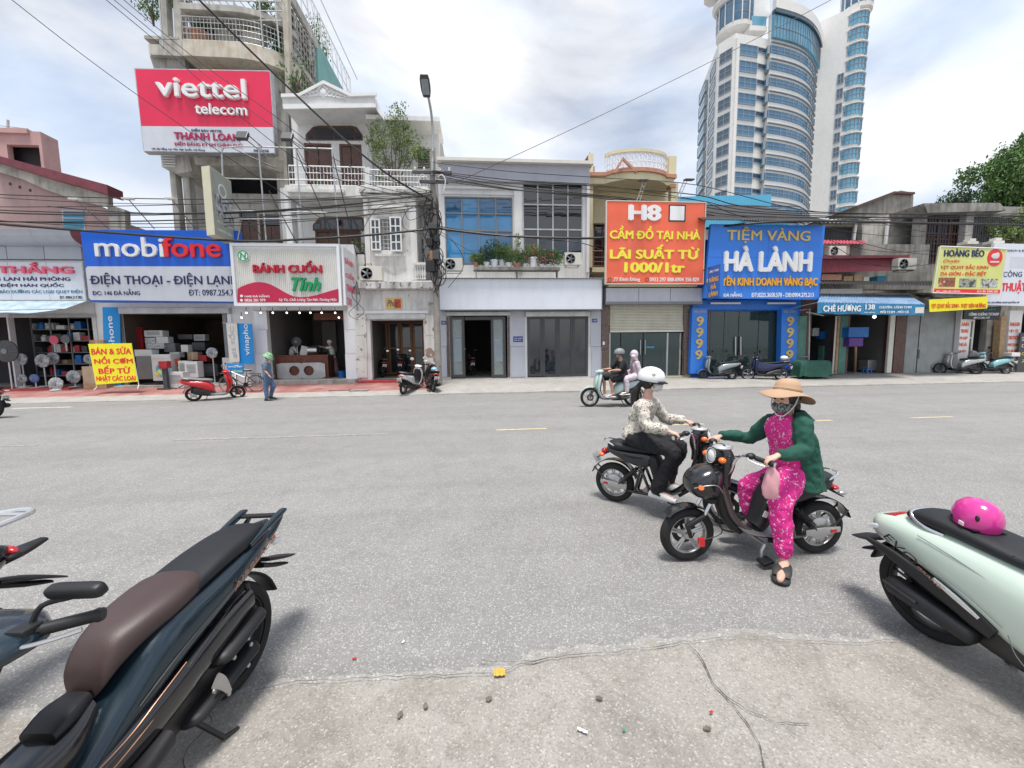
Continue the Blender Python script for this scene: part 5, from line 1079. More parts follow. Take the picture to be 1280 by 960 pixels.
mat('tarp_dark',(.045,.045,.05),.7,var=.2);corrug(rJ,'canopy_sheet','tarp_dark',at(1140,368,FY-.1),at(1205,370,FY-.1),at(1234,373,FY-1.6),at(1160,375,FY-1.6),6,.03)
yb_=tag(ppoly(None,'cloth_banner','sign_yellow',[(1161.5,374.5),(1235,370.5),(1234,385.5),(1162,390)],FY-1.65,.015),'creased yellow cloth banner with red lettering under the roast duck sign','banner');ptext('VỊT QUAY BẮC KINH - THỊT XIÊN NƯỚNG',yb_,'text_orange',(1164,377,1232,386),FY-1.65,bold=.03)
sJ=thing('roast_duck_sign','green and yellow tilted roast duck sign with red bottom strip','sign');Yd=FY-1.5
ppoly(sJ,'face','sign_yellow_pale',[(1175.5,308),(1258,311),(1250,368),(1166,366)],Yd,.08);ppoly(sJ,'bottom_strip','text_brightred',[(1166.6,360.6),(1250.8,362.2),(1250,367.3),(1166,365.6)],Yd-.006,.006)
b=MB();
for (p,q)in (((1175.5,308),(1258,311)),((1258,311),(1250,368)),((1250,368),(1166,366)),((1166,366),(1175.5,308))):b.tube([at(*p,Yd),at(*q,Yd)],.03,4)
b.build('frame','off_white',sJ)
ptext('HOÀNG BÉO',sJ,'text_navy',(1180,310.5,1230.5,321),Yd-.003,bold=.045);ptext('Chuyên:',sJ,'text_orange',(1179,324,1200,329),Yd-.003,shear=.3);ptext('VỊT QUAY BẮC KINH',sJ,'text_orange',(1176,330,1235.5,337),Yd-.003,shear=.1,bold=.03);ptext('DA GIÒN - ĐẶC BIỆT',sJ,'text_orange',(1175.5,338.5,1233,345.5),Yd-.003,shear=.1,bold=.03)
ptext('ĐC: 138B ĐÀ NẴNG',sJ,'text_white',(1170,362.3,1200,365),Yd-.008);ptext('ĐT: 09. 0386.366',sJ,'text_white',(1221,363.2,1247,365.7),Yd-.008)
mat('photo_meat',(.30,.10,.05),.5,var=.6,vs=9,speck=((.5,.45,.35),5,.58));mat('photo_dish',(.30,.32,.26),.5,var=.6,vs=8,speck=((.05,.06,.04),7,.55));mat('photo_leg',(.45,.50,.46),.5,var=.5,vs=8,speck=((.12,.08,.06),9,.54))
for (pa,m_)in (((1173,347,1194,358.5),'photo_meat'),((1199,348,1220.5,359),'photo_dish'),((1226,348.5,1247,359.5),'photo_leg')):pxbox(sJ,'food_photo',m_,pa,Yd-.006,.006)
p=at(1243.5,322,Yd-.003);m_=Matrix.Translation(p)@Matrix.Rotation(rad(90),4,'X');o=MB().lathe([(.37,0),(.37,.008)],24,m_).build('round_logo','text_brightred',sJ);b=MB();b.ball(p+V((0,-.015,.06)),.2,10,(1,.05,.6));b.ball(p+V((.1,-.015,.12)),.1,8,(1,.05,1));b.box(p.x-.22,p.x+.22,p.y-.014,p.y-.008,p.z-.22,p.z-.15);b.build('logo_emblem','off_white',o)
rK=thing('notary_office','old storefront with white lettered posts and a large white sign, far right','shop')
ptk=at(1250,366,FY).z;wall(rK,'wall','concrete_old',xJ1+.01,48,FY+.05,FY+.3,.1,ptk,[(XF(1209.5),XF(1233),.9,at(1220,398,FY).z),(XF(1264),XF(1305),zi,at(1280,392,FY).z)])
room(rK,XF(1208),XF(1234),.3,at(1220,398,FY).z+.1,FY+.31,FY+3,'interior_dark');room(rK,XF(1262),XF(1306),.24,at(1220,398,FY).z+.1,FY+.31,FY+3,'interior_dark')
boxp(rK,'roof','concrete_old',xJ1+.01,48,FY+.31,FY+6,ptk-.15,ptk-.01)
x0,x1,z0,z1=rect(1209.5,399,1247,450,FY-.03);glazed(rK,x0,x1-1.2,z0+.2,z1,FY+.06,2,2,'off_white','grey_glass',.09)
for (a,c,ws)in ((1196,1210.5,('ANH','TRUNG','PHÁP','NGA','NHẬT')),(1257,1274,('ENGLISH','中文','DEUTSCH','РУССКИЙ','日本語'))):
 o=ppoly(rK,'lettered_post','white_paint',[(a+6,388),(c+5,388),(c-3,462),(a,462)],FY-.25,.2)
 for k,s in enumerate(ws):d=4-k*1.0;y=403+k*8.4;ptext(s,o,'text_orange',(a+2+d*.9,y,c-3+d*.9,y+4.6),FY-.25,bold=.02)
ppoly(rK,'timber_post','wood_raw',[(1252,395),(1259,395),(1253,462),(1247,462)],FY-.3,.25);ppoly(rK,'black_panel','dark_frame',[(1276,416),(1310,416),(1310,470),(1270,470)],FY-.4,.05)
for k,s in enumerate(('SAO Y','DỊCH','CÔNG','XÁC')):ptext(s,rK,'text_white' if k<2 else 'text_yellow',(1277,421+k*9,1296,426+k*9),FY-.4)
sK=thing('office_sign','white office sign with large red and blue lettering cut by the right edge','sign');Yk2=FY-1.0
ppoly(sK,'face','white_panel',[(1243,304),(1330,306),(1330,384),(1231,381)],Yk2,.1);ptext('CÔNG',sK,'text_navy',(1254,338,1277.5,346),Yk2,bold=.0);ptext('DỊCH THUẬT VIỆT',sK,'text_brightred',(1225,350,1304,367),Yk2,bold=.04);ptext('GẠCH & ĐẤT NỀN',sK,'text_navy',(1259,311,1297,315),Yk2);ptext('ĐC: ĐÀ NẴNG NGÔ QUYỀN, HP',sK,'text_navy',(1234,376,1274,379.5),Yk2)
pxbox(sK,'grey_field','sign_grey',(1263,321,1300,335),Yk2-.004,.004)
sL=thing('black_office_sign','black sign with pale capitals hanging under the white office sign','sign');ppoly(sL,'face','text_black',[(1206,385),(1252,383),(1249,400),(1204.5,399)],FY-.7,.06);ptext('CÔNG CHỨNG TƯ PHÁP',sL,'text_white',(1211,390,1248.5,394.5),FY-.7,bold=.02);ptext('0913.246.147',sL,'text_white',(1217,396,1237,398.3),FY-.7);ptext('LUẬT',sL,'text_teal',(1230,385,1245,388.5),FY-.7,bold=.03)
for i,(px,py)in enumerate(((1216.5,303),(1249,302))):
 t=thing('roof_lantern',('white flood lamp box above the roast duck sign','white flood lamp box above the white office sign')[i],'lamp');x0,x1,z0,z1=rect(px-7,py-1.5,px+7,py+2,Yk2+.1);boxp(t,'lamp_base','off_white',x0,x1,Yk2+.1,Yk2+.5,z0,z1,bevel=.01);x0,x1,z0,z1=rect(px-4,py-5,px+4,py-1.7,Yk2+.2);boxp(t,'lamp_head','off_white',x0,x1,Yk2+.2,Yk2+.45,z0,z1,bevel=.01)
 # old houses behind the low shops
rO=thing('red_roof_lean_to','lean to with maroon metal canopy and small red sheet roof beside the gold shop sign','building')
Yo2=FY+1.0;pxbox(rO,'wall','concrete_old',(1020,305,1160,362),Yo2+.8,.3)
corrug(rO,'canopy_face','maroon_sheet',at(1026,322,Yo2-.2),at(1140,319.5,Yo2-.2),at(1122,338,Yo2-.2),at(1024,341,Yo2-.2),36,.02);ppoly(rO,'canopy_top','maroon_roof',[(1024,319),(1128,319),(1137,318),(1137,322),(1024,323.5)],Yo2-.3,.6)
corrug(rO,'small_roof','red_sheet',at(1024,300,Yo2+.8),at(1080,301,Yo2+.8),at(1084,304.5,Yo2+.2),at(1024,304.5,Yo2+.2),14,.03);pxbox(rO,'box_room','off_white',(1020,305,1062,321),Yo2+.5,.29)
corrug(rO,'front_eave','dark_sheet',at(1024,352,Yo2-.6),at(1172,351,Yo2-.6),at(1172,357,FY-1.1),at(1024,354.5,FY-1.1),40,.03)
for (px,m_)in (((1027,343,1052,350),'terracotta'),((1055,345,1066,351),'wood_raw'),((1068,343,1078,351),'cardboard'),((1080,346,1086,351),'off_white'),((1097,345,1108,351),'cyan_dark')):pxbox(rO,'stored_box',m_,px,Yo2-.1,.4)
ac_unit((1123,322.5,1146,337),Yo2-.55,'white air conditioner at the right end of the maroon canopy','left');ac_unit((1037,307.5,1058,320),Yo2+.15,'grimy air conditioner under the small red sheet roof','left')
rU=thing('black_terrace_house','old house with dark open terrace above the maroon canopy','house');pxbox(rU,'terrace_shade_block','interior_dark',(1031,283,1069,303),FY+3.6,2);pxbox(rU,'roof_edge','concrete_stain',(1028,276,1071,283),FY+3.4,2.4);ppoly(rU,'wall_edge','off_white',[(1069,278),(1072,278),(1069,303),(1066,303)],FY+3.3,.1);corrug(rU,'roof_sheet','grey_sheet',at(1000,273,FY+4),at(1072,275,FY+4),at(1072,279,FY+3),at(1000,277,FY+3),14,.02)  # solid near-black block gives the open terrace its shade by colour
rW=thing('mouldy_house','old two storey house of black stained concrete with dark barred windows, right side','house');Yw=FY+2.2
ppoly(rW,'upper_block','concrete_old',[(1073,400),(1073,257),(1090,250),(1126,238),(1142,241),(1141,262),(1150,400)],Yw+1.5,4.);ppoly(rW,'roof_edge','wood_brown',[(1071,257),(1118,239),(1144,240),(1144,242.5),(1120,241.5),(1072,259.5)],Yw+1.3,4.3)
ppoly(rW,'gable_wall','concrete_stain',[(1075,400),(1078,275),(1112,268),(1157,254),(1165,256),(1160,290),(1150,400)],Yw+1.2,.3)
hw_=[rect(1157,267,1206,330,Yw),rect(1216,272,1280,303,Yw)];x0=at(1158,300,Yw).x;wall(rW,'wall','concrete_old',x0-.6,46,Yw,Yw+.25,3.6,at(1200,257,Yw).z,hw_)
ppoly(rW,'roof_slab','concrete_old',[(1155,254),(1250,253.5),(1258,263),(1160,266)],Yw-.5,3.);boxp(rW,'room_back_wall','interior_dark',x0-.5,46,Yw+2,Yw+2.1,3.6,at(1200,257,Yw).z)
pxbox(rW,'column','concrete_stain',(1207,266,1216,305),Yw-.3,.3);ppoly(rW,'downpipe','white_paint',[(1110,275),(1112.5,275),(1107,322),(1104.5,322)],Yw+1.0,.1)
x0,x1,z0,z1=hw_[0];o=glazed(rW,x0,x1,z0,z1,Yw+.05,3,2,'wood_brown','dark_glass',.12);b=MB();bars(b,x0,x1,z0,z1,Yw-.03,14,5,.03,.03);b.build('grille','wood_brown',o)
x0,x1,z0,z1=hw_[1];b=MB();bars(b,x0,x1,z0,z1,Yw-.03,22,2,.05,.03);b.build('grille','dark_frame',rW)
ppoly(rW,'tin_awning','dark_frame',[(1118,313),(1135,306),(1135,318),(1118,322)],Yw+.6,.1)
# hotel tower
tw=thing('hotel_tower','tall pale tower with curved ribbon windows and blue glass, beyond the shops','tower')
def tp(px,Y,py=150):p=at(px,py,Y);return (p.x,p.y)
YT0=80.
zr=[at(931,69+0*k,YT0).z for k in (0,)];zs0=at(931,68.5,YT0).z;zs9=at(931,246.5,YT0).z;ST=(zs0-zs9)/9;WH=ST*.66
A0=tp(876,96);A1=tp(884,90);A2=tp(895,83);A3=tp(916,80);B1=tp(943,80.6);B2=tp(959,81.2)
bow=[]
b0,b1=V(tp(959,79.6)),V(tp(1017,87.5))
for k in range(13):t=k/12;q=b0.lerp(b1,t);o=V((1,0))if 0 else V((b1.y-b0.y,-(b1.x-b0.x))).normalized();bow.append(q+o*1.7*math.sin(math.pi*t))
top_m=at(915,41,YT0).z;top_b=at(1000,14,83).z
back=[tp(1010,110),tp(880,112)]
MB().prism([A0,A1,A2,A3,B1,B2]+back,'z',-.5,top_m).build('main_block','tower_wall',tw)
MB().prism([tuple(p)for p in bow]+[tp(1015,108),tp(962,108)],'z',-.5,top_b).build('curved_bay','tower_wall',tw,smooth=True,angle=30)
S0,S1,S2=tp(1015,88.4),tp(1066,83),tp(1071,83.6)
zt_s0=at(1018,28,88.4).z;zt_s1=at(1066,4,83).z
pl=[S0,S1,tp(1062,110),tp(1020,112)];zz=[zt_s0,zt_s1,zt_s1,zt_s0]
MB().add([(x,y,-.5)for x,y in pl]+[(x,y,z)for (x,y),z in zip(pl,zz)],[(3,2,1,0),(4,5,6,7),(0,1,5,4),(1,2,6,5),(2,3,7,6),(3,0,4,7)]).build('slab_block','tower_wall',tw)
def face_window(p,q,u0,u1,z0,z1,nx,nz,gm,nm='window',out=.12,fr='tower_frame'):
 p,q=V((*p,0)),V((*q,0));d=(q-p);n=V((d.y,-d.x,0)).normalized();a,c=p+d*u0,p+d*u1;m=Matrix.Translation(a+n*out*.5)@Matrix.Rotation(math.atan2(d.y,d.x),4,'Z');w_=(c-a).length
 b=MB().box(0,w_,-out*.5,out*.4,z0,z1).xf(m);o=b.build(nm,gm,tw);b=MB()
 frame(b,-.06,w_+.06,z0-.06,z1+.06,-out*.5-.06,out*.4,.14)
 for i in range(1,nx):x=w_*i/nx;b.box(x-.05,x+.05,-out*.5-.05,0,z0,z1)
 for i in range(1,nz):z=z0+(z1-z0)*i/nz;b.box(0,w_,-out*.5-.045,0,z-.05,z+.05)
 b.xf(m).build('frame',fr,o);return o
def stack(o,n,dz):
 for k in range(1,n):
  c=o.copy();C.objects.link(c);c.location.z=-dz*k
  for ch in o.children:d=ch.copy();C.objects.link(d);d.parent=c
ROWS=15
gms=['tower_glass','tower_glass_c','tower_glass_b']
stack(face_window(A3,B1,.18,.98,zs0,zs0+WH,3,2,'tower_glass'),ROWS,ST)
stack(face_window(A2,A3,.12,.82,zs0-.4,zs0-.4+WH,2,2,'tower_glass_c'),ROWS,ST)
stack(face_window(B1,B2,.02,.98,zs0+WH*.55,zs0+WH*.98,1,1,'tower_glass_c','vent_strip',.06),ROWS,ST)
stack(face_window(A1,A2,.25,.8,zs0-.2,zs0-.2+WH,1,2,'tower_glass'),ROWS,ST)
stack(face_window(A0,A1,.05,.95,zs0-.4,zs0-.2+WH,1,2,'tower_glass_b',out=.6),ROWS,ST)
sw=face_window(S0,S1,.58,.72,zs0-1.4,zs0-1.4+WH,2,2,'tower_glass_c');stack(sw,ROWS,ST)
for (p,q,u0,u1)in ((A3,B1,0,.13),(A2,A3,.88,1.)):
 P,Q=V((*p,0)),V((*q,0));a,c=P.lerp(Q,u0),P.lerp(Q,u1);d=c-a;n=V((d.y,-d.x,0)).normalized()*.35
 MB().prism([tuple((a+n)[:2]),tuple((c+n)[:2]),tuple(c[:2]),tuple(a[:2])],'z',-.5,top_m-1).build('pier','tower_wall',tw)
def ribbon(line,z0,z1,out,m,nm,mull=1,sub_m='tower_frame',lip=True):
 pts=[V((p[0],p[1],0))for p in line];nn=[]
 for i in range(len(pts)):d=pts[min(i+1,len(pts)-1)]-pts[max(i-1,0)];nn.append(V((d.y,-d.x,0)).normalized())
 z=V((0,0,1));b=MB().rings([[p+z*z0,p+n*out+z*z0,p+n*out+z*z1,p+z*z1]for p,n in zip(pts,nn)]);o=b.build(nm,m,tw)
 if mull:
  b=MB()
  for i in range(0,len(pts),mull):
   p=pts[i]+nn[i]*(out+.03);b.box(p.x-.045,p.x+.045,p.y-.045,p.y+.045,z0,z1)
  b.rings([[p+n*(out+.005)+z*(z0+(z1-z0)*.45),p+n*(out+.06)+z*(z0+(z1-z0)*.45),p+n*(out+.06)+z*(z0+(z1-z0)*.45+.1),p+n*(out+.005)+z*(z0+(z1-z0)*.45+.1)]for p,n in zip(pts,nn)])
  if lip:b.rings([[p+n*.005+z*(z1+.5),p+n*(out+.2)+z*(z1+.5),p+n*(out+.2)+z*(z1+.6),p+n*.005+z*(z1+.6)]for p,n in zip(pts,nn)])
  b.build('mullion',sub_m,o)
 return o
bl=[tuple(p)for p in bow];dd=[]
for i in range(len(bl)-1):dd+=[bl[i],((bl[i][0]+bl[i+1][0])/2,(bl[i][1]+bl[i+1][1])/2)]
dd.append(bl[-1])
zb=at(962,66,79.6).z;stack(ribbon(dd,zb,zb+WH*.70,.15,'tower_glass','ribbon_window',2),ROWS,ST)
lf=(b0+V((-.9,.9)),b0);o=face_window(tp(955,81.3),tuple(b0),.1,1,zb,zb+WH*.70,1,1,'tower_glass_b','corner_pane',.5);stack(o,ROWS,ST)
MB().prism([tp(955,81.3),tuple(b0),tp(965,84)],'z',-.5,top_b-3).build('bay_corner','tower_wall',tw)
ribbon(dd,at(1000,67,83).z,at(1000,40,83).z,.5,'tower_glass_b','crown_glass',1,'grey_frame');ribbon(dd,at(1000,34,83).z,at(1000,22,83).z,.9,'tower_wall','crown_band',0)
ribbon(dd,at(1000,39,83).z,at(1000,36,83).z,.9,'tower_glass_c','crown_louvre',0)
ec=V((*S1,0))+V((.9,1.6,0));st=[]
for k in range(ROWS+5):
 z=zs0-1.6-ST*(k-3.7);
 if k==0:
  g=MB().lathe([(1.9,z),(2.05,z+.1),(2.05,z+ST*.62),(1.9,z+ST*.66)],14,Matrix.Translation(ec)).build('rounded_window','tower_glass_b',tw,smooth=True,angle=30)
  b=MB();b.lathe([(1.9,z+ST*.67),(2.3,z+ST*.7),(2.3,z+ST*.76),(1.9,z+ST*.8)],14,Matrix.Translation(ec));b.build('sill_ring','tower_wall',g)
  b=MB()
  for j in range(9):a=-math.pi*.95+j*math.pi*.9/8;b.box(ec.x+2.07*math.cos(a)-.05,ec.x+2.07*math.cos(a)+.05,ec.y+2.07*math.sin(a)-.05,ec.y+2.07*math.sin(a)+.05,z+.05,z+ST*.66)
  b.lathe([(2.06,z+ST*.3),(2.12,z+ST*.3),(2.12,z+ST*.34),(2.06,z+ST*.34)],14,Matrix.Translation(ec),caps=False);b.build('mullion','tower_frame',g);g0=g
stack(g0,ROWS+5,ST)
MB().lathe([(1.7,-.5),(1.7,zs0+ST*4)],14,Matrix.Translation(ec)).build('corner_column','tower_wall',tw)
def turret(px,Y,r,pbot,ptop,lab):
 c=at(px,20,Y);z0,z1=at(px,pbot,Y).z,at(px,ptop,Y).z;m=Matrix.Translation((c.x,c.y,0))
 g=MB().lathe([(r,z0),(r,z1)],24,m).build('turret_glass','tower_glass',tw,smooth=True,angle=30);b=MB()
 for k in range(14):a=k*math.pi*2/14;b.tube([(c.x+r*1.03*math.cos(a),c.y+r*1.03*math.sin(a),z0),(c.x+r*1.03*math.cos(a),c.y+r*1.03*math.sin(a),z1)],.12,5)
 b.build('white_mullion','white_paint',g);b=MB()
 for k in range(8):z=z0+(z1-z0)*k/8;b.lathe([(r*1.0,z),(r*1.01,z),(r*1.01,z+.15),(r*1.0,z+.15)],24,m,caps=False)
 b.build('floor_band','grey_frame',g);MB().lathe([(r*1.02,z0-.8),(r*1.03,z0)],24,m).build('turret_base','tower_wall',tw,smooth=True,angle=30)
 return c,z0,z1
c,z0,z1=turret(919,84,3.4,41,-45,'l');MB().lathe([(2.2,z1-6),(2.2,z1-5)],8,Matrix.Translation((c.x-4,c.y+1,0))).build('turret_disc','tower_wall',tw)
MB().lathe([(3.2,0),(3.6,.6),(3.6,1.0),(3.,1.5)],24,Matrix.Translation((c.x-.9,c.y,at(905,12,84).z))).build('turret_disc','tower_wall',tw,smooth=True,angle=30)
c,z0,z1=turret(1070,85.5,2.7,14,-45,'r')
ppoly(tw,'crown_wall','tower_wall',[(935,22),(936,-20),(962,-20),(962,20)],84,3.)
pxbox(tw,'upper_window','tower_glass_b',(937,20,958,32),81.,2.);pxbox(tw,'white_band','tower_wall',(937,32,959,38),80.8,2.)
# big tree at the right
def big_tree(name,label,base,blobs,Y,lf,n,size):
 t=thing(name,label,'tree',base);B=V(base);b=MB();c0=sum((at(x,y,Y)for x,y,r in blobs),V())/len(blobs)-B
 b.tube(curve([(0,0,0),(c0.x*.3+.2,0,c0.z*.3),(c0.x*.6,.1,c0.z*.6),tuple(c0)],4),[.32,.3,.28,.27,.26,.25,.24,.23,.22,.2,.18,.16,.14][:13],8)
 for x,y,r in blobs:
  e=at(x,y,Y)-B;b.tube(curve([c0*.7,c0*.7+(e-c0*.7)*.5+V((0,0,.4)),e],3),[.14,.12,.1,.07,.05,.04,.03],6)
 b.build('trunk','bark',t);q=MB()
 for x,y,r in blobs:
  e=at(x,y,Y)-B+V((0,random.uniform(-.6,.6),0));leaves(q,e,r,int(n*r*r),size,(1.1,.9,.75),.3,10)
 q.build('crown',lf,t);return t
YB=24.
big_tree('broadleaf_tree','large dark green tree rising over the mouldy house at the right edge',(at(1290,300,YB).x,YB,.2),[(1290,200,2.2),(1262,212,1.5),(1243,220,1.2),(1225,216,.8),(1262,235,1.6),(1240,240,1.2),(1290,240,2.),(1330,195,3.),(1278,186,1.),(1315,175,2.),(1270,262,1.3),(1250,258,1.)],YB,'leaf',700,.13)
big_tree('broadleaf_tree','leafy light green branches reaching down behind the white office sign',(at(1300,300,19.2).x,19.2,.2),[(1262,285,.8),(1245,290,.6),(1277,272,.8),(1290,290,1.),(1232,284,.35),(1272,298,.6)],19.2,'leaf_light',700,.09)
big_tree('broadleaf_tree','low tree top peeking over the roof between the two mouldy blocks',(at(1205,300,27).x,27,.2),[(1202,248,1.0),(1190,250,.8),(1214,249,.8),(1180,252,.6)],27,'leaf_dark',330,.13)
# utility pole
YPL=15.75
pb=onpave(548,478);pole=thing('utility_pole','concrete utility pole wrapped in cable coils with brackets, between white house and blue glazing','pole',(pb.x,YPL,pave_z(pb.x,YPL)))
zt=at(541,190,YPL).z-pole.location.z;xo=0
b=MB();b.tube([(0,0,0),(0,0,zt*.5),(0,0,zt)],[.14,.12,.09],12);b.build('shaft','pole_concrete',pole,smooth=True,angle=60)
def PL(px,py,dy=0.):q=at(px,py,YPL+dy)-V(pole.location);return V((q.x,q.y,q.z))
b=MB();b.box(-.75,.75,-.16,-.08,PL(540,219).z,PL(540,219).z+.1);b.box(-.5,.6,-.18,-.1,PL(540,231).z,PL(540,231).z+.1);b.build('cross_arm','dark_frame',pole)
b=MB()
for i,x in enumerate((-.65,-.3,.3,.65)):
 for z in (PL(540,219).z+.1,):b.lathe([(.03,z),(.05,z+.04),(.035,z+.07),(.05,z+.1),(.02,z+.14)],8,Matrix.Translation((x,-.12,0)))
b.build('insulator','off_white',pole)
random.seed(3);b=MB()
for k in range(16):
 z=PL(540,285).z+random.uniform(-2.0,.4);r1=random.uniform(.14,.3);x=random.uniform(-.18,.18);ti=random.uniform(-.7,.7)
 b.tube([(x+r1*math.cos(a),-.16-.1*random.random()+.1*math.sin(a)*ti,z+r1*math.sin(a)*1.4)for a in [j*math.pi/7 for j in range(15)]],.018,5)
for k in range(12):
 x=random.uniform(-.2,.2);z=PL(540,300).z+random.uniform(-1.2,1.);b.tube(curve([(x,-.2,z+.9),(x+random.uniform(-.25,.25),-.26,z+.3),(x+random.uniform(-.2,.2),-.22,z-.5),(random.uniform(-.1,.1),-.15,z-1.1)],4),random.uniform(.012,.03),5)
b.build('cable_coil','cable_black',pole)
for (px,py,w_,h,m)in ((541,283,.34,.2,'dark_frame'),(537,303,.22,.3,'cable_black'),(545,319,.26,.34,'dark_frame'),(538,333,.34,.42,'cable_black'),(546,299,.2,.22,'cable_black'),(539,320,.12,.34,'wood_orange')):q=PL(px,py,-.22);boxp(pole,'junction_box',m,q.x-w_/2,q.x+w_/2,q.y-.09,q.y+.12,q.z-h/2,q.z+h/2,bevel=.02)
b=MB();z=PL(540,225).z
for s in (-1,1):b.tube(curve([(s*.1,-.15,z-.1),(s*.35,-.2,z+.12),(s*.5,-.2,z-.1),(s*.42,-.2,z-.5)],4),.022,5)
b.build('bracket_loop','off_white',pole)
lamp=thing('street_lamp','street lamp with flat grey head on a slim pipe above the utility pole','street lamp',pole.location+V((0,-.12,zt-.9)))
LQ=lambda px,py,Y=YPL:at(px,py,Y)-V(lamp.location)
hd=LQ(533,112,YPL-1.1);b=MB();b.tube(curve([(0,0,0),LQ(541,170),LQ(539.5,145,YPL-.3),LQ(536,124,YPL-.8),hd],4),.045,8);b.build('arm','galv_pipe',lamp,smooth=True)
q=MB();q.loft([(-.42,-.03,.03,.12),(-.2,-.05,.07,.17),(.15,-.05,.08,.17),(.32,-.03,.04,.12)],4,16,2);o=q.xf(Matrix.Translation(hd+V((-.02,-.15,.08)))@Matrix.Rotation(rad(-90),4,'Z')@Matrix.Rotation(rad(-28),4,'Y')).build('lamp_head','dark_frame',lamp,smooth=True)
q=MB().box(-.3,.2,-.12,.12,-.065,-.055).xf(Matrix.Translation(hd+V((-.02,-.15,.08)))@Matrix.Rotation(rad(-90),4,'Z')@Matrix.Rotation(rad(-28),4,'Y')).build('lens','frosted',o)
# overhead cables
def cable(a,c,sag,r,lab,grp='overhead cables',Ya=YPL-.2,Yc=YPL-.2,m='cable_black',n=14,mid=None):
 p,q=at(*a,Ya),at(*c,Yc);pts=[p.lerp(q,i/n)-V((0,0,sag*4*(i/n)*(1-i/n)))for i in range(n+1)]
 if mid:pts=curve([p]+[at(*w_[:2],w_[2]if len(w_)>2 else (Ya+Yc)/2)for w_ in mid]+[q],6)
 o=MB().tube(pts,r,5).build('overhead_cable',m,None,smooth=True);tag(o,lab,'cable',grp);return o
bun='black cable of the bundle strung across the left shops below the billboard'
for i,(a,c,s,r)in enumerate([((-220,232),(541,246),.25,.018),((-220,248),(541,250),.5,.02),((-200,252),(540,243),.6,.024),((-220,270),(541,255),.4,.024),((-220,262),(540,262),.5,.016),((-200,255),(540,238),.3,.014),((-220,248),(542,256),.9,.014),((60,258),(541,240),.5,.018),((-220,226),(540,240),.6,.012)]):cable(a,c,s,r,bun,'left cable bundle')
rb='black cable of the bundle running right from the pole past the upper windows'
for i,(a,c,s,r)in enumerate([((541,203),(1100,268),.3,.016),((541,213),(1450,272),.5,.022),((541,215),(1450,266),.9,.016),((541,216),(1450,278),1.1,.022),((541,219),(1450,270),1.4,.02),((545,222),(1000,258),1.3,.016),((545,214),(1450,258),.6,.014),((545,225),(1450,276),.7,.018)]):yv=a[1]+(c[1]-a[1])*.24+s*12;cable(a,c,0,r,rb,'right cable bundle',Yc=YPL+.9,mid=[(640,yv*.6+a[1]*.4,YPL+.2),(752,yv+(c[1]-a[1])*.0,FY-.6),(870,yv+9+i*1.5,FY-.5),(1000,262+i*2.4,FY-.9)]if c[0]>1050 else [(640,yv*.6+a[1]*.4,YPL+.2),(752,yv,FY-.6),(870,yv+10,FY-.5)])
cable((-220,262),(541,286),0,.045,'thick black cable sagging over the top edge of the crimson and white sign',mid=[(60,285),(290,301),(380,299),(460,294)])
cable((543,285),(1450,285),0,.05,'thick black cable running right under the blue glazing behind the orange sign',mid=[(620,294,YPL+.2),(700,297.5,FY-.9),(760,297,FY-.6),(860,288,FY-.5),(980,277,FY-1.6),(1150,279,FY-1.)],Yc=YPL+.8)
cable((543,282),(790,330),0,.018,'thin loose cable dropping behind the pawn sign beside the dark glazing',mid=[(610,292),(690,300),(735,306)],Yc=FY-.3)
cable((243,-6),(541,252),.0,.034,'thick black cable slanting down across the billboard and villa to the pole',mid=[(330,80),(420,165),(485,218)],Ya=13.5)
tl='thin cable slanting over the billboard from the upper left sky'
for (a,mids,c)in (((128,-4),[(205,60),(300,145),(400,215)],(520,250)),((138,-4),[(250,88),(330,150),(440,222)],(530,246)),((150,-4),[(240,70),(330,135),(430,205)],(540,240))):cable(a,c,0,.012,tl,'thin slanting cables',Ya=14,mid=mids)
cable((10,-4),(420,285),0,.012,'lone thin cable crossing the open sky at the far left down to the billboard',Ya=13.5,mid=[(92,60),(175,121),(290,200)])
cable((570,228),(1050,-6),.15,.012,'lone thin cable rising right across the sky and the tower',Ya=FY,Yc=16)
cable((840,262),(1090,272),.3,.02,'black cable above the blue gold shop sign, first of the lower run',Ya=FY-.3,Yc=FY-.3)
for i,(px0,py0,px1,py1,d)in enumerate(((371,190,424,310,0),(415,188,446,320,1),(336,238,372,305,2),(290,248,332,302,3),(287,183,345,210,4))):
 cable((px0,py0),(px1,py1),0.02,.02,('steep black stay cable','steep black stay cable right of the others','short black stay cable behind the pipes','short black stay cable left of the pipes','black stay cable under the flood lamp')[i]+' over the crimson and white sign','stay cables',Ya=FY-1.0,Yc=FY-.9)
rm='thin cable of the low tangle in front of the mouldy house'
for (a,c,s)in (((1040,290),(1160,318),.2),((1036,300),(1165,312),.3),((1030,284),(1210,290),.3),((1040,305),(1150,330),.5),((1060,280),(1300,262),.3),((1030,318),(1200,322),.5),((1072,270),(1290,288),.5)):cable(a,c,s,.012,rm,'cable tangle right',Ya=FY+.3,Yc=FY+.3)
wl='thin loose cable hanging around the pole and the white house'
for pts in ([(541,262),(500,256),(470,262),(447,300)],[(541,250),(510,262),(505,285),(541,295)],[(541,285),(565,300),(580,330),(560,360)],[(447,352),(440,370),(455,388),(446,398)],[(541,258),(530,268),(512,275),(505,262)],[(445,350),(450,375),(436,392),(448,400)],[(545,290),(600,318),(610,300),(640,294)]):cable(pts[0],pts[-1],0,.011,wl,'loose cables at the pole',mid=pts[1:-1])
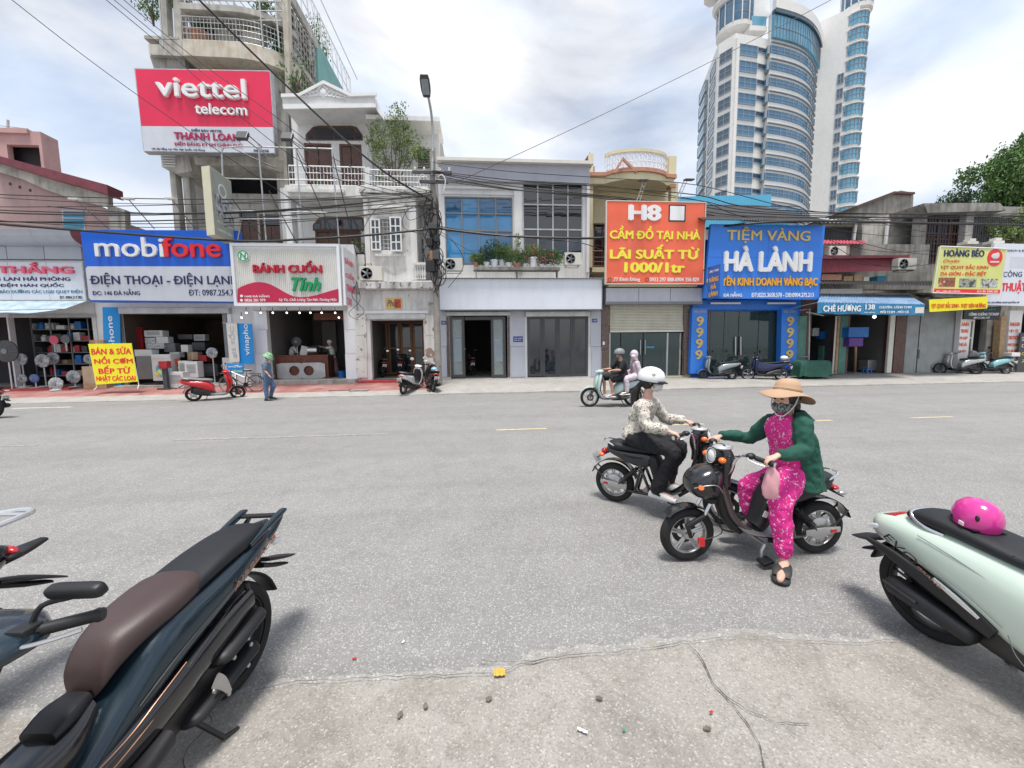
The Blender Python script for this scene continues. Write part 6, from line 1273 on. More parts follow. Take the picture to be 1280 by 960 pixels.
# vehicles
def paint(name,col,rough=.22,metal=0.,coat=.6,flake=.04):return mat(name,col,rough,metal,var=flake,vs=2,coat=coat)
paint('paint_teal',(.012,.028,.042),.24,.35);paint('paint_mint',(.53,.63,.55),.22,0);paint('paint_pale_green',(.44,.56,.54),.22);paint('paint_white',(.72,.73,.74),.25);paint('paint_red',(.58,.012,.02),.25)
paint('paint_black',(.012,.012,.014),.18);paint('paint_navy',(.012,.018,.07),.2,.3);paint('paint_silver',(.52,.53,.54),.28,.5);paint('paint_greyblue',(.26,.30,.32),.3,.2);paint('paint_bronze',(.10,.085,.08),.3,.5);paint('paint_aqua',(.25,.50,.55),.3)
mat('rubber',(.011,.011,.011),.8,var=.25,vs=12,bump=.25,bs=90);mat('black_plastic',(.010,.010,.012),.5,var=.2,vs=5,bump=.05,bs=200);mat('grey_plastic',(.16,.16,.17),.5,var=.1)
mat('seat_black',(.008,.010,.013),.55,var=.15,vs=5,bump=.12,bs=260);mat('seat_brown',(.055,.034,.033),.45,var=.15,vs=5,bump=.12,bs=220)
mat('alloy',(.50,.50,.50),.35,.85,var=.1,vs=8);mat('dark_metal',(.055,.055,.055),.45,.7,var=.2,vs=8);mat('lamp_glass',(.75,.78,.80),.08,var=.1,vs=20,spec=1.,coat=.5);mat('lamp_red',(.45,.01,.015),.2,var=.1,coat=.5);mat('lamp_orange',(.85,.16,.02),.25,var=.05,coat=.5)
mat('plate_white',(.72,.72,.70),.5,var=.03);mat('mirror_glass',(.6,.65,.7),.05,1.,var=0);mat('copper_line',(.45,.24,.16),.3,.7)
RY=Matrix.Rotation(rad(90),4,'X')
def wheel(t,x,R,wd,rim='alloy',spokes=5,hub=None,y=0.,thick=.055,disc=None,steer=0.):
 m=Matrix.Translation((x,y,R))@Matrix.Rotation(steer,4,'Z')@RY
 ri=R-thick*1.35
 b=MB();b.lathe([(ri,-wd*.62),(ri+.012,-wd*.62),(ri+.012,wd*.62),(ri,wd*.62),(ri-.008,wd*.3),(ri-.008,-wd*.3),(ri,-wd*.62)],32,m,caps=False)
 for k in range(spokes):
  a=2*math.pi*k/spokes+.3
  for s in (-.09,.09):
   p0=V((math.cos(a+s*2.2)*.03,math.sin(a+s*2.2)*.03,0));p1=V((math.cos(a+s)*(ri+.003),math.sin(a+s)*(ri+.003),0));b.tube([m@p0,m@p1],[.011,.008],6)
 b.lathe([(.035,-wd*.7),(.04,-wd*.5),(.04,wd*.5),(.035,wd*.7)],16,m);w_=b.build('wheel',rim,t,smooth=True,angle=50)
 prof=[(ri+.008,-wd*.75)]
 for k in range(9):a=math.pi*k/8;prof.append((R-thick*.75+thick*.75*math.sin(a),-wd*math.cos(a)))
 prof.append((ri+.008,wd*.75));b=MB().lathe(prof,44,m,caps=False)
 b.build('tyre','rubber',w_,smooth=True,angle=50)
 if hub:MB().lathe([(hub*.6,-wd*1.1),(hub,-wd*.8),(hub*1.05,0),(hub,wd*.8),(hub*.6,wd*1.1)],24,m).build('hub_motor','alloy',w_,smooth=True,angle=40)
 if disc is not None:
  s=disc;MB().lathe([(.1,s*wd*1.15),(.1,s*wd*1.15+.004),(.06,s*wd*1.15+.004),(.06,s*wd*1.15),(.1,s*wd*1.15)],24,m,caps=False).build('brake_disc','dark_metal',w_)
 return w_
def capsule(t,name,m,p0,p1,r0,r1,flat=1.,**k):
 p0,p1=V(p0),V(p1);d=(p1-p0).normalized();pts=[p0-d*r0*.6,p0-d*r0*.35,p0,p0.lerp(p1,.5),p1,p1+d*r1*.35,p1+d*r1*.6];return MB().tube(pts,[r0*.45,r0*.8,r0,(r0+r1)/2,r1,r1*.8,r1*.45],16,flat=flat).build(name,m,t,smooth=True,angle=60)
def bars_(t,x,z,hw,mirrors=True,rise=.06,sweepb=.08,mm='paint_black',lever='alloy',grip='black_plastic',mir=(.13,.055),mh=.22,barm='black_plastic'):
 b=MB()
 for s in (-1,1):b.tube(curve([(x+.03,0,z-rise),(x+.02,s*.1,z-rise*.4),(x,s*.19,z),(x-sweepb,s*hw,z)],4),.012,8)
 h=b.build('handlebar',barm,t,smooth=True)
 for s in (-1,1):
  d=V((-sweepb,s*(hw-.19),0)).normalized();e=V((x-sweepb,s*hw,z));b=MB().tube([e-d*.12,e-d*.118,e-d*.01,e,e+d*.012],[.012,.018,.018,.021,.018],10);b.build('grip',grip,t,smooth=True,angle=40)
  bl=MB().tube(curve([e-d*.15+V((.02,0,-.005)),e-d*.12+V((.055,0,-.012)),e-d*.05+V((.06,0,-.012)),e+d*.0+V((.045,0,-.012))],4),[.008]*5+[.0075]*5+[.009]*3,7,flat=.7);bl.build('brake_lever',lever,t,smooth=True)
  MB().box(-.025,.025,-.03,.03,-.022,.022).xf(Matrix.Translation(e-d*.155)).build('switch_box','black_plastic',t,bevel=.006)
  if mirrors:
   q=e-d*.17+V((.01,0,.01));top=q+V((.03,s*.07,mh));MB().tube(curve([q,q+V((.0,s*.02,mh*.5)),top],4),.006,6).build('mirror_stalk','black_plastic',t,smooth=True)
   o=MB().ball((0,0,0),1,16).xf(Matrix.Translation(top+V((0,s*.03,.02)))@Matrix.Diagonal((.02,mir[0]*.62,mir[1],1))).build('mirror',mm,t,smooth=True)
   MB().lathe([(.001,0),(1,0)],16,Matrix.Translation(top+V((-.0205,s*.03,.02)))@Matrix.Diagonal((1,mir[0]*.5,mir[1]*.8,1))@Matrix.Rotation(rad(-90),4,'Y'),caps=False).build('mirror_glass','mirror_glass',o)
 return h
def scooter(name,label,loc,rz,P,lean=0.,group=None,cat='scooter',steer=0.):
 t=tag(empty(name,loc,0),label,cat,group);t.rotation_euler=Euler((0,0,rz));
 if lean:t.rotation_euler=(Matrix.Rotation(rz,3,'Z')@Matrix.Rotation(lean,3,'X')).to_euler()
 g=P.get;c1=g('c1','paint_white');c2=g('c2','black_plastic');WB=g('wb',1.26);R=g('R',.265);fl=g('floor',.27)
 wheel(t,0,R,.05,g('rim','alloy'),5,g('hub'));wheel(t,WB,R,.045,g('rim','alloy'),5,None,disc=-1)
 MB().loft(g('body',[(-.34,.70,.735,.02),(-.30,.655,.755,.07),(-.18,.59,.76,.13),(.02,.52,.745,.165),(.25,.44,.73,.175),(.45,.36,.68,.16),(.60,.30,.55,.12)]),2.8,24,4).build('body_shell',c1,t,smooth=True,angle=70)
 MB().loft([(-.05,.30,.50,.09),(.1,.22,.52,.12),(.35,.17,.45,.13),(.6,.17,.33,.14)],3,16,3).build('engine','dark_metal',t,smooth=True,angle=50)
 st=g('seat',[(-.27,.765,.84,.08),(-.2,.75,.862,.125),(0,.74,.85,.135),(.16,.73,.805,.14),(.38,.70,.79,.125),(.55,.67,.765,.085),(.59,.68,.74,.04)]);MB().loft(st,2.8,22,4).build('seat',g('seatm','seat_black'),t,smooth=True,angle=70)
 MB().loft([(.48,fl-.06,fl+.06,.13),(.6,fl-.06,fl+.02,.165),(.8,fl-.07,fl+.015,.175),(.95,fl-.05,fl+.04,.165),(1.0,fl-.0,fl+.1,.12)],3.6,20,3).build('floorboard',c2,t,smooth=True,angle=60)
 MB().sweep(g('shield',[(.94,fl+.02,.14,.03),(1.03,.45,.185,.035),(1.035,.62,.20,.04),(1.0,.8,.19,.045),(.965,.93,.13,.045),(.955,.985,.08,.03)]),3.2,22,4).build('leg_shield',c1,t,smooth=True,angle=70)
 MB().sweep([(.92,fl+.06,.12,.015),(.985,.45,.15,.018),(.98,.62,.165,.02),(.945,.8,.15,.02),(.93,.9,.09,.02)],3.2,18,3).build('inner_shield',g('c3',c2),t,smooth=True,angle=70)
 MB().sweep([(1.02,.50,.06,.05),(1.10,.60,.11,.05),(1.075,.78,.12,.05),(1.02,.93,.07,.05)],2.4,18,3).build('front_cowl',c1,t,smooth=True,angle=70)
 b=MB()
 for s in (-1,1):b.tube([(WB,s*.068,R),(WB-.09,s*.068,R+.2),(1.06,s*.05,.62)],[.018,.02,.02],8)
 b.build('fork','dark_metal',t,smooth=True)
 fp=[(WB+(R+.035)*math.cos(a),R+(R+.03)*math.sin(a),.062*math.sin((a-.15)/2.75*math.pi*.9+.2)**.5 if 0<(a-.15)<2.6 else .04,.012)for a in [.15+2.5*k/8 for k in range(9)]]
 MB().sweep(fp,2.6,14,2).build('front_fender',g('fender',c1),t,smooth=True,angle=70)
 rp=[((R+.04)*math.cos(a),R+(R+.035)*math.sin(a),.055,.01)for a in [1.4+1.5*k/6 for k in range(7)]];MB().sweep(rp,2.6,12,2).build('rear_fender',c2,t,smooth=True,angle=70)
 if g('head',1):
  MB().loft([(.86,.97,1.02,.08),(.93,.94,1.06,.14),(1.0,.95,1.065,.15),(1.07,.96,1.03,.10),(1.1,.98,1.0,.05)],2.3,20,3).build('handlebar_cowl',c1,t,smooth=True,angle=70)
  MB().ball((1.075,0,.995),.05,14,(.45,1.5,.7)).build('headlight','lamp_glass',t,smooth=True)
 bars_(t,.90,g('barz',1.0),.34,g('mirrors',True),mm=g('mirm',c2),mh=g('mh',.22))
 tx,tz=g('tail',(0,0));MB().ball((-.33+tx,0,.71+tz),.05,14,(.6,1.6,.55)).build('tail_light','lamp_red',t,smooth=True)
 for s in (-1,1):MB().ball((-.31+tx,s*.095,.695+tz),.028,10,(1.2,.8,.6)).build('turn_signal',g('sig','lamp_orange'),t,smooth=True)
 if g('rail',1):MB().tube(curve([(-.05,-.14,.80),(-.22,-.12,.835),(-.33,-.06,.85),(-.33,.06,.85),(-.22,.12,.835),(-.05,.14,.80)],4),.013,8).build('grab_rail',g('railm','alloy'),t,smooth=True)
 b=MB();b.loft([(-.46+tx,.46+tz,.48+tz,.05),(-.36+tx,.5+tz,.53+tz,.055),(-.25+tx,.56+tz,.60+tz,.05)],3,12,2);b.build('plate_bracket','black_plastic',t,smooth=True,angle=60)
 pm=Matrix.Translation((-.40+tx,0,.56+tz))@Matrix.Rotation(rad(-20),4,'Y')
 if g('plate',1):o=MB().box(-.004,.004,-.09,.09,-.07,.07).xf(pm).build('number_plate','plate_white',t)
 mt=pm@Matrix.Rotation(rad(-90),4,'Z')
 if g('plate',1):text('15-B1\n246.80',o,'text_black',-.075,.075,-.052,.052,-.004,ext=.001,mtx=mt)
 if g('muffler',1):capsule(t,'muffler',g('mufm','black_plastic'),(-.22,-.17,.33),(.12,-.165,.27),.062,.05);MB().tube(curve([(.12,-.165,.26),(.3,-.13,.2),(.45,-.08,.2)],3),.018,8).build('exhaust_pipe','dark_metal',t,smooth=True)
 if g('cvt',1):capsule(t,'drive_case',c2 if g('cvt')!='col' else c1,(-.02,.13,.28),(.33,.13,.27),.1,.1,.4)
 for s in (-1,1):MB().tube([(-.03,s*.11,.3),(-.0,s*.12,.58)],.014,6).build('shock_rod','dark_metal',t);sp=MB();sp.tube([(-.03+.03*k/30*1.0+.022*math.cos(k),s*.115+.022*math.sin(k),.33+.2*k/30)for k in range(31)],.005,5);sp.build('shock_spring',g('spr','dark_metal'),t)
 MB().tube([(.38,.1,.2),(.30,.17,.02),(.24,.19,.0)],.011,6).build('side_stand','dark_metal',t)
 return t
def gp(px,py,dz=0.):p=onpave(px,py);return p+V((0,0,dz))
def between(a,c):
 return math.atan2(c.y-a.y,c.x-a.x)
 # parked on the far side
a,c=gp(243,501.5),gp(287,488);P=dict(c1='paint_red',c2='grey_plastic',c3='grey_plastic',seatm='grey_plastic',rim='dark_metal',hub=.1,muffler=0,cvt='col',mirrors=True,floor=.25,fender='black_plastic',rail=1,R=.24)
t=scooter('electric_scooter','red and grey electric scooter parked askew at the kerb before the appliance shop',a,rad(22),P,.12,cat='scooter')
a=gp(504,494);t=scooter('parked_scooter','white and black scooter seen from behind, parked left of the pair at the open doorway',a,rad(72),dict(c1='paint_white',c2='black_plastic',fender='paint_white',mirm='paint_white'),.16,'pair of scooters at the doorway')
a=gp(541,492.5);t=scooter('parked_scooter','black scooter with red tail light, right one of the pair at the doorway',a,rad(108),dict(c1='paint_black',c2='black_plastic',mirm='paint_white'),.16,'pair of scooters at the doorway')
hb=MB().ball((.28,0,.86),.14,16,(1.15,.9,.75)).xf(Matrix.Translation(a)@t.rotation_euler.to_matrix().to_4x4()).build('crash_helmet',mat('helmet_lightblue',(.25,.50,.72),.25,coat=.5),None,smooth=True);tag(hb,'light blue helmet resting on the black scooter at the doorway','helmet')
def mk_line(px0,py0,px1,py1):a,c=gp(px0,py0),gp(px1,py1);return a,between(a,c)
a,rz=mk_line(915,475,874,474);scooter('electric_scooter','grey blue step through electric scooter parked in front of the left blue 9999 pillar',a,rz,dict(c1='paint_greyblue',c2='black_plastic',R=.22,wb=1.2,muffler=0,rim='dark_metal',hub=.08,rail=0),.1)
a,rz=mk_line(976,476,929,474.5);tb=scooter('parked_motorbike','dark blue motorbike parked before the gold shop glass with a white helmet on its tail',a,rz,dict(c1='paint_navy',c2='black_plastic',rim='alloy',R=.28,wb=1.3,seat=[(-.3,.80,.9,.08),(-.2,.78,.9,.125),(0,.76,.86,.135),(.16,.75,.82,.14),(.38,.72,.80,.125),(.6,.70,.80,.085),(.7,.7,.80,.06)],body=[(-.4,.74,.80,.02),(-.3,.7,.8,.07),(-.1,.6,.78,.12),(.2,.5,.75,.15),(.5,.38,.76,.15),(.75,.35,.80,.13),(.95,.4,.85,.1)]),.1,cat='motorbike')
hb=MB().ball((-.12,0,.99),.13,16,(1.2,.9,.75)).xf(Matrix.Translation(a)@tb.rotation_euler.to_matrix().to_4x4()).build('crash_helmet','white_gloss',None,smooth=True);tag(hb,'white helmet on the tail of the dark blue motorbike','helmet')
a,rz=mk_line(1257,468,1212,467);scooter('parked_scooter','light aqua scooter with clear wrapped basket parked half behind the silver one',a,rz,dict(c1='paint_aqua',c2='black_plastic',R=.24),.1)
bk=MB().box(-.35,.0,-.17,.17,.84,1.02).xf(Matrix.Translation(a)@Matrix.Rotation(rz,4,'Z')).build('wrapped_crate','plate_white',None,bevel=.02);tag(bk,'pale wrapped crate on the seat of the aqua scooter at the right','crate')
a,rz=mk_line(1220,468.5,1164,466.5);scooter('parked_scooter','silver and black scooter parked before the corrugated doors',a,rz,dict(c1='paint_silver',c2='black_plastic',c3='black_plastic',rim='dark_metal',mirrors=False,wb=1.35,R=.28),.12)
co=MB();co.loft([(.0,.86,.98,.12),(.12,.84,1.1,.14),(.25,.83,1.14,.1),(.33,.84,.95,.06)],2.2,14,3);o=co.xf(Matrix.Translation(a+V((0,.0,0)))@Matrix.Rotation(rz,4,'Z')).build('child_seat','grey_plastic',None,smooth=True,disp=.02);tag(o,'dark grey seat cover bundle standing on the silver scooter','cover')
# dim motorbikes inside two doorways
for (x,y,z,rz,lab)in ((at(478,468,FY+1.2).x,FY+1.2,zf+.06,rad(112),'motorbike with white plate standing inside the narrow white house'),(at(500,466,FY+1.6).x,FY+1.6,zf+.06,rad(95),'second dim motorbike deeper inside the narrow white house'),(at(588,468,FY+1.3).x,FY+1.6,zf+.05,rad(100),'dark motorbike in the dim hall behind the open folding door')):
 scooter('indoor_motorbike',lab,(x,y,z),rz,dict(c1='paint_black',c2='black_plastic',R=.28,mirm='paint_black'),.1,'motorbikes indoors',cat='motorbike')
 # motorbike leaving the frame at the left on the road
a=at(-9,523,Z=0);scooter('passing_motorbike','rear end of a dark motorbike with red lamp and plate leaving at the left edge',a,rad(178),dict(c1='paint_black',R=.30,wb=1.3,rail=0),0,cat='motorbike')
# white scooter ridden by two people
SW=at(737,508.5,Z=0);SWO=V((SW.x+1.27,SW.y+.02,0));whs=scooter('ridden_scooter','pale green white scooter carrying a man in black and a hooded passenger',SWO,rad(180),dict(c1='paint_pale_green',c2='grey_plastic',c3='black_plastic',fender='paint_pale_green',mirrors=False,mufm='grey_plastic',R=.275),0)
# bicycle
def bicycle(label,a,rz,lean=.08):
 t=tag(empty('bicycle',a),label,'bicycle');t.rotation_euler=(Matrix.Rotation(rz,3,'Z')@Matrix.Rotation(lean,3,'X')).to_euler();R=.32
 for x in (0,1.02):
  m=Matrix.Translation((x,0,R))@RY;w_=MB().lathe([(R-.03,-.012),(R-.018,-.014),(R-.018,.014),(R-.03,.012),(R-.03,-.012)],32,m,caps=False);
  for k in range(18):a_=2*math.pi*k/18;w_.tube([m@V((.02*math.cos(a_+1),.02*math.sin(a_+1),(-1)**k*.025)),m@V(((R-.028)*math.cos(a_),(R-.028)*math.sin(a_),0))],.0018,3)
  w_.tube([m@V((0,0,-.05)),m@V((0,0,.05))],.02,8);w=w_.build('wheel','alloy',t);pr=[(R-.018,-.016)]+[(R-.02+.02*math.sin(math.pi*k/6),-.017*math.cos(math.pi*k/6))for k in range(7)]+[(R-.018,.016)];MB().lathe(pr,36,m,caps=False).build('tyre','rubber',w,smooth=True)
  MB().sweep([(x+(R+.02)*math.cos(q),R+(R+.02)*math.sin(q),.025,.003)for q in [.5+2.3*k/8 for k in range(9)]],2.4,10,2).build('mudguard','dark_frame',t,smooth=True)
 b=MB();bb=(.42,0,.28);st=(.30,0,.75);hd=(.86,0,.80);
 for p,q in ((bb,st),(bb,(.88,0,.62)),((.36,0,.55),hd),((0,0,R),bb),((0,0,R),(.33,0,.66))):b.tube([p,q],.014,7)
 b.tube([(.84,0,.88),(.88,0,.62),(.97,.0,.45),(1.02,0,R)],.014,7);b.build('frame','paint_black',t)
 MB().tube(curve([(.70,-.26,.98),(.80,-.2,1.),(.86,0,.95),(.80,.2,1.),(.70,.26,.98)],4),.012,7).build('handlebar','alloy',t,smooth=True);MB().loft([(.16,.80,.84,.10),(.24,.79,.85,.09),(.42,.80,.84,.03)],2.4,14,3).build('saddle','seat_black',t,smooth=True)
 b=MB()
 for s in (-1,1):b.tube([(.42,s*.06,.28),(.42+s*.12,s*.08,.28-s*.11)],.01,5);b.mbox(Matrix.Translation((.42+s*.12,s*.13,.28-s*.11)),.08,.08,.02)
 b.lathe([(.001,0),(.09,0),(.09,.006),(.001,.006)],20,Matrix.Translation((.42,-.05,.28))@RY);b.build('crank','dark_metal',t)
 b=MB();frame(b,-.18,.25,-.001,.012,-.08,.08,.006);b.box(-.18,.24,-.07,.07,.70,.715);b.box(-.17,-.15,-.06,-.05,R,.7);b.box(-.17,-.15,.05,.06,R,.7);b.build('rear_rack','dark_frame',t)
 return t
a=gp(321,483);c=gp(291.5,483);bicycle('black city bicycle leaning behind the small blue sign beside the walking man',a+V((0,0,0)),math.pi,-.08)
# electric bikes in the foreground
YE=2.81;XE=at(1018,690,Z=0).x
def eb(px,py):p=at(px,py,YE);return (XE-p.x,p.z)
def eb3(px,py,y=0):x,z=eb(px,py);return V((x,y,z))
def ebike(label,loc,rz,c1,lean=0.,plate=False,head='paint_black'):
 t=tag(empty('electric_bike',loc),label,'electric bike');t.rotation_euler=(Matrix.Rotation(rz,3,'Z')@Matrix.Rotation(lean,3,'X')).to_euler();R=.218
 xf=XE-at(858,700,Z=0).x
 wheel(t,0,R,.042,'alloy',9,.092);wf=wheel(t,xf,R,.04,'alloy',5,None,disc=1)
 q=MB().mbox(Matrix.Translation((xf-.085,.062,R-.045)),.05,.03,.07);q.build('brake_caliper','paint_red',wf,bevel=.008)
 e=eb;P=lambda px,py,hw,ht:(*eb(px,py),hw,ht)
 MB().sweep([P(893,578,.03,.03),P(900,598,.035,.032),P(906,622,.045,.034),P(914,645,.055,.03),P(932,661,.06,.024),P(955,667,.06,.02),P(985,668,.055,.02),P(1002,666,.05,.02)],2.6,18,5).build('frame',c1,t,smooth=True,angle=70)
 MB().sweep([P(886,580,.03,.03),P(892,600,.04,.035),P(897,620,.045,.035),P(905,645,.045,.03),P(922,663,.05,.02)],2.6,16,4).build('down_tube_cover','black_plastic',t,smooth=True,angle=70)
 MB().sweep([P(918,655,.09,.006),P(930,660,.125,.008),P(960,661.5,.13,.008),P(972,660,.10,.008)],3.5,16,3).build('foot_plate','alloy',t,smooth=True,angle=60)
 b=MB()
 for s in (-1,1):b.tube([eb3(962,662,s*.07),eb3(985,612,s*.07)],.016,8);b.tube([eb3(985,666,s*.06),eb3(975,612,s*.07)],.014,8)
 b.build('seat_tube',c1,t,smooth=True)
 MB().sweep([P(906,606,.05,.03),P(903,592,.075,.05),P(905,578,.095,.06),P(904,566,.085,.055),P(899,557,.05,.03)],2.4,20,4).build('nacelle',head,t,smooth=True,angle=70)
 MB().ball(eb3(903,559,0),.052,14,(1.5,1.3,.5)).build('dash_top','paint_silver',t,smooth=True)
 hc=eb3(891,569,0);m=Matrix.Translation(hc)@Matrix.Rotation(rad(82),4,'Y')
 hl=MB().lathe([(.035,-.07),(.058,-.05),(.066,-.01),(.066,.012),(.06,.014)],24,m).build('headlight_housing','black_plastic',t,smooth=True,angle=50);MB().lathe([(.001,.028),(.03,.024),(.052,.012),(.053,.0)],24,m).build('headlight','lamp_glass',hl,smooth=True);MB().lathe([(.053,.0),(.053,.02),(.062,.02),(.062,.0),(.053,.0)],24,m,caps=False).build('chrome_ring','chrome',hl,smooth=True,angle=40)
 for s in (-1,1):MB().ball(hc+V((-.01,s*.105,-.012)),.026,12,(1.1,1.1,.9)).build('turn_signal','lamp_orange',t,smooth=True);MB().tube([hc+V((-.02,s*.05,-.01)),hc+V((-.015,s*.09,-.012))],.008,6).build('signal_stalk','black_plastic',t)
 bc=eb3(879,600,0);b=MB();b.loft([(bc.x-.13,bc.z-.08,bc.z+.10,.05),(bc.x-.10,bc.z-.12,bc.z+.125,.10),(bc.x-.02,bc.z-.135,bc.z+.125,.135),(bc.x+.07,bc.z-.12,bc.z+.09,.125),(bc.x+.125,bc.z-.07,bc.z+.04,.08),(bc.x+.14,bc.z-.04,bc.z+.0,.04)],2.7,24,5)
 fb=b.build('front_box','paint_black',t,smooth=True,angle=80)
 for s in (-1,1):
  MB().tube(curve([(bc.x-.10,s*.098,bc.z-.07),(bc.x-.03,s*.135,bc.z-.0),(bc.x+.06,s*.128,bc.z-.0),(bc.x+.12,s*.085,bc.z-.03)],5),.004,6).build('box_seam','alloy',fb,smooth=True);MB().lathe([(.001,.004),(.02,.003),(.021,0)],16,Matrix.Translation((bc.x+.085,s*.118,bc.z-.015))@Matrix.Rotation(-s*rad(72),4,'X')@Matrix.Rotation(rad(20),4,'Y')).build('reflector_disc','lamp_orange',fb)
 b=MB();bk=MB()
 for s in (-1,1):
  b.tube([eb3(884,622,s*.065),eb3(874,641,s*.065)],.0135,8);bk.tube([eb3(875,640,s*.065),(xf+.035,s*.065,R+.09),(xf,s*.06,R)],[.02,.024,.016],8)
 b.build('fork_tube','chrome',t,smooth=True);bk.mbox(Matrix.Translation(eb3(884,622,0)),.05,.17,.035);bk.tube([eb3(884,622,0),eb3(893,595,0)],.025,8);bk.build('fork','black_plastic',t,smooth=True,angle=50)
 MB().sweep([(xf+(R+.022)*math.cos(a),R+(R+.018)*math.sin(a),.055,.006)for a in [.75+1.9*k/8 for k in range(9)]],2.2,14,3).build('front_fender','paint_black',t,smooth=True,angle=70)
 MB().tube(curve([eb3(897,605,.05),eb3(889,640,.09),eb3(893,660,.09),(xf-.06,.07,R-.03)],4),.004,5).build('brake_hose','cable_black',t,smooth=True)
 MB().sweep([((R+.045)*math.cos(a),R+(R+.04)*math.sin(a),.055,.006)for a in [.35+2.45*k/9 for k in range(10)]],2.2,14,3).build('rear_fender','paint_black',t,smooth=True,angle=70)
 b=MB()
 for s in (-1,1):b.tube([(-.22,s*.05,.37),(-.1,s*.07,.27),(0,s*.065,R)],.008,6)
 b.build('fender_stay','black_plastic',t)
 for s in (-1,1):
  MB().sweep([(.16,R-.01,.006,.026),(.0,R,.008,.032),(-.13,R+.01,.007,.022)],3.5,12,3,yc=s*.078).build('swing_arm','alloy',t,smooth=True,angle=50);MB().box(-.095,-.045,s*.084,s*.09,R-.012,R+.014).build('side_reflector','lamp_red',t)
  sp=MB();p0,p1=eb3(985,630,s*.075),V((.07,s*.075,R+.01));sp.tube([p0,p1],.012,6);u=(p1-p0).normalized();v_=u.orthogonal().normalized();w_=u.cross(v_)
  sp.tube([p0.lerp(p1,.1+.75*k/72)+v_*.026*math.cos(k*.8)+w_*.026*math.sin(k*.8)for k in range(73)],.0055,5);sp.build('shock_spring','dark_metal',t,smooth=True)
 MB().sweep([P(942,656,.075,.05),P(948,648,.085,.06),P(955,628,.09,.065),P(961,612,.085,.06),P(963,604,.06,.04)],3.2,20,4).build('battery_case','black_plastic',t,smooth=True,angle=60)
 bb_=eb3(952,620,.092);o=MB().mbox(Matrix.Translation(bb_)@Matrix.Rotation(rad(-25),4,'Y'),.035,.003,.06).build('white_sticker','plate_white',t);bb_=eb3(947,637,.09);MB().mbox(Matrix.Translation(bb_)@Matrix.Rotation(rad(-25),4,'Y'),.04,.003,.05).build('white_sticker','plate_white',t)
 MB().loft([(.42,.50,.60,.06),(.38,.46,.62,.085),(.25,.45,.62,.10),(.10,.50,.62,.10),(-.02,.54,.615,.07),(-.08,.57,.61,.04)],3,20,4).build('seat_base',c1 if c1!='paint_bronze' else 'black_plastic',t,smooth=True,angle=60)
 MB().loft([(.47,.605,.64,.05),(.42,.605,.67,.085),(.28,.605,.68,.12),(.13,.605,.69,.13),(.02,.60,.70,.125),(-.05,.61,.68,.08),(-.065,.62,.65,.04)],2.8,24,4).build('seat','seat_black',t,smooth=True,angle=80)
 MB().tube(curve([(.07,-.12,.64),(-.02,-.11,.675),(-.10,-.05,.69),(-.10,.05,.69),(-.02,.11,.675),(.07,.12,.64)],5),.009,8).build('grab_rail','chrome',t,smooth=True)
 MB().ball((-.12,0,.55),.04,14,(.9,.9 if plate else 1.3,.9 if plate else .5)).build('tail_light','lamp_red',t,smooth=True)
 for s in (-1,1):MB().ball((-.12,s*.085,.53),.024,10,(1.4,.9,.8)).build('turn_signal','lamp_orange' if plate else 'alloy',t,smooth=True)
 MB().sweep([(-.05,.56,.03,.012),(-.13,.51,.035,.008),(-.2,.47,.03,.005)],2.6,10,2).build('tail_bracket','black_plastic',t,smooth=True)
 if plate:MB().box(-.003,.003,-.075,.075,-.055,.055).xf(Matrix.Translation((-.21,0,.47))@Matrix.Rotation(rad(-30),4,'Y')).build('number_plate','plate_white' if 0 else 'steel_dull',t)
 bbp=eb3(942,671,0);b=MB();b.tube([bbp+V((0,-.12,0)),bbp+V((0,.12,0))],.016,8);b.tube([bbp+V((0,.12,0)),bbp+V((.03,.13,-.045)),bbp+V((.028,.13,-.1))],.012,7);b.tube([bbp+V((0,-.12,0)),bbp+V((-.03,-.13,.05)),bbp+V((-.03,-.13,.1))],.012,7);cr_=b.build('crank','alloy',t,smooth=True)
 for s,o_ in ((1,V((.028,.17,-.105))),(-1,V((-.03,-.18,.1)))):MB().mbox(Matrix.Translation(bbp+o_)@Matrix.Rotation(.3,4,'Y'),.085,.085,.022).build('pedal','black_plastic',cr_,bevel=.005)
 MB().tube([bbp+V((-.08,.06,.0)),bbp+V((-.2,.1,-.01))],.02,8).build('side_stand','black_plastic',t)
 z=eb(905,556)[1];xh=eb(903,560)[0]
 b=MB();zg=.885
 for s in (-1,1):b.tube(curve([(xh+.0,s*.03,.70),(xh-.01,s*.09,.74),(xh-.02,s*.14,zg-.03),(xh-.06,s*.20,zg+.01),(xh-.13,s*.34,zg-.01)],5),.0115,9)
 b.build('handlebar','chrome',t,smooth=True)
 for s in (-1,1):
  e_=V((xh-.13,s*.34,zg-.01));d=V((-.07,s*.12,-.025)).normalized();MB().tube([e_-d*.1,e_-d*.095,e_+d*.005,e_+d*.01,e_+d*.028],[.013,.018,.018,.021,.02],12).build('grip','black_plastic',t,smooth=True,angle=40);MB().tube([e_+d*.01,e_+d*.03],.0195,12).build('grip_end','chrome',t,smooth=True,angle=40)
  MB().tube(curve([e_-d*.13+V((.02,0,-.0)),e_-d*.10+V((.05,0,-.01)),e_-d*.03+V((.055,0,-.015)),e_+V((.04,0,-.015))],4),.006,7,flat=.6).build('brake_lever','alloy',t,smooth=True);MB().ball(e_-d*.13,.03,10,(1.2,1,.8)).build('switch_box','black_plastic',t,smooth=True)
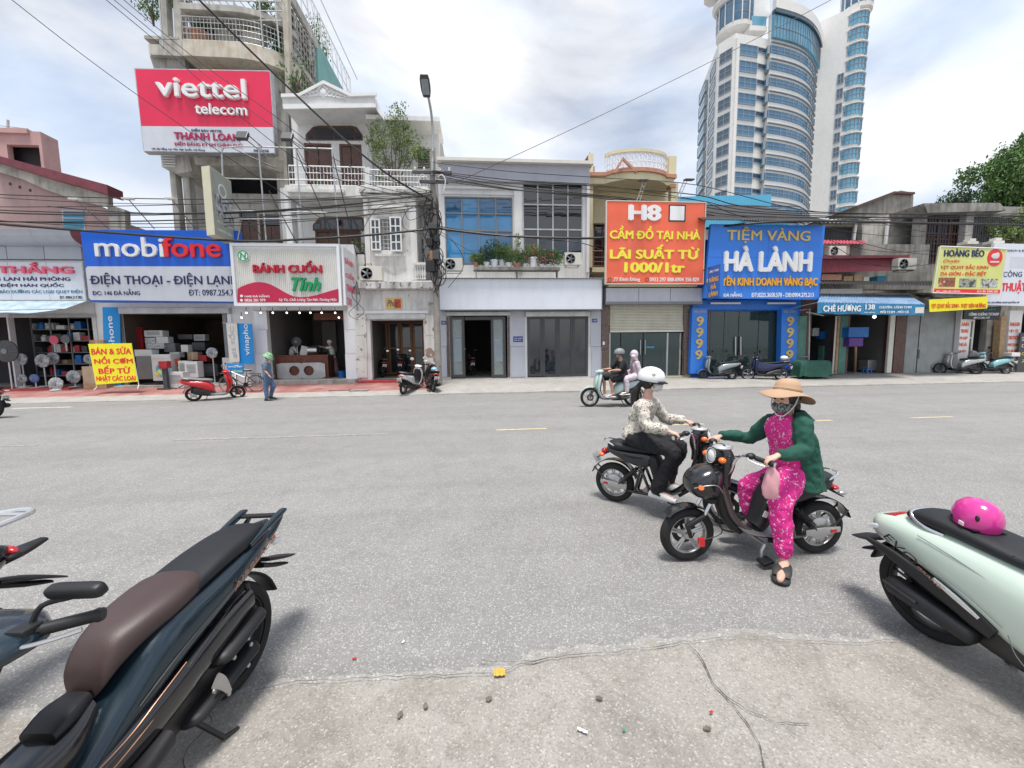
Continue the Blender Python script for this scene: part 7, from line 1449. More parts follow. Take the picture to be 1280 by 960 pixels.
 b=MB();b.tube(curve([(xh-.1,.2,zg),(xh+.05,.12,zg-.03),(xh+.02,.03,.68),(xh+.02,0,.6)],5),.004,5);b.tube(curve([(xh-.1,-.2,zg),(xh+.05,-.1,zg-.02),(xh+.03,-.02,.66),(xh+.0,0,.58)],5),.004,5);b.build('control_cable','cable_black',t,smooth=True)
 return t,(xh-.13,.34,zg-.01)
ebA,gripA=ebike('bronze electric bike with round headlight and black front box, ridden by the woman in pink',(XE,YE,0),math.pi,'paint_bronze',0.)
aB=at(768,626,Z=0);HB=rad(-41);ebB,_=ebike('dark electric bike with red round tail light, ridden by the woman in the white helmet',aB,HB,'paint_black',0,True)
# near scooters at the picture edges
def near_scooter_left():
 t=scooter('parked_scooter','dark teal scooter with long brown and black seat parked at the lower left corner',(-1.265,1.92,.005),rad(-97.5),dict(c1='paint_teal',c2='black_plastic',c3='paint_teal',rim='dark_metal',R=.275,wb=1.29,rail=0,muffler=1,seatm='seat_black',cvt=0,mirrors=False,plate=0,sig='lamp_glass',floor=.36,tail=(.02,-.03),seat=[(-.22,.765,.80,.06),(-.19,.745,.825,.10),(-.08,.735,.835,.125),(.1,.725,.82,.135),(.25,.71,.79,.14),(.34,.70,.775,.14)],body=[(-.36,.715,.775,.015),(-.30,.685,.78,.06),(-.2,.65,.775,.115),(0,.59,.755,.15),(.2,.53,.735,.165),(.45,.44,.70,.165),(.62,.36,.56,.15),(.8,.30,.44,.16),(.95,.3,.42,.15)],shield=[(.94,.3,.15,.04),(1.06,.42,.2,.05),(1.08,.62,.22,.06),(1.03,.8,.2,.07),(.98,.92,.13,.05),(.97,.97,.08,.03)]),.05)
 MB().loft([(.24,.70,.80,.125),(.30,.69,.806,.142),(.40,.67,.795,.142),(.50,.65,.775,.125),(.58,.61,.745,.10),(.635,.57,.68,.08),(.65,.55,.62,.05)],2.7,26,5).build('seat_front','seat_brown',t,smooth=True,angle=80)
 MB().loft([(.66,.42,.58,.07),(.74,.40,.545,.10),(.86,.40,.53,.10),(.98,.42,.56,.09)],3.2,18,4).build('tunnel','paint_black',t,smooth=True,angle=60)
 MB().loft([(.66,.55,.60,.055),(.72,.54,.595,.07),(.78,.53,.565,.065)],3.5,14,3).build('fuel_lid','black_plastic',t,smooth=True,angle=60)
 for s in (-1,1):
  MB().loft([(.55,.26,.33,.05),(.7,.25,.31,.07),(.95,.26,.31,.07),(1.02,.28,.34,.04)],3.2,14,3,yc=s*.17).build('foot_board','black_plastic',t,smooth=True,angle=60)
  b=MB()
  for k in range(4):b.tube(curve([(.60+.035*k,s*(.135+.015*k),.33),(.78,s*(.145+.016*k),.322),(.95,s*(.14+.014*k),.33)],4),.0035,5)
  b.build('chrome_trim','chrome',t,smooth=True)
  MB().tube(curve([(.42,s*.172,.50),(.55,s*.174,.46),(.68,s*.172,.42),(.9,s*.165,.40)],5),.0022,5).build('copper_trim','copper_line',t,smooth=True);MB().tube(curve([(.5,s*.17,.43),(.6,s*.176,.40),(.75,s*.176,.37),(.95,s*.17,.36)],5),.002,5).build('copper_trim','copper_line',t,smooth=True)
  MB().loft([(.02,.47,.56,.03),(.25,.40,.53,.035),(.5,.33,.46,.035),(.8,.29,.40,.03)],3,12,3,yc=s*.145).build('side_sill','paint_black',t,smooth=True,angle=60)
  MB().sweep([(-.05,.76,.010,.012),(-.14,.785,.012,.014),(-.25,.81,.016,.02),(-.33,.83,.018,.016),(-.36,.83,.013,.008)],3,12,4,yc=s*.125).build('grab_handle','paint_teal',t,smooth=True,angle=60)
  MB().sweep([(-.1,.69,.01,.02),(-.25,.73,.012,.022),(-.33,.775,.012,.014),(-.37,.80,.006,.006)],3,12,3,yc=s*.10).build('tail_wing','paint_teal',t,smooth=True,angle=60)
 MB().box(-.33,-.29,-.115,.115,.805,.825).build('grab_bridge','black_plastic',t,bevel=.01)
 MB().sweep([(-.27,.56,.06,.012),(-.38,.51,.075,.01),(-.47,.475,.07,.008),(-.52,.455,.05,.005)],3,12,3).build('tail_mudguard','black_plastic',t,smooth=True,angle=60)
 capsule(t,'drive_case','black_plastic',(.06,.12,.255),(.40,.13,.225),.075,.07,.45);capsule(t,'air_filter','black_plastic',(.0,.135,.40),(.24,.14,.37),.07,.075,.5)
 b=MB()
 for k in range(3):b.tube([(.0,.172-.008*k,.43-.03*k),(.2,.176-.008*k,.405-.03*k)],.005,6)
 b.tube([(-.03+.02*k,.168,.375)for k in range(3)],.003,4);b.build('case_rib','dark_metal',t,smooth=True)
 MB().sweep([(.33,.33,.008,.03),(.30,.29,.01,.025),(.27,.22,.008,.012)],3,10,3,yc=.20).build('passenger_peg','alloy',t,smooth=True)
 MB().loft([(.78,.965,1.0,.12),(.86,.94,1.02,.235),(.97,.93,1.03,.24),(1.05,.94,1.0,.16)],2.5,22,4).build('bar_cowl','paint_teal',t,smooth=True,angle=80)
 for s in (-1,1):
  MB().tube(curve([(.88,s*.20,1.0),(.86,s*.22,1.06),(.84,s*.3,1.075),(.83,s*.315,1.09)],4),.008,7).build('mirror_stalk','black_plastic',t,smooth=True)
  o=MB().loft([(-.016,-.016,.016,.075),(-.008,-.022,.022,.085),(.01,-.022,.022,.085),(.018,-.016,.016,.08)],5,18,2).xf(Matrix.Translation((.85,s*.325,1.10))@Matrix.Rotation(rad(20),4,'Y')).build('mirror','black_plastic',t,smooth=True,angle=50)
 for pts in ([(-.25,.10,.70),(-.05,.148,.67),(.2,.166,.62),(.45,.168,.55),(.6,.155,.48)],[(.0,.14,.60),(.2,.165,.55),(.42,.172,.47)]):MB().tube(curve(pts,5),.0018,5).build('panel_seam','black_plastic',t)
 for p in ((.08,.15,.30),(.2,.16,.33),(.33,.165,.28),(.26,.165,.2),(.12,.155,.22)):MB().lathe([(.001,.008),(.010,.006),(.011,0)],8,Matrix.Translation((p[0],p[1]+.02,p[2]))@Matrix.Rotation(rad(-90),4,'X')).build('case_bolt','steel_dull',t)
 mt=Matrix.Translation((-.04,.158,.0))@Matrix.Rotation(rad(180),4,'Z');
 mt=Matrix.Translation((.13,.1665,.62))@Matrix.Rotation(rad(180-3),4,'Z')@Matrix.Rotation(rad(-22),4,'Y')
 text('AIRBLADE',t,'copper_line',0,.33,0,.026,.0,mtx=mt,shear=.3,ext=.002)
 return t
nl=near_scooter_left();nl.scale=(.94,.94,.94)
def near_scooter_right():
 t=scooter('parked_scooter','mint white scooter with a pink helmet on its black seat parked at the right edge',(2.57,1.90,.005),rad(-88),dict(c1='paint_mint',c2='black_plastic',c3='black_plastic',rim='dark_metal',R=.275,wb=1.3,rail=0,muffler=0,seatm='seat_black',mirrors=False,floor=.3,plate=0,sig='lamp_glass',tail=(.09,-.09),seat=[(-.09,.745,.78,.05),(-.06,.74,.80,.09),(.04,.735,.825,.115),(.2,.73,.82,.125),(.42,.71,.79,.13),(.6,.70,.775,.11),(.68,.70,.75,.06)],body=[(-.31,.585,.64,.015),(-.28,.55,.68,.07),(-.20,.53,.715,.13),(-.04,.50,.745,.165),(.17,.43,.75,.185),(.4,.30,.74,.195),(.58,.23,.69,.19),(.76,.20,.52,.18),(1.,.2,.45,.18)]),.06)
 MB().tube(curve([(.14,-.11,.735),(.06,-.12,.745),(-.01,-.105,.765),(-.05,-.07,.795),(-.045,.07,.795),(.0,.105,.765),(.14,.105,.74)],5),.010,10).build('grab_rail','chrome',t,smooth=True)
 MB().sweep([(-.0,.745,.05,.012),(-.03,.775,.055,.01),(-.06,.80,.045,.006)],3,12,3).build('rail_base','black_plastic',t,smooth=True)
 MB().sweep([(-.22,.545,.012,.012),(-.08,.52,.014,.03),(.1,.46,.014,.045),(.24,.42,.014,.05),(.34,.38,.014,.05),(.41,.35,.012,.035)],3.2,12,4,yc=-.182).build('side_panel','black_plastic',t,smooth=True,angle=60)
 MB().sweep([(.16,.50,.005,.012),(.26,.455,.006,.016),(.36,.405,.005,.009)],3,10,3,yc=-.199).build('bright_insert','chrome',t,smooth=True)
 capsule(t,'muffler','black_plastic',(-.06,-.165,.32),(.31,-.165,.265),.062,.05);MB().tube(curve([(-.08,-.228,.345),(.02,-.228,.33),(.10,-.225,.315)],3),.008,6).build('muffler_rib','dark_metal',t,smooth=True)
 MB().sweep([(-.2,.54,.06,.012),(-.29,.49,.085,.012),(-.37,.465,.09,.008),(-.43,.45,.07,.004)],3,12,3).build('tail_mudguard','black_plastic',t,smooth=True,angle=60)
 MB().sweep([(-.27,.665,.02,.004),(-.22,.70,.07,.006),(-.14,.73,.075,.004)],2.6,12,3).build('top_light','lamp_red',t,smooth=True)
 MB().sweep([(-.265,.61,.004,.01),(-.21,.63,.006,.016),(-.12,.64,.004,.004)],2.6,10,3,yc=-.125).build('side_lens','lamp_glass',t,smooth=True)
 MB().loft([(.5,.16,.26,.14),(.7,.14,.26,.16),(1.0,.16,.26,.14)],3,16,3).build('belly_pan','black_plastic',t,smooth=True)
 for pts in ([(-.24,-.118,.60),(-.1,-.162,.585),(.1,-.187,.56),(.3,-.198,.50),(.45,-.2,.42)],[(.05,-.165,.70),(.25,-.18,.66),(.5,-.185,.58),(.62,-.19,.48)],[(.47,-.2,.40),(.5,-.2,.32),(.56,-.198,.26)]):MB().tube(curve(pts,5),.0022,5).build('panel_seam','grey_plastic',t)
 mt=Matrix.Translation((-.10,-.186,.655))@Matrix.Rotation(rad(-5),4,'Z')@Matrix.Rotation(rad(24),4,'Y');o=text('EVO',t,'dark_metal',0,.21,-.05,.0,0,mtx=mt,shear=.25,ext=.002)
 text('GRAND',t,'copper_line',.22,.36,-.045,-.03,0,mtx=mt,shear=.25,ext=.002)
 return t
nr=near_scooter_right();nr.scale=(.93,.93,.93)
mat('helmet_pink',(.60,.035,.27),.2,var=.05,coat=.6)
hp=nr.location+(nr.rotation_euler.to_matrix()@V((.19,0,.782)));th=tag(empty('crash_helmet',hp),'glossy pink child helmet resting on the black seat of the mint scooter','helmet');th.rotation_euler=(0,rad(6),rad(-110));th.scale=(.70,.70,.86);b=MB();prof=[(.118,-.028),(.13,.0),(.128,.04),(.112,.085),(.075,.12),(.03,.134),(.002,.136)]
b.lathe(prof,28,Matrix.Diagonal((1.15,.95,1,1)),caps=False);b.lathe([(.118,-.028),(.108,-.025),(.115,.02),(.1,.08),(.06,.11),(.002,.12)],28,Matrix.Diagonal((1.15,.95,1,1)),caps=False);b.build('shell','helmet_pink',th,smooth=True)
MB().sweep([(-.10,-.028,.10,.006),(0,-.032,.114,.008),(.12,-.02,.09,.006)],2.2,20,3).build('liner','black_plastic',th,smooth=True);MB().box(.03,.07,-.125,-.118,-.012,.008).build('label_tag','plate_white',th);MB().ball((-.03,-.112,.005),.03,12,(1.,.3,.7)).build('ear_opening','black_plastic',th,smooth=True);MB().ball((.10,-.075,.05),.022,10,(.8,.5,1)).build('face_decal','black_plastic',th,smooth=True)
MB().tube(curve([(.05,.09,-.03),(.15,.05,-.045),(.26,.02,-.05),(.34,-.03,-.055)],4),.006,5).build('strap','cable_black',th,smooth=True)
t0=scooter('parked_scooter','scooter with a pale luggage rack cut by the left edge beyond the teal one',(-2.44,1.72,.005),rad(-102),dict(c1='paint_black',c2='black_plastic',plate=0,sig='black_plastic',R=.275,muffler=0,rail=0,mirrors=False),.05)
b=MB();b.tube(curve([(-.05,-.13,.86),(-.3,-.12,.88),(-.42,-.06,.88),(-.42,.06,.88),(-.3,.12,.88),(-.05,.13,.86)],4),.014,8);[b.tube([(-.38+.12*k,-.1,.88),(-.38+.12*k,.1,.88)],.01,6)for k in range(3)];b.build('luggage_rack','paint_silver',t0,smooth=True)
MB().sweep([(-.27,.58,.06,.014),(-.40,.53,.08,.012),(-.52,.46,.05,.006)],3,12,3).build('tail_mudguard','black_plastic',t0,smooth=True,angle=60);MB().sweep([(-.2,.66,.05,.02),(-.36,.68,.06,.02),(-.48,.70,.03,.01)],3,12,3).build('tail_fin','black_plastic',t0,smooth=True,angle=60)
ct=thing('covered_cart','small cart hidden under a dark green tarpaulin right of the gold shop','cart',gp(1013,474));mat('tarp_green',(.02,.09,.065),.75,var=.15,vs=3)
b=MB();n=40;r1=[];rr=[]
W_,D_=.72,.34
for lv,(sc_,z)in enumerate(((.93,.82),(1.,.78),(1.02,.55),(1.04,.3),(1.06,.14))):
 ring=[]
 for k in range(n):
  a=2*math.pi*k/n;c_,s_=math.cos(a),math.sin(a);x=math.copysign(abs(c_)**.35,c_)*W_;y=math.copysign(abs(s_)**.35,s_)*D_;f=1+.035*lv*.5*math.sin(a*9+lv*.3);ring.append(V((x*sc_*f,y*sc_*f,z+(.02*math.sin(a*3)if lv<2 else .03*math.sin(a*5)*(lv==4)))))
 rr.append(ring)
b.rings(rr,caps=False);b.add([V((p.x,p.y,p.z))for p in rr[0]],[tuple(range(n))]);b.build('tarpaulin','tarp_green',ct,smooth=True,angle=70)
for s in (-1,1):MB().lathe([(.12,-.03),(.13,0),(.12,.03)],16,Matrix.Translation((s*.35,-.1,.13))@RY).build('cart_wheel','rubber',ct,smooth=True)
boxp(ct,'cart_frame','dark_metal',-.6,.6,-.2,.2,.16,.24)
# people
def fabric(name,col,rough=.85,var=.1,vs=5,spots=None):
 m=mat(name,col,rough,0,var=var,vs=vs,bump=.15,bs=120)
 if spots:
  c2,sc_,thr=spots;t=m.node_tree;n=t.nodes;L=t.links.new;b=n['Principled BSDF'];src=b.inputs['Base Color'].links[0].from_socket
  tc=n.new('ShaderNodeTexCoord');v=n.new('ShaderNodeTexNoise');v.inputs['Scale'].default_value=sc_;v.inputs['Detail'].default_value=2.5;v.inputs['Distortion'].default_value=1.2;r=n.new('ShaderNodeValToRGB');r.color_ramp.elements[0].position=thr;r.color_ramp.elements[1].position=thr+.03;mx=n.new('ShaderNodeMix');mx.data_type='RGBA'
  L(tc.outputs['Object'],v.inputs[0]);L(v.outputs[0],r.inputs[0]);L(r.outputs[0],mx.inputs[0]);L(src,mx.inputs[6]);mx.inputs[7].default_value=(*c2,1);L(mx.outputs[2],b.inputs['Base Color'])
 return m
mat('skin',(.50,.28,.20),.5,var=.08,vs=9,bump=.05,bs=150);mat('skin_light',(.58,.36,.28),.5,var=.08,vs=9);mat('hair_black',(.012,.010,.010),.45,var=.3,vs=14,bump=.3,bs=60);mat('eye_dark',(.02,.015,.012),.15)
fabric('cloth_green',(.010,.075,.050));fabric('cloth_pink_floral',(.70,.025,.26),spots=((.82,.62,.72),44,.61));fabric('cloth_black',(.010,.010,.013));fabric('cloth_leopard',(.56,.52,.46),spots=((.10,.07,.06),60,.565));fabric('cloth_lilac',(.60,.50,.56));fabric('cloth_blue_grey',(.13,.18,.25));fabric('denim',(.09,.15,.26),var=.25);fabric('cloth_white',(.68,.67,.66));fabric('cloth_skirt',(.35,.28,.28),spots=((.28,.03,.08),16,.5));fabric('mask_camo',(.22,.24,.22),spots=((.03,.04,.045),45,.5));fabric('straw_tan',(.43,.28,.18),.8);fabric('cloth_apron',(.01,.22,.10));fabric('mask_white',(.70,.70,.69));mat('foot_rubber',(.03,.03,.03),.6);mat('bag_pink',(.80,.42,.46),.35,var=.1,vs=8,alpha=.85)
def remesh(b,name,m,parent,vox=.01,it=3,disp=0.,ds=12.,inv=None):
 me=bpy.data.meshes.new(name);me.from_pydata(b.v,[],b.f);me.update();bm=bmesh.new();bm.from_mesh(me);bmesh.ops.recalc_face_normals(bm,faces=bm.faces);bm.to_mesh(me);bm.free()
 o=bpy.data.objects.new('tmp',me);C.objects.link(o);md=o.modifiers.new('r','REMESH');md.mode='VOXEL';md.voxel_size=vox
 ms=bpy.data.meshes.new_from_object(o.evaluated_get(bpy.context.evaluated_depsgraph_get()));bpy.data.objects.remove(o)
 bm=bmesh.new();bm.from_mesh(ms)
 for _ in range(it):bmesh.ops.smooth_vert(bm,verts=bm.verts,factor=.5,use_axis_x=True,use_axis_y=True,use_axis_z=True)
 if disp:
  bm.normal_update()
  for v in bm.verts:n_=noise.noise(V((v.co.x*ds,v.co.y*ds,v.co.z*ds*.7)))+.5*noise.noise(v.co*ds*2.3);v.co+=v.normal*disp*(n_-abs(noise.noise(v.co*ds*.9+V((7,3,1))))*.8)
 bm.to_mesh(ms);bm.free();ms.name=name;ms.materials.clear();ms.materials.append(M[m]);ms.shade_smooth()
 o=bpy.data.objects.new(name,ms);C.objects.link(o)
 if parent is not None:
  o.parent=parent;o.matrix_parent_inverse=Matrix.Translation(-V(parent.location))
 return o
def limb(b,pts,rs,n=12,flat=1.):
 P=curve(pts,4)if len(pts)>2 else [V(p)for p in pts]
 R_=[q.x for q in catmull([V((r,0,0))for r in rs],4)]if len(pts)>2 else rs
 b.tube(P,[max(.002,r)for r in R_],n,flat=flat);b.ball(P[0],R_[0]*.98,10,k=6);b.ball(P[-1],R_[-1]*.98,10,k=6)
def slab(b,pts,side,ws,ds_,n=18):
 P=curve(pts,4);W_=[q.x for q in catmull([V((w_,0,0))for w_ in ws],4)];D_=[q.x for q in catmull([V((d,0,0))for d in ds_],4)];rings=[]
 for i,p in enumerate(P):
  t=(P[min(i+1,len(P)-1)]-P[max(i-1,0)]).normalized();s=(side-t*side.dot(t)).normalized();f=t.cross(s)
  rings.append([p+s*math.copysign(abs(math.cos(a))**.8,math.cos(a))*W_[i]+f*math.copysign(abs(math.sin(a))**.8,math.sin(a))*D_[i]for a in [2*math.pi*k/n for k in range(n)]])
 b.rings(rings)
def grip_hand(b,wrist,g,axis,fwd,S=1.,side=1):
 up=V((0,0,1));palm=g+up*.026*S-fwd*.018*S;b.tube([wrist,wrist.lerp(palm,.5),palm],[.026*S,.03*S,.034*S],10,flat=.62);b.ball(palm,.036*S,10,(1,1,.62),6)
 for i,ln in enumerate((.9,1.,.96,.8)):
  o=axis*(.032-.021*i)*S;k=g+o+up*.024*S-fwd*.004*S;b.tube([palm+o*.9,k+fwd*.012*S,g+o+fwd*.03*S*ln+up*.004*S,g+o+fwd*.026*S*ln-up*.02*S,g+o+fwd*.006*S-up*.024*S],[.0105*S,.0095*S,.009*S,.0085*S,.007*S],7)
 th=axis*.042*S*side;b.tube([wrist.lerp(palm,.7)+th*.5,g+th*.95-fwd*.012*S+up*.01*S,g+th*.8+fwd*.005*S-up*.014*S,g+th*.5+fwd*.018*S-up*.022*S],[.012*S,.011*S,.0095*S,.008*S],7)
def open_hand(b,wrist,d,side,S=1.):
 d=d.normalized();palm=wrist+d*.05*S;n_=d.cross(side).normalized();b.tube([wrist,palm,palm+d*.035*S],[.024*S,.036*S,.032*S],10,flat=.5)
 for i,ln in enumerate((.062,.072,.068,.052)):
  o=side*(.03-.02*i)*S;q=palm+d*.035*S+o;b.tube([palm+o*.9,q,q+d*ln*.5*S-n_*.004*S,q+d*ln*S-n_*.016*S],[.0105*S,.0095*S,.0088*S,.007*S],7)
 q=wrist+d*.02*S+side*.025*S;b.tube([q,q+side*.02*S+d*.02*S,q+side*.026*S+d*.05*S-n_*.008*S],[.013*S,.011*S,.008*S],7)
def head_solid(b,hc,fv,up=V((0,0,1)),S=1.):
 fv=fv.normalized();sd=up.cross(fv).normalized();up=fv.cross(sd).normalized();m=Matrix(((*fv,0),(*sd,0),(*up,0),(0,0,0,1))).transposed();m=Matrix.Translation(hc)@m
 def bl(c,r,sq):q=MB().ball((0,0,0),r*S,16,sq,10);b.add([m@(V(p)+V(c)*S)for p in q.v],q.f)
 bl((-.01,0,.02),.1,(.98,.78,1.02));bl((.012,0,-.045),.07,(.95,.82,1.05));bl((.045,0,-.085),.03,(1,1.1,.8))
 for s in (-1,1):bl((.055,s*.034,-.028),.03,(.8,.9,.9));bl((-.005,s*.078,-.015),.024,(.6,.4,1.15));bl((.082,s*.028,.022),.014,(.7,1.6,.5))
 b.add([m@(V(p)*S)for p in [(.085,-.011,.01),(.085,.011,.01),(.112,-.014,-.03),(.112,.014,-.03),(.075,-.016,-.038),(.075,.016,-.038),(.075,0,.012)]],[(0,1,3,2),(2,3,5,4),(0,2,4),(1,5,3),(0,6,1),(0,4,6),(4,5,6),(1,6,5)])
 bl((.088,0,-.058),.012,(.6,1.9,.5));bl((.086,0,-.07),.012,(.6,1.6,.5))
 return m
def face_bits(t,m,S=1.,inv=None):
 for s in (-1,1):
  e=MB().ball((.083*S,s*.029*S,.006*S),.0105*S,10,(.6,1.3,.62)).xf(m).build('eye','eye_dark',t,smooth=True);e.matrix_parent_inverse=Matrix.Translation(-V(t.location))
  e=MB().tube([(.092*S,s*.014*S,.027*S),(.093*S,s*.03*S,.031*S),(.083*S,s*.045*S,.025*S)],.004*S,5).xf(m).build('eyebrow','hair_black',t,smooth=True);e.matrix_parent_inverse=Matrix.Translation(-V(t.location))
def wparts(o,t):o.parent=t;o.matrix_parent_inverse=Matrix.Translation(-V(t.location));return o
def human(label,J,fv,side,kit,S=1.,vox=.011,group=None):
 root=tag(empty('person',V((J['pelvis'].x,J['pelvis'].y,0))),label,'person',group);K=kit.get;b=MB()
 up_h=K('headup',V((0,0,1)));hm=head_solid(b,J['head'],K('look',fv),up_h,S*K('hs',1.))
 limb(b,[J['head']-V((0,0,.05*S))-fv*.015*S,J['neck']+V((0,0,.02*S)),J['neck']-V((0,0,.04*S))],[.05*S,.05*S,.06*S])
 shm=(J['sh'][0]+J['sh'][1])/2
 slab(b,[J['neck']-V((0,0,.01)),shm-V((0,0,.03)),J['chest'],J['chest'].lerp(J['pelvis'],.55),J['pelvis'],J['pelvis']-V((0,0,.08))],side,[.07*S,.15*S,.15*S,.125*S,.155*S,.11*S],[.06*S,.085*S,.105*S,.09*S,.11*S,.08*S])
 for i in (0,1):
  limb(b,[J['sh'][i],J['sh'][i].lerp(J['el'][i],.5),J['el'][i],J['el'][i].lerp(J['wr'][i],.4),J['wr'][i]],[.05*S,.044*S,.037*S,.036*S,.024*S])
  limb(b,[J['hip'][i],J['hip'][i].lerp(J['kn'][i],.5),J['kn'][i],J['kn'][i].lerp(J['an'][i],.35),J['an'][i]],[.085*S,.072*S,.052*S,.05*S,.032*S])
  an,to=J['an'][i],J['toe'][i];limb(b,[an-V((0,0,.01))-(to-an).normalized()*.03*S,an.lerp(to,.5)-V((0,0,.012)),to],[.036*S,.036*S,.024*S],flat=.8)
  h=K('hands',(None,None))[i]
  if h and h[0]=='grip':grip_hand(b,J['wr'][i],h[1],h[2],h[3],S,h[4]if len(h)>4 else 1)
  else:d=h[1]if h else (J['wr'][i]-J['el'][i]);open_hand(b,J['wr'][i],d,h[2]if h else side,S)
 body=remesh(b,'body',K('skin','skin'),root,vox if vox>.01 else .0075,2)
 face_bits(root,hm,S*K('hs',1.))
 if K('shirt'):
  b=MB();g=K('ease',.014)*S;low=J['pelvis']-V((0,0,K('hem',.04)))
  slab(b,[J['neck']-V((0,0,.015)),shm-V((0,0,.02)),J['chest'],J['chest'].lerp(J['pelvis'],.55),J['pelvis'],low],side,[x*S+g for x in (.068,.155,.155,.14,.16,.165)],[x*S+g for x in (.06,.09,.11,.10,.12,.12)])
  for i in (0,1):
   a,e,w_=J['sh'][i],J['el'][i],J['wr'][i]
   if K('sleeve')=='none':continue
   if K('sleeve','long')=='long':limb(b,[a,a.lerp(e,.5),e,e.lerp(w_,.5),e.lerp(w_,.95)],[.058*S+g,.052*S+g,.047*S+g,.042*S+g,.034*S+g*.8])
   else:limb(b,[a,a.lerp(e,.45),a.lerp(e,.8)],[.06*S+g,.056*S+g,.056*S+g])
  remesh(b,'shirt',K('shirt'),root,vox,2,K('fold',.010)*S,14/S)
 if K('pants'):
  b=MB();g=K('pease',.014)*S;slab(b,[J['pelvis']+V((0,0,.07*S)),J['pelvis'],J['pelvis']-V((0,0,.07*S))],side,[.14*S+g,.16*S+g,.13*S+g],[.105*S+g,.12*S+g,.10*S+g])
  for i in (0,1):
   a,k,n_=J['hip'][i],J['kn'][i],J['an'][i]
   if K('leg','long')=='long':limb(b,[a,a.lerp(k,.5),k,k.lerp(n_,.5),k.lerp(n_,K('cuff',.93))],[.098*S+g,.088*S+g,.070*S+g,.060*S+g,K('cuffr',.05)*S+g])
   else:limb(b,[a,a.lerp(k,.5),a.lerp(k,.88)],[.10*S+g,.092*S+g,.088*S+g])
  remesh(b,'trousers',K('pants'),root,vox,2,K('fold',.010)*S,13/S)
 for i in (0,1):
  an,to=J['an'][i],J['toe'][i];d=(to-an);d.z=0;d=d.normalized();z=min(an.z,to.z)-.055*S;yaw=math.atan2(d.y,d.x);L_=.25*S
  pitch=math.atan2(to.z-an.z+.04*S,.18*S);pitch=max(-.7,min(.3,pitch))if K('pitchfoot')else 0
  m_=Matrix.Translation(an-V((0,0,.075*S)))@Matrix.Rotation(yaw,4,'Z')@Matrix.Rotation(-pitch,4,'Y')
  if K('shoe')=='slide':o=MB().loft([(-.08,-.024,.012,.038),(-.03,-.026,.014,.05),(.08,-.026,.012,.05),(.16,-.026,.012,.058),(.205,-.02,.012,.045),(.225,-.012,.008,.025)],3,16,3).xf(m_).build('slipper',K('shoem','foot_rubber'),root,smooth=True,angle=60);wparts(o,root);q=MB().sweep([(.05,.045,.05,.012),(.09,.046,.058,.016),(.14,.034,.06,.016),(.165,.02,.055,.008)],2.4,14,3).xf(m_).build('slipper_strap',K('shoem','foot_rubber'),root,smooth=True);wparts(q,root)
  elif K('shoe'):o=MB().loft([(-.075,-.02,.03,.03),(-.05,-.02,.075,.04),(.0,-.02,.085,.042),(.07,-.02,.055,.045),(.14,-.02,.035,.046),(.19,-.018,.015,.03)],2.6,16,3).xf(m_).build('shoe',K('shoem','foot_rubber'),root,smooth=True,angle=60);wparts(o,root)
 def addh(o):wparts(o,root);return o
 root['_hm']=0;del root['_hm']
 return root,hm,addh
def PJ(px,py,Y):return at(px,py,Y)
# woman in pink on the near electric bike
M_A=ebA.matrix_world if 0 else Matrix.Translation(ebA.location)@ebA.rotation_euler.to_matrix().to_4x4()
gl=M_A@V((gripA[0],gripA[1]-.02,gripA[2]+.003));gr=M_A@V((gripA[0],-gripA[1]+.02,gripA[2]+.003))
fA=V((-1,0,0));sA_=V((0,-1,0))
JA=dict(head=PJ(981,497,2.76),neck=PJ(986,519,2.79),chest=PJ(985,548,2.79),pelvis=PJ(990,592,2.81),sh=(PJ(1003,530,2.63),PJ(962,527,2.94)),el=(PJ(1004,563,2.58),PJ(937,547,3.06)),wr=(gl+V((.075,.005,.045)),gr+V((.075,0,.045))),hip=(PJ(988,596,2.72),PJ(975,596,2.88)),kn=(PJ(975,632,2.62),PJ(935,608,3.0)),an=(PJ(981,694,2.57),PJ(936,651,3.0)),toe=(PJ(976,706,2.42),PJ(922,655,3.02)))
JA['an']=(V((JA['an'][0].x,JA['an'][0].y,.095)),JA['an'][1]);JA['toe']=(V((JA['toe'][0].x,JA['toe'][0].y-.0,.045)),JA['toe'][1])
lookA=V((-.93,-.32,-.12))
wA,hmA,adA=human('woman in pink floral set, green jacket and tan sun hat astride the bronze electric bike',JA,fA,sA_,dict(shirt='cloth_pink_floral',pants='cloth_pink_floral',sleeve='none',hem=.10,look=lookA,hands=(('grip',gl,V((.3,1,0)).normalized()*-1,V((-1,0,0)),-1),('grip',gr,V((-.3,1,0)).normalized(),V((-1,0,0)),-1)),shoe='slide',fold=.013,skin='skin_light',cuff=.86,cuffr=.045,pease=.018),.93,.010)
b=MB();Jn=JA;shm=(Jn['sh'][0]+Jn['sh'][1])/2;bk=V((.035,0,0))
P_=curve([Jn['neck']+V((.02,0,.01)),shm+V((.02,0,-.02)),Jn['chest']+bk,Jn['pelvis']+V((.03,0,.08)),Jn['pelvis']+V((.05,0,-.10))],5);Wj=[q.x for q in catmull([V((x,0,0))for x in (.085,.178,.185,.19,.205)],5)];Dj=[q.x for q in catmull([V((x,0,0))for x in (.085,.125,.14,.15,.16)],5)]
for off,flip in ((0,1),):
 rings=[]
 for i,p in enumerate(P_):
  r1,r2=[],[]
  for k in range(17):
   a=rad(-128)+rad(256)*k/16;f=1+.05*math.sin(a*7+i*.35);q=V((math.cos(a)*Dj[i]*f,math.sin(a)*Wj[i]*f,0));r1.append(p+q);r2.append(p+q*(1-.016/max(.05,q.length)))
  rings.append(r1+r2[::-1])
 b.rings(rings)
g=.02
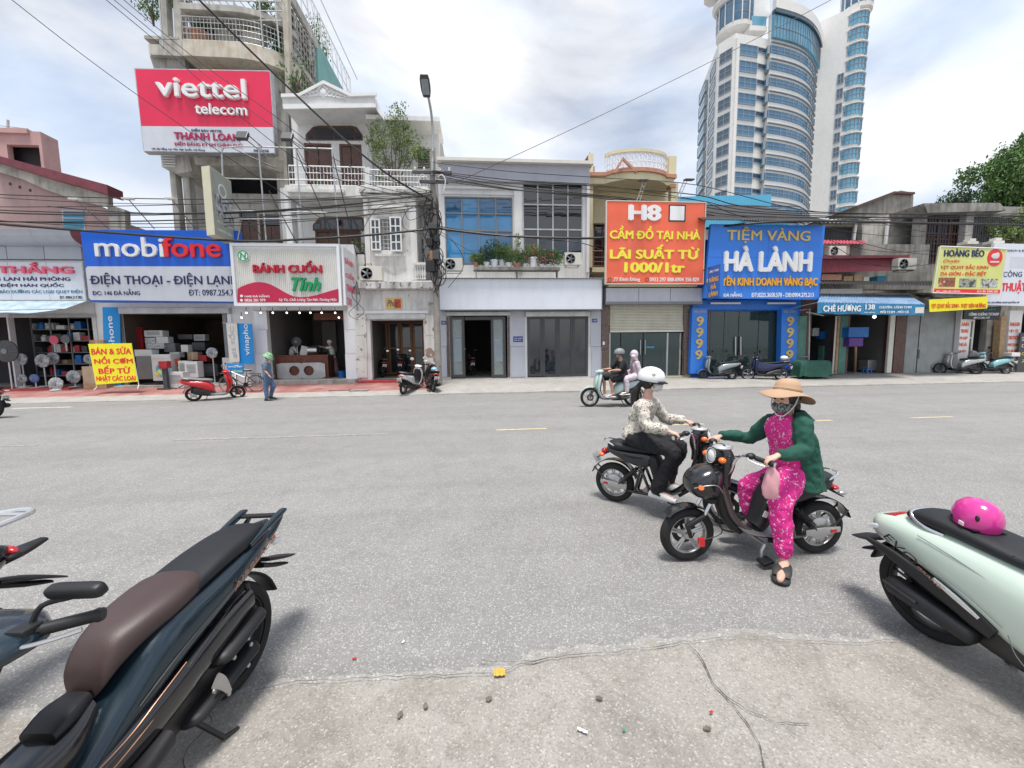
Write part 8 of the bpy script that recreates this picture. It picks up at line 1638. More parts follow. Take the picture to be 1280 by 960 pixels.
for i in (0,1):
 a,e,w_=Jn['sh'][i],Jn['el'][i],Jn['wr'][i];limb(b,[a+V((.01,0,.0)),a.lerp(e,.5)+V((.01,0,0)),e+V((.01,0,0)),e.lerp(w_,.5),e.lerp(w_,.93)],[.074,.068,.06,.052,.043])
jk=remesh(b,'jacket','cloth_green',wA,.010,2,.016,11)
b=MB();cp=Jn['neck'];b.rings([[cp+V((.02+math.cos(a)*(.085+.05*t),math.sin(a)*(.09+.055*t),.03-.055*t+.01))for a in [rad(-115)+rad(230)*k/14 for k in range(15)]]+[cp+V((.02+math.cos(a)*(.078+.05*t),math.sin(a)*(.083+.055*t),.02-.055*t))for a in [rad(115)-rad(230)*k/14 for k in range(15)]]for t in (0,.5,1.2)]);wparts(b.build('collar','cloth_green',wA,smooth=True,angle=70),wA)
hi=hmA
adA(MB().ball((-.03,0,.01),.108,16,(.9,.86,.95)).ball((-.075,0,-.08),.07,12,(.7,.95,1.3)).xf(hi).build('hair','hair_black',wA,smooth=True))
b=MB();b.ball((.03,0,-.062),.08,18,(.95,.9,.68));adA(b.xf(hi).build('face_mask','mask_camo',wA,smooth=True))
hat=tag(empty('sun_hat',wA.location),'tan straw coloured sun hat with a wide drooping brim worn by the woman in pink','hat');hat.parent=None
ht=hi@Matrix.Translation((-.03,0,.045))@Matrix.Rotation(rad(-19),4,'Y')@Matrix.Scale(.86,4);b=MB();n=48;prof=[(.004,.112),(.05,.108),(.088,.088),(.104,.045),(.108,.0),(.125,-.008),(.165,-.03),(.215,-.062),(.217,-.068),(.16,-.038),(.12,-.015),(.1,-.01),(.098,.04),(.08,.082),(.004,.10)]
rings=[]
for r,z in prof:
 rings.append([ht@V((r*math.cos(a)*1.02,r*math.sin(a)*.98,z+(-.018*math.cos(2*a)-.012*math.sin(3*a+1))*max(0,(r-.11)/.1)+.012*max(0,math.cos(a))*max(0,(r-.11)/.1)))for a in [2*math.pi*k/n for k in range(n)]])
o=MB().rings(rings,caps=False).build('hat_shell','straw_tan',None,smooth=True,angle=80);o.parent=hat;o.matrix_parent_inverse=Matrix.Translation(-V(hat.location))
o=MB().lathe([(.107,.004),(.111,.006),(.111,.02),(.107,.022)],40,ht,caps=False).build('hat_band','wood_raw',hat,smooth=True);o.matrix_parent_inverse=Matrix.Translation(-V(hat.location))
b=MB();[b.tube(curve([ht@V((.0,s*.105,-.01)),hi@V((.03,s*.085,-.05)),hi@V((.06,s*.03,-.125)),hi@V((.06,0,-.135)),hi@V((.055,.01*s,-.18))],5),.0045,5)for s in (-1,1)];o=b.build('chin_cord','cloth_white',hat,smooth=True);o.matrix_parent_inverse=Matrix.Translation(-V(hat.location))
bg=tag(empty('carrier_bag',gl),'pale pink plastic bag hanging from the left grip of the bronze bike','bag');bg.scale=(.85,.85,.9);b=MB();rings=[]
for z,w_,d in ((-.02,.012,.01),(-.05,.03,.02),(-.09,.05,.035),(-.14,.062,.045),(-.2,.068,.05),(-.26,.062,.045),(-.29,.045,.03),(-.295,.01,.01)):rings.append([V((.055-.02+w_*math.cos(a)*(1+.15*math.sin(3*a+z*30)),-.0+d*math.sin(a)*(1+.2*math.sin(4*a+z*20)),z))for a in [2*math.pi*k/20 for k in range(20)]])
b.rings(rings);b.build('bag_body','bag_pink',bg,smooth=True,angle=50,disp=.008,dscale=25);MB().tube(curve([(.0,.02,.02),(.02,.0,-.02),(.035,0,-.06)],4),.008,6).build('bag_handle','bag_pink',bg,smooth=True)
# woman in the white helmet
M_B=Matrix.Translation(ebB.location)@ebB.rotation_euler.to_matrix().to_4x4();gB=[M_B@V((gripA[0],s*(gripA[1]-.02),gripA[2]+.003))for s in (-1,1)]
fB=V((math.cos(HB),math.sin(HB),0));sB_=V((fB.y,-fB.x,0))
def LB(x,y,z):return M_B@V((x,y,z))
JB=dict(head=LB(.38,0,1.355),neck=LB(.34,0,1.19),chest=LB(.29,0,1.03),pelvis=LB(.22,0,.78),sh=(LB(.33,-.165,1.12),LB(.33,.165,1.12)),el=(LB(.42,-.25,.93),LB(.46,.25,.93)),wr=(gB[0]-fB*.08+V((0,0,.045)),gB[1]-fB*.08+V((0,0,.045))),hip=(LB(.24,-.09,.76),LB(.24,.09,.76)),kn=(LB(.64,-.15,.68),LB(.64,.13,.68)),an=(LB(.50,-.17,.29),LB(.52,.15,.29)),toe=(LB(.66,-.19,.235),LB(.68,.16,.235)))
wB,hmB,adB=human('woman with ponytail, white helmet and speckled cream blouse riding the dark electric bike',JB,fB,-sB_,dict(shirt='cloth_leopard',pants='cloth_black',hem=.03,look=fB+V((.25,.10,-.1)),hands=(('grip',gB[0],-sB_,fB,1),('grip',gB[1],sB_,fB,1)),shoe='shoe',shoem='mask_white',cuffr=.07,cuff=.95,fold=.013,skin='skin_light',ease=.016,pease=.010),.93,.010)
adB(MB().ball((-.03,0,-.005),.096,16,(.9,.84,1.0)).tube(curve([(-.09,0,-.03),(-.135,.01,-.10),(-.15,.02,-.2),(-.135,.02,-.32),(-.12,.02,-.36)],5),[.035]*5+[.05]*5+[.052]*5+[.03]*5+[.008],12,flat=.8).xf(hmB).build('hair','hair_black',wB,smooth=True))
adB(MB().ball((.045,0,-.055),.07,16,(.95,.92,.8)).xf(hmB).build('face_mask','mask_white',wB,smooth=True))
def half_helmet(hm,m,label,S=1.,tilt=6,decal=None,col2='black_plastic'):
 h=tag(empty('crash_helmet',hm.translation),label,'helmet');q=hm@Matrix.Translation((-.012*S,0,.028*S))@Matrix.Rotation(rad(tilt),4,'Y');D=Matrix.Diagonal((1.16*S,1.0*S,1.0*S,1));iv=Matrix.Translation(-V(h.location))
 b=MB().lathe([(.122,-.045),(.13,-.03),(.134,.0),(.13,.04),(.11,.085),(.07,.118),(.03,.131),(.002,.134)],30,q@D,caps=False);b.lathe([(.122,-.045),(.112,-.03),(.115,.03),(.09,.08),(.002,.11)],30,q@D,caps=False);o=b.build('shell',m,h,smooth=True);o.matrix_parent_inverse=iv
 o=MB().lathe([(.122,-.052),(.132,-.05),(.134,-.038),(.124,-.04)],30,q@D,caps=False).build('rim_trim','black_plastic',h,smooth=True);o.matrix_parent_inverse=iv
 pk=MB();r0=[];r1=[]
 for k in range(11):a=rad(-55)+rad(110)*k/10;r0.append(V((.148*math.cos(a),.13*math.sin(a),-.02)));r1.append(V((.148*math.cos(a)+.045*math.cos(a*1.2),.13*math.sin(a)+.01*math.sin(a),-.038)))
 pk.rings([[p,p1,p1+V((0,0,.006)),p+V((0,0,.008))]for p,p1 in zip(r0,r1)]);o=pk.xf(q@Matrix.Diagonal((S,S,S,1))).build('peak',col2,h,smooth=True,angle=60);o.matrix_parent_inverse=iv
 b=MB();[b.tube(curve([q@(V((.0,s*.118,-.04))*S),hm@(V((.035,s*.078,-.07))*S),hm@(V((.05,0,-.115))*S)],5),.005*S,5)for s in (-1,1)];o=b.build('chin_strap','cloth_black',h,smooth=True);o.matrix_parent_inverse=iv
 if decal:
  b=MB()
  for k,(a0,ln,an)in enumerate(((0,.035,.5),(0,.04,1.3),(0,.03,2.4))):
   th=rad(-80);
   pts=[]
   for j in range(4):
    u=ln*j/3*math.cos(an);w_=.045+ln*j/3*math.sin(an);A=th+u/.13;rr=math.sqrt(max(.0004,.134**2-w_**2*.98));pts.append(V((rr*1.16*math.cos(A)*1.012,rr*math.sin(A)*1.012,w_)))
   b.tube([q@(p*S)for p in pts],[.008*S,.009*S,.006*S,.001],5,flat=.4)
  o=b.build('leaf_decal',decal,h,smooth=True);o.matrix_parent_inverse=iv
 return h
half_helmet(hmB,'white_gloss','glossy white half helmet with green leaf print worn by the ponytailed rider',.87,4,'leaf_light')
# man and passenger on the white scooter
yS=SWO.y;GS=[V((SWO.x-.82,yS+s*.32,1.01))for s in (-1,1)];X0=SWO.x
def LS(x,y,z):return V((X0-x,yS+y,z))
fS=V((-1,0,0));sS=V((0,-1,0))
JM=dict(head=LS(.42,0,1.50),neck=LS(.37,0,1.33),chest=LS(.32,0,1.16),pelvis=LS(.28,0,.88),sh=(LS(.36,-.19,1.27),LS(.36,.19,1.27)),el=(LS(.48,-.27,1.06),LS(.55,.27,1.06)),wr=(GS[0]+V((.08,0,.04)),GS[1]+V((.08,0,.04))),hip=(LS(.32,-.1,.86),LS(.32,.1,.86)),kn=(LS(.72,-.2,.78),LS(.80,.16,.82)),an=(LS(.66,-.2,.38),LS(.78,.15,.38)),toe=(LS(.82,-.22,.33),LS(.93,.16,.33)))
wM,hmM,adM=human('man in black shirt and shorts steering the pale green scooter',JM,fS,sS,dict(shirt='cloth_black',pants='cloth_black',sleeve='short',leg='short',hands=(('grip',GS[0],V((0,-1,0)),fS,1),('grip',GS[1],V((0,1,0)),fS,1)),shoe='slide',shoem='mask_white',hem=.05,look=V((-1,-.15,-.02))),1.02,.016)
half_helmet(hmM,'grey_frame','dark grey half helmet of the man on the pale green scooter',1.0,4);adM(MB().ball((-.03,0,.01),.1,12,(.9,.84,.9)).xf(hmM).build('hair','hair_black',wM,smooth=True))
JW=dict(head=LS(.0,-.04,1.47),neck=LS(-.03,-.02,1.31),chest=LS(-.06,0,1.15),pelvis=LS(-.10,0,.90),sh=(LS(-.05,-.16,1.24),LS(-.05,.16,1.24)),el=(LS(-.10,-.21,1.02),LS(-.05,.21,1.02)),wr=(LS(-.10,-.21,.84),LS(.10,.2,.95)),hip=(LS(-.06,-.1,.87),LS(-.06,.1,.87)),kn=(LS(.28,-.24,.80),LS(.28,.24,.8)),an=(LS(.26,-.24,.44),LS(.26,.24,.44)),toe=(LS(.42,-.26,.38),LS(.42,.26,.38)))
wP,hmP,adP=human('hooded passenger in pale lilac clothes and white mask behind the man in black',JW,fS,sS,dict(shirt='cloth_lilac',pants='cloth_lilac',look=V((-.6,-.8,0)),shoe='slide',shoem='off_white',hem=.1,ease=.02),.95,.016)
adP(MB().ball((-.025,0,.005),.128,16,(.9,.9,1.05)).tube([(-.05,0,-.08),(-.04,0,-.15)],[.09,.11],12).xf(hmP).build('hood','cloth_lilac',wP,smooth=True));adP(MB().ball((.04,0,-.04),.08,12,(.95,.9,.75)).xf(hmP).build('face_mask','mask_white',wP,smooth=True))
# walking man with green sun helmet
fw=at(336,500.5,Z=0);yw=fw.y;sc_w=1.;xw=fw.x
def LW(px,py,dy=0):return at(px,py,yw+dy)
JK=dict(head=LW(335.6,446.5),neck=LW(333.5,451.5),chest=LW(333,458),pelvis=LW(334,469.5),sh=(LW(332,453.6,-.19),LW(332,453.4,.19)),el=(LW(331,463,-.24),LW(334,463,.24)),wr=(LW(336,468.8,-.26),LW(340,468,.2)),hip=(LW(334,470.5,-.09),LW(334,470.5,.09)),kn=(LW(332.5,484,-.09),LW(341.5,482,.09)),an=(LW(333.5,497.6,-.09),LW(338.5,495.2,.09)),toe=(LW(337.5,499.6,-.1),LW(342.2,498.4,.1)))
JK['an']=(V((*JK['an'][0][:2],.09)),V((*JK['an'][1][:2],.13)));JK['toe']=(V((*JK['toe'][0][:2],.045)),V((*JK['toe'][1][:2],.06)))
wK,hmK,adK=human('man in grey blue shirt and jeans walking along the kerb past the bicycle',JK,V((1,0,0)),V((0,-1,0)),dict(shirt='cloth_blue_grey',pants='denim',sleeve='short',look=V((.85,-.1,-.55)),shoe='shoe',hem=.06),.98,.016)
adK(MB().ball((-.03,0,.0),.1,12,(.92,.84,.95)).xf(hmK).build('hair','hair_black',wK,smooth=True));mat('helmet_green',(.16,.36,.18),.6,var=.1)
sh=tag(empty('sun_helmet',hmK.translation),'green pith style sun helmet worn by the walking man','hat');o=MB().lathe([(.002,.14),(.06,.132),(.105,.09),(.122,.03),(.13,.02),(.17,-.01),(.172,-.016),(.12,.0),(.1,.06),(.002,.12)],28,hmK@Matrix.Translation((-.01,0,.02))@Matrix.Diagonal((1.1,.95,1,1)),caps=False).build('hat_shell','helmet_green',None,smooth=True);o.parent=sh;o.matrix_parent_inverse=Matrix.Translation(-V(sh.location));o=MB().lathe([(.122,.03),(.126,.032),(.124,.048),(.12,.05)],28,hmK@Matrix.Translation((-.01,0,.02))@Matrix.Diagonal((1.1,.95,1,1)),caps=False).build('hat_band','off_white',None);o.parent=sh;o.matrix_parent_inverse=Matrix.Translation(-V(sh.location))
# the two cooks in the rice roll shop
YC=FY+1.5
def LC(px,py,dy=0):return at(px,py,YC+dy)
JC=dict(head=LC(411.5,428.5),neck=LC(413.5,433),chest=LC(415,438),pelvis=LC(416.5,449),sh=(LC(414,434.5,-.16),LC(414,434.5,.16)),el=(LC(407,434.8,-.2),LC(408,435,.18)),wr=(LC(399,432.6,-.2),LC(400.5,434,.16)),hip=(LC(416,451,-.08),LC(416,451,.08)),kn=(LC(415,460,-.08),LC(417,460,.08)),an=(LC(416,469.2,-.08),LC(419,469.2,.08)),toe=(LC(413.4,470.4,-.09),LC(416,470.4,.09)))
wC,hmC,adC=human('cook in white cap, white blouse and green apron reaching over the counter',JC,V((-1,0,0)),V((0,-1,0)),dict(shirt='cloth_white',pants='cloth_skirt',sleeve='short',hem=.02,shoe='shoe',shoem='mask_white',cuffr=.11,pease=.03),.95,.018)
adC(MB().ball((-.02,0,.045),.115,14,(1,.95,.85)).xf(hmC).build('cap','cloth_white',wC,smooth=True))
b=MB();p0,p1=JC['chest'],JC['kn'][0];b.rings([[V((p.x-.02+.17*math.cos(a),p.y+.19*math.sin(a),z))for a in [rad(110)+rad(140)*k/8 for k in range(9)]]+[V((p.x-.02+.158*math.cos(a),p.y+.178*math.sin(a),z))for a in [rad(250)-rad(140)*k/8 for k in range(9)]]for p,z in ((p0,p0.z),(JC['pelvis'],JC['pelvis'].z),(p1,p1.z+.05))]);adC(b.build('apron','cloth_apron',wC,smooth=True,angle=60))
b=MB();pz=JC['pelvis'];zb_=JC['an'][0].z+.12;b.lathe([(.16,pz.z+.03),(.19,pz.z-.2),(.23,zb_)],18,Matrix.Translation((pz.x-.0,pz.y,0)));adC(b.build('skirt','cloth_skirt',wC,smooth=True))
JD=dict(head=LC(369.5,427),neck=LC(368,433),chest=LC(366,438),pelvis=LC(364,450),sh=(LC(367.5,434.5,-.18),LC(367,434.5,.18)),el=(LC(371,441,-.22),LC(372,441,.2)),wr=(LC(380,440.5,-.15),LC(381,438,.15)),hip=(LC(364,452,-.09),LC(364,452,.09)),kn=(LC(364,462,-.09),LC(365,462,.09)),an=(LC(364,471,-.09),LC(365,471,.09)),toe=(LC(367.4,472.3,-.1),LC(368.4,472.3,.1)))
wD,hmD,adD=human('man in white shirt behind the wooden counter, head hidden by the fan',JD,V((1,0,0)),V((0,-1,0)),dict(shirt='cloth_white',pants='cloth_black',sleeve='short',shoe='shoe',hem=.04),1.,.018)
adD(MB().ball((-.03,0,.01),.104,12,(.92,.86,.95)).xf(hmD).build('hair','hair_black',wD,smooth=True))
# goods, boards and counters in the shops
mat('wrap_film',(.42,.44,.45),.25,var=.5,vs=14,coat=.3);mat('blue_ball',(.12,.20,.50),.4);mat('red_goods',(.35,.02,.03),.4,var=.3,vs=6);mat('orange_goods',(.75,.12,.03),.4);mat('white_goods',(.62,.62,.60),.4,var=.06);mat('crate_blue',(.01,.13,.42),.45,var=.2);mat('crate_purple',(.10,.03,.22),.45,var=.2)
GF='goods at the fan shop';GB='goods at the appliance shop'
def fan(px,py,r,Y,label,m='wrap_film',base=True,grp=GF,pole=None):
 c=at(px,py,Y);zf_=pave_z(c.x,Y)+.02 if Y<FY else zf+.01;t=thing('standing_fan' if base else 'hanging_fan',label,'fan',c,0,grp);R_=r
 q=Matrix.Rotation(rad(90),4,'X');b=MB().lathe([(.01,.07),(R_*.6,.06),(R_,.02),(R_,-.02),(R_*.6,-.06),(.01,-.07)],22,q);b.build('fan_cage',m,t,smooth=True,angle=60,disp=.02 if m=='wrap_film' else 0,dscale=16)
 b=MB()
 for k in range(16):a=2*math.pi*k/16;b.tube([(0,-.075,0),(R_*.6*math.cos(a),-.066,R_*.6*math.sin(a)),(R_*math.cos(a),-.022,R_*math.sin(a))],.005,3)
 b.lathe([(R_*.25,.07),(R_*.25,.085),(.01,.09)],12,q);b.build('guard_wire','grey_frame',t)
 if base:dz=zf_-c.z;MB().tube([(0,.03,-R_*.5),(0,.03,dz)],.022,8).build('stand','white_goods',t);MB().lathe([(.2,dz),(.19,dz+.03),(.03,dz+.05)],18,Matrix.Translation((0,.02,0))).build('base','white_goods',t)
 return t
Yg=FY-.1
for (px,py,r,Y,l,m)in ((53,451,.27,FY+.1,'tall fan wrapped in film, left end of the row at the fan shop','wrap_film'),(28,473.5,.17,FY-.25,'low wrapped fan beside the pale blue one','wrap_film'),(43,473,.17,FY-.3,'small pale blue fan on the red step','blue_ball'),(70,480,.26,FY-.75,'wrapped fan standing lowest in front of the red step','wrap_film'),(92,471,.26,FY-.25,'wide wrapped fan right of the lowest one','wrap_film'),(26,449,.24,FY+.2,'wrapped fan above the small low fans','wrap_film'),(66,448,.25,FY+.5,'dark wrapped fan at the middle of the shelf front','wrap_film'),(111,449,.2,FY+.2,'wrapped fan half behind the yellow board','wrap_film')):fan(px,py,r,Y,l,m)
fan(8,439,.42,FY-.6,'big black industrial fan at the far left column','dark_frame')
fan(265,441,.22,FY+.1,'white round fan in the dark of the appliance shop','wrap_film',grp=GB)
fan(370.5,427,.22,FY+1.1,'round black fan on a pole in front of the cook in white','dark_frame',True,'goods in the rice roll shop')
sh_=thing('goods_shelf','dark metal shelf of household goods along the fan shop opening','shelf');x0,x1,z0,z1=rect(24,398,118,470,FY+.9);b=MB()
for k in range(6):z=z0+(z1-z0)*k/5;b.box(x0,x1,FY+.75,FY+1.1,z,z+.03)
for k in range(5):x=x0+(x1-x0)*k/4;b.box(x-.02,x+.02,FY+.72,FY+.76,z0,z1)
b.build('rack','grey_frame',sh_);random.seed(11)
zs_=[z0+(z1-z0)*k/5+.03 for k in range(5)]
for k,z in enumerate(zs_):
 x=x0+.08;j=0
 while x<x1-.3:
  w_=random.uniform(.14,.34);h=random.uniform(.16,.38);m=random.choice(['red_goods','white_goods','crate_blue','cardboard','dark_frame','wrap_film','grey_plastic','dark_frame','interior_dark'])
  o=boxp(None,'goods_box' if j%3 else 'goods_jar',m,x,x+w_,FY+.76,FY+1.02,z+.001,z+h,bevel=.02)if j%3 else MB().lathe([(w_*.4,0),(w_*.42,h*.7),(w_*.25,h*.8),(w_*.25,h)],12,Matrix.Translation((x+w_/2,FY+.88,z+.001))).build('goods_jar',m,None,smooth=True,angle=40)
  tag(o,'small boxed or jarred household item on the dark shelf of the fan shop','goods','items on the fan shop shelf');x+=w_+random.uniform(.03,.12);j+=1
for (px,py,l,m)in ((67.5,425,'pink headed mosquito racket on the shelf front','text_pink'),(82,424,'grey headed mosquito racket right of the pink one','grey_plastic')):
 c=at(px,py,FY+.5);t=thing('mosquito_racket',l,'racket',c);MB().lathe([(.01,.02),(.17,.018),(.17,-.018),(.01,-.02)],18,Matrix.Rotation(rad(90),4,'X')@Matrix.Diagonal((1,1.1,1,1))).build('head',m,t,smooth=True,angle=40);MB().tube([(0,0,-.15),(0,0,-.5)],.03,8).build('handle','white_goods',t)
yA=15.45;bd=thing('standing_board','yellow standing board with red lettering on thin legs before the appliance shop','board');ppoly(bd,'face','sign_yellow',[(110,430),(164,429),(172,477),(120,481)],yA,.03,bevel=.004)
for s,(a,b_,c,d)in (('BÁN & SỬA',(114,433,164,443)),('NỒI CƠM',(117.5,445,166,454.5)),('BẾP TỪ',(123,456.5,163,467)),('NHẬT CÁC LOẠI',(120.5,468,169.5,477.5))):text(s,bd,'text_brightred',*[f for f in rect(a,b_,c,d,yA)],yA-.001,bold=.035,ext=.004)
b=MB();b.tube([at(111,430,yA+.02),at(121,484,yA+.02),at(117,487.5,yA-.3)],.015,5);b.tube([at(164,429,yA+.02),at(173.5,481,yA+.02),at(172,486,yA-.3)],.015,5);b.tube([at(115,440,yA+.04),onpave(118,480)],.012,5);b.tube([at(163,440,yA+.04),onpave(171,478)],.012,5);b.build('leg','off_white',bd)
def gbox(px,Y,m,label,d=.4,grille=None,nm='goods_box',cat='box',grp=GB,stand=None):
 x0,x1,z0,z1=rect(*px,Y);t=thing(nm,label,cat,((x0+x1)/2,Y,z0),0,grp);w_=(x1-x0)/2;boxp(t,'casing',m,-w_,w_,0,d,0,z1-z0,bevel=.015)
 if grille=='grille':
  b=MB();[b.box(-w_*.7,w_*.7,-.01,.004,(z1-z0)*(.3+.08*k),(z1-z0)*(.33+.08*k))for k in range(7)];stuff(b.build('grille','grey_frame',t))
 if grille=='tape':boxp(t,'packing_tape','cardboard_b',-.03,.03,-.003,d+.003,-.001,z1-z0+.004)
 if grille=='washer':
  h=z1-z0;MB().lathe([(h*.24,-.02),(h*.27,0),(h*.24,.02),(h*.18,.01),(.01,-.005)],22,Matrix.Translation((w_*.15,-.006,h*.42))@Matrix.Rotation(rad(90),4,'X')).build('door_sticker','cyan_sheet',t);MB().ball((-w_*.35,-.01,h*.3),h*.12,12,(1,.1,1)).build('door_sticker','sign_yellow',t);MB().ball((w_*.5,-.01,h*.15),h*.16,12,(1,.1,1)).build('door_sticker','crate_blue',t);boxp(t,'control_panel','sign_grey',-w_*.9,w_*.9,-.01,0,h*.84,h*.95)
 return t
for a in (((113,425,131,462),FY-.25,'cardboard','tall brown carton behind the yellow board',.4,'tape'),((103,458,121,481),FY-.5,'cardboard_b','light carton with round print left of the yellow board',.35,'tape'),((104,479,133,486),FY-.6,'wood_raw','low brown tray under the light carton',.4,None),((171,445,190,474),FY-.3,'grey_plastic','plain grey fridge body right of the yellow board',.5,None),((190,443,214,476),FY-.35,'white_goods','white washing machine with round colourful stickers',.5,'washer'),((210,465,229,485),FY-.8,'white_goods','white louvred cooler box lowest on the red pavement',.35,'grille'),((223,451,235,470),FY-.3,'white_goods','white fan heater left of the wide cooler',.3,'grille'),((231,452,247,472),FY-.45,'white_goods','wide white air cooler behind the red scooter',.35,'grille'),((180,413,203,421),FY+.6,'white_goods','microwave on top of the appliance pile',.35,'grille'),((181,422,194,429),FY+.55,'wrap_film','wrapped cooker in the second layer, left',.3,None),((195,421,210,429),FY+.55,'white_goods','wrapped white cooker in the second layer, right',.3,None),((182,429,205,436),FY+.5,'wrap_film','flat wrapped appliance third from the top',.35,None),((168,437,190,445.5),FY-.2,'white_goods','white rice cooker box on the grey fridge',.35,None),((222,418,240,424),FY+1.6,'grey_plastic','dim appliance on the far shelf, left',.3,None),((242,418,256,426),FY+1.6,'white_goods','dim appliance on the far shelf, right',.3,'grille'),((226,431,235,440),FY+.3,'white_goods','white round topped tin above the coolers',.25,None),((234,440,247,450),FY+.3,'cardboard','brown carton above the coolers',.3,'tape'),((248,444,258,452),FY+.3,'red_goods','dark red pot beside the white round fan',.3,None),((170,409,178,437),FY+.8,'red_goods','red stand up case at the left of the appliance pile',.2,None),((278,447,291,462),FY-.1,'white_goods','white box by the white door post',.3,None),((212,440,224,447),FY+.1,'wrap_film','wrapped kettle box above the orange basin',.3,None),((252,455,272,470),FY+.3,'dark_frame','dark machine behind the red scooter seat',.4,'grille'),((205,429,219,440),FY+.6,'grey_plastic','grey cooker in the middle of the pile',.3,None),((240,428,256,438),FY+1.,'dark_frame','black stove in the depth of the shop',.4,None)):gbox(*a)
b=MB().lathe([(.16,0),(.2,.22),(.21,.24),(.17,.24)],18,Matrix.Translation(at(219,456,FY-.0))).build('basin','orange_goods',None,smooth=True,angle=40);tag(b,'bright orange plastic basin above the white heater','basin')
b=MB();c=at(206,455,FY-.9);z_=c.z;g0=pave_z(c.x,FY-.9)+.02;b.box(c.x-.16,c.x+.16,c.y-.12,c.y+.12,z_-.18,z_+.12);o=b.build('engine_case','red_goods',None,bevel=.04);tag(o,'dark red motor case on a black stand on the pavement','machine',GB);MB().box(c.x-.08,c.x+.06,c.y-.06,c.y+.06,g0,z_-.18).build('stand','dark_frame',o);MB().box(c.x-.3,c.x+.15,c.y-.1,c.y+.1,g0-.01,g0+.04).build('base','dark_frame',o)
sm=tag(ppoly(None,'small_board','vina_blue',[(283.5,454),(305,455),(304.5,468),(283,466.5)],15.9,.02),'small blue board with pale lines fixed in front of the bicycle','board');ptext('SIM SỐ ĐẸP',sm,'text_white',(286,456.5,303,460),15.9,bold=.03);ptext('KHUYẾN MÃI',sm,'text_yellow',(285,462,303,465.5),15.9,bold=.03);MB().tube([at(294,467,15.91),onpave(294,483)],.015,6).build('post','galv_pipe',sm)
gbox((297,462,313,483),16.2,'white_goods','white moulded stand behind the bicycle',.3,None,'display_stand','stand')
ct2=thing('food_counter','reddish slatted wooden counter with a steel front panel pierced by two round holes','counter');Yc2=FY+.55;x0,x1,z0,z1=rect(343.5,445,410.5,474,Yc2);zb0=zc+.003
n=44
for k in range(n):a=x0+(x1-x0)*k/n;boxp(ct2,'slat','wood_red',a+.004,a+(x1-x0)/n-.004,Yc2-.02,Yc2,zb0,z1)
boxp(ct2,'carcass','wood_brown',x0,x1,Yc2+.001,Yc2+.7,zb0,z1-.01);boxp(ct2,'top','wood_red',x0-.03,x1+.03,Yc2-.04,Yc2+.72,z1,z1+.04,bevel=.006)
sx0,sx1,sz0,sz1=rect(346,453.5,406.5,475,Yc2-.1);sz0=zb0;cz=(sz0+sz1)/2;hw_=(sx1-sx0)/2;b=MB();hx=[sx0+hw_*.72,sx0+hw_*1.32];R_=(sz1-sz0)*.31
vs=[];edges=[sx0,(hx[0]+hx[1])/2,sx1]
for i in (0,1):
 a,c=edges[i],edges[i+1];ring=[];out=[]
 for k in range(32):
  an=2*math.pi*k/32;dx,dz=math.cos(an),math.sin(an);s=min((c-hx[i])/dx if dx>1e-6 else 1e9,(a-hx[i])/dx if dx<-1e-6 else 1e9,(sz1-cz)/dz if dz>1e-6 else 1e9,(sz0-cz)/dz if dz<-1e-6 else 1e9);out.append(V((hx[i]+dx*s,Yc2-.1,cz+dz*s)));ring.append(V((hx[i]+dx*R_,Yc2-.1,cz+dz*R_)))
 b.rings([out,ring,[q+V((0,.03,0))for q in ring],[q+V((0,.03,0))for q in out]],caps=False)
b.build('steel_panel','steel_dull',ct2)
bl_=thing('steamer','steel steamer drum on the wooden counter between the two cooks','steamer');c=at(392,438,Yc2+.35);MB().lathe([(.2,-.2),(.2,.2),(.16,.22),(.16,-.22)],20,Matrix.Translation(c)@Matrix.Rotation(rad(90),4,'Y')).build('drum','steel',bl_,smooth=True,angle=40);MB().mbox(Matrix.Translation(c+V((-.35,0,-.02)))@Matrix.Rotation(.25,4,'Y'),.3,.3,.42).build('guard_plate','steel_dull',bl_,bevel=.01);MB().lathe([(.03,.2),(.05,.23)],8,Matrix.Translation(c)).build('knob','dark_frame',bl_)
tag(MB().lathe([(.13,0),(.17,.3),(.175,.31),(.14,.31)],18,Matrix.Translation((at(427,462,FY+.6).x,FY+.6,zc))).build('bucket','crate_blue',None,smooth=True,angle=40),'blue plastic bucket beside the cook with the green apron','bucket')
for i,px in enumerate((308,326,341,358.5,374.5,388,402,419,302,423.5)):
 c=at(px,391+(0 if i<8 else 6),FY-.7);t=thing('hanging_bulb',('first','second','third','fourth','fifth','sixth','seventh','eighth','low left','low right')[i]+' white bulb '+('from the left' if i<8 else 'hanging lower')+' in the string under the crimson and white sign','bulb',c,0,'bulbs under the rice roll sign');MB().ball((0,0,0),.036,10,k=6).build('glass','bulb',t,smooth=True);MB().tube([(0,0,.03),(0,0,.22)],.012,5).build('wire','cable_black',t)
for (pa,Y,m,l)in (((1061,409,1086,421.5),FY-.45,'crate_blue','blue plastic crate stacked on the purple one'),((1061.5,422.5,1079,433),FY-.4,'crate_purple','purple plastic crate under the blue one')):gbox(pa,Y,m,l,.35,None,'plastic_crate','crate','crates at the dessert shop')
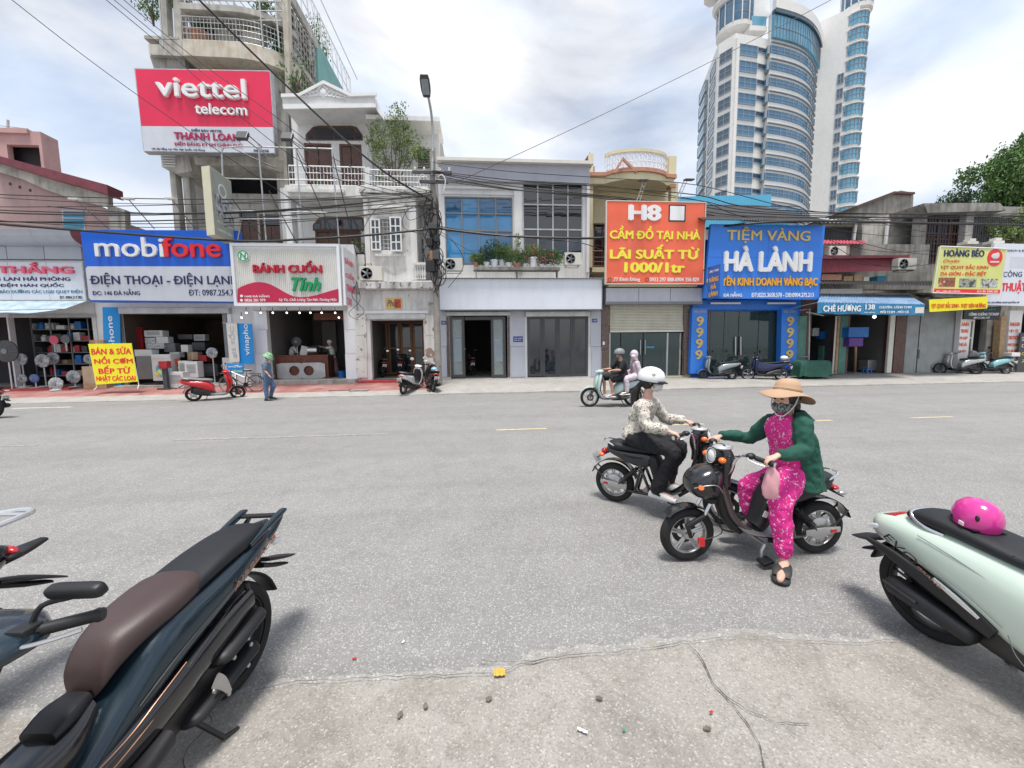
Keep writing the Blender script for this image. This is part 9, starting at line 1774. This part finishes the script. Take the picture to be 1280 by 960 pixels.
o=MB().tube([at(1069.5,434,FY-.3),onpave(1068.5,466)],.05,7).build('wooden_post','wood_raw',None);tag(o,'rough wooden post propping up the purple crate','post')
gbox((1085,450,1111,463),FY+.5,'steel_dull','low steel food cabinet inside the dessert shop',.5,None,'food_cabinet','cabinet','things in the dessert shop');
gb=thing('glass_rack','white framed glass rack with dishes inside the dessert shop','rack');x0,x1,z0,z1=rect(1088,404,1112,450,FY+1.);b=MB();frame(b,x0,x1,z0,z1,FY+1.,FY+1.04,.04);bars(b,x0,x1,z0,z1,FY+1.0,2,4,.035);b.build('frame','white_goods',gb)
for k in range(9):random.seed(k);px,py=random.uniform(1090,1108),(424,436,447)[k%3];o=MB().lathe([(.1,0),(.14,.12),(.13,.16),(.02,.18)],12,Matrix.Translation(at(px,py,FY+1.15))).build('covered_dish',random.choice(['wrap_film','white_goods','steel_dull']),None,smooth=True);tag(o,'covered dish or bag on the glass rack of the dessert shop','dish','dishes on the glass rack')
o=thing('plastic_stool','small blue plastic stool at the dessert shop door','stool',(at(1084,462,FY-.05).x,FY-.05,.27));boxp(o,'seat','crate_blue',-.14,.14,-.12,.12,.24,.27,bevel=.008);[boxp(o,'leg','crate_blue',x-.02,x+.02,y-.02,y+.02,0,.24)for x in (-.11,.11)for y in (-.09,.09)]
for (pa,m,l)in (((1016,410,1024,420),'wrap_film','pale bag hanging in the left dark opening of the dessert shop'),((1026,414,1033,424),'crate_blue','blue drum in the dark opening of the dessert shop'),((1029,432,1042,452),'green_sheet','green cupboard in the dark opening of the dessert shop'),((1035,442,1043,463),'red_goods','brown sack at the right of the dark opening')):gbox(pa,FY+.6,m,l,.3,None,'stored_item','goods','things in the dessert shop')
for (px,py,m,nm,sx)in ((283,495.5,'crack_dark','drain_grate',.5),(426,492.5,'red_tiles','loose_slab',.75),(450,492.5,'concrete_old','loose_slab',.7)):p=onpave(px,py);o=boxp(None,nm,m,p.x-sx/2,p.x+sx/2,p.y-.22,p.y+.22,p.z-.02,p.z+.04,bevel=.008);struct(o)
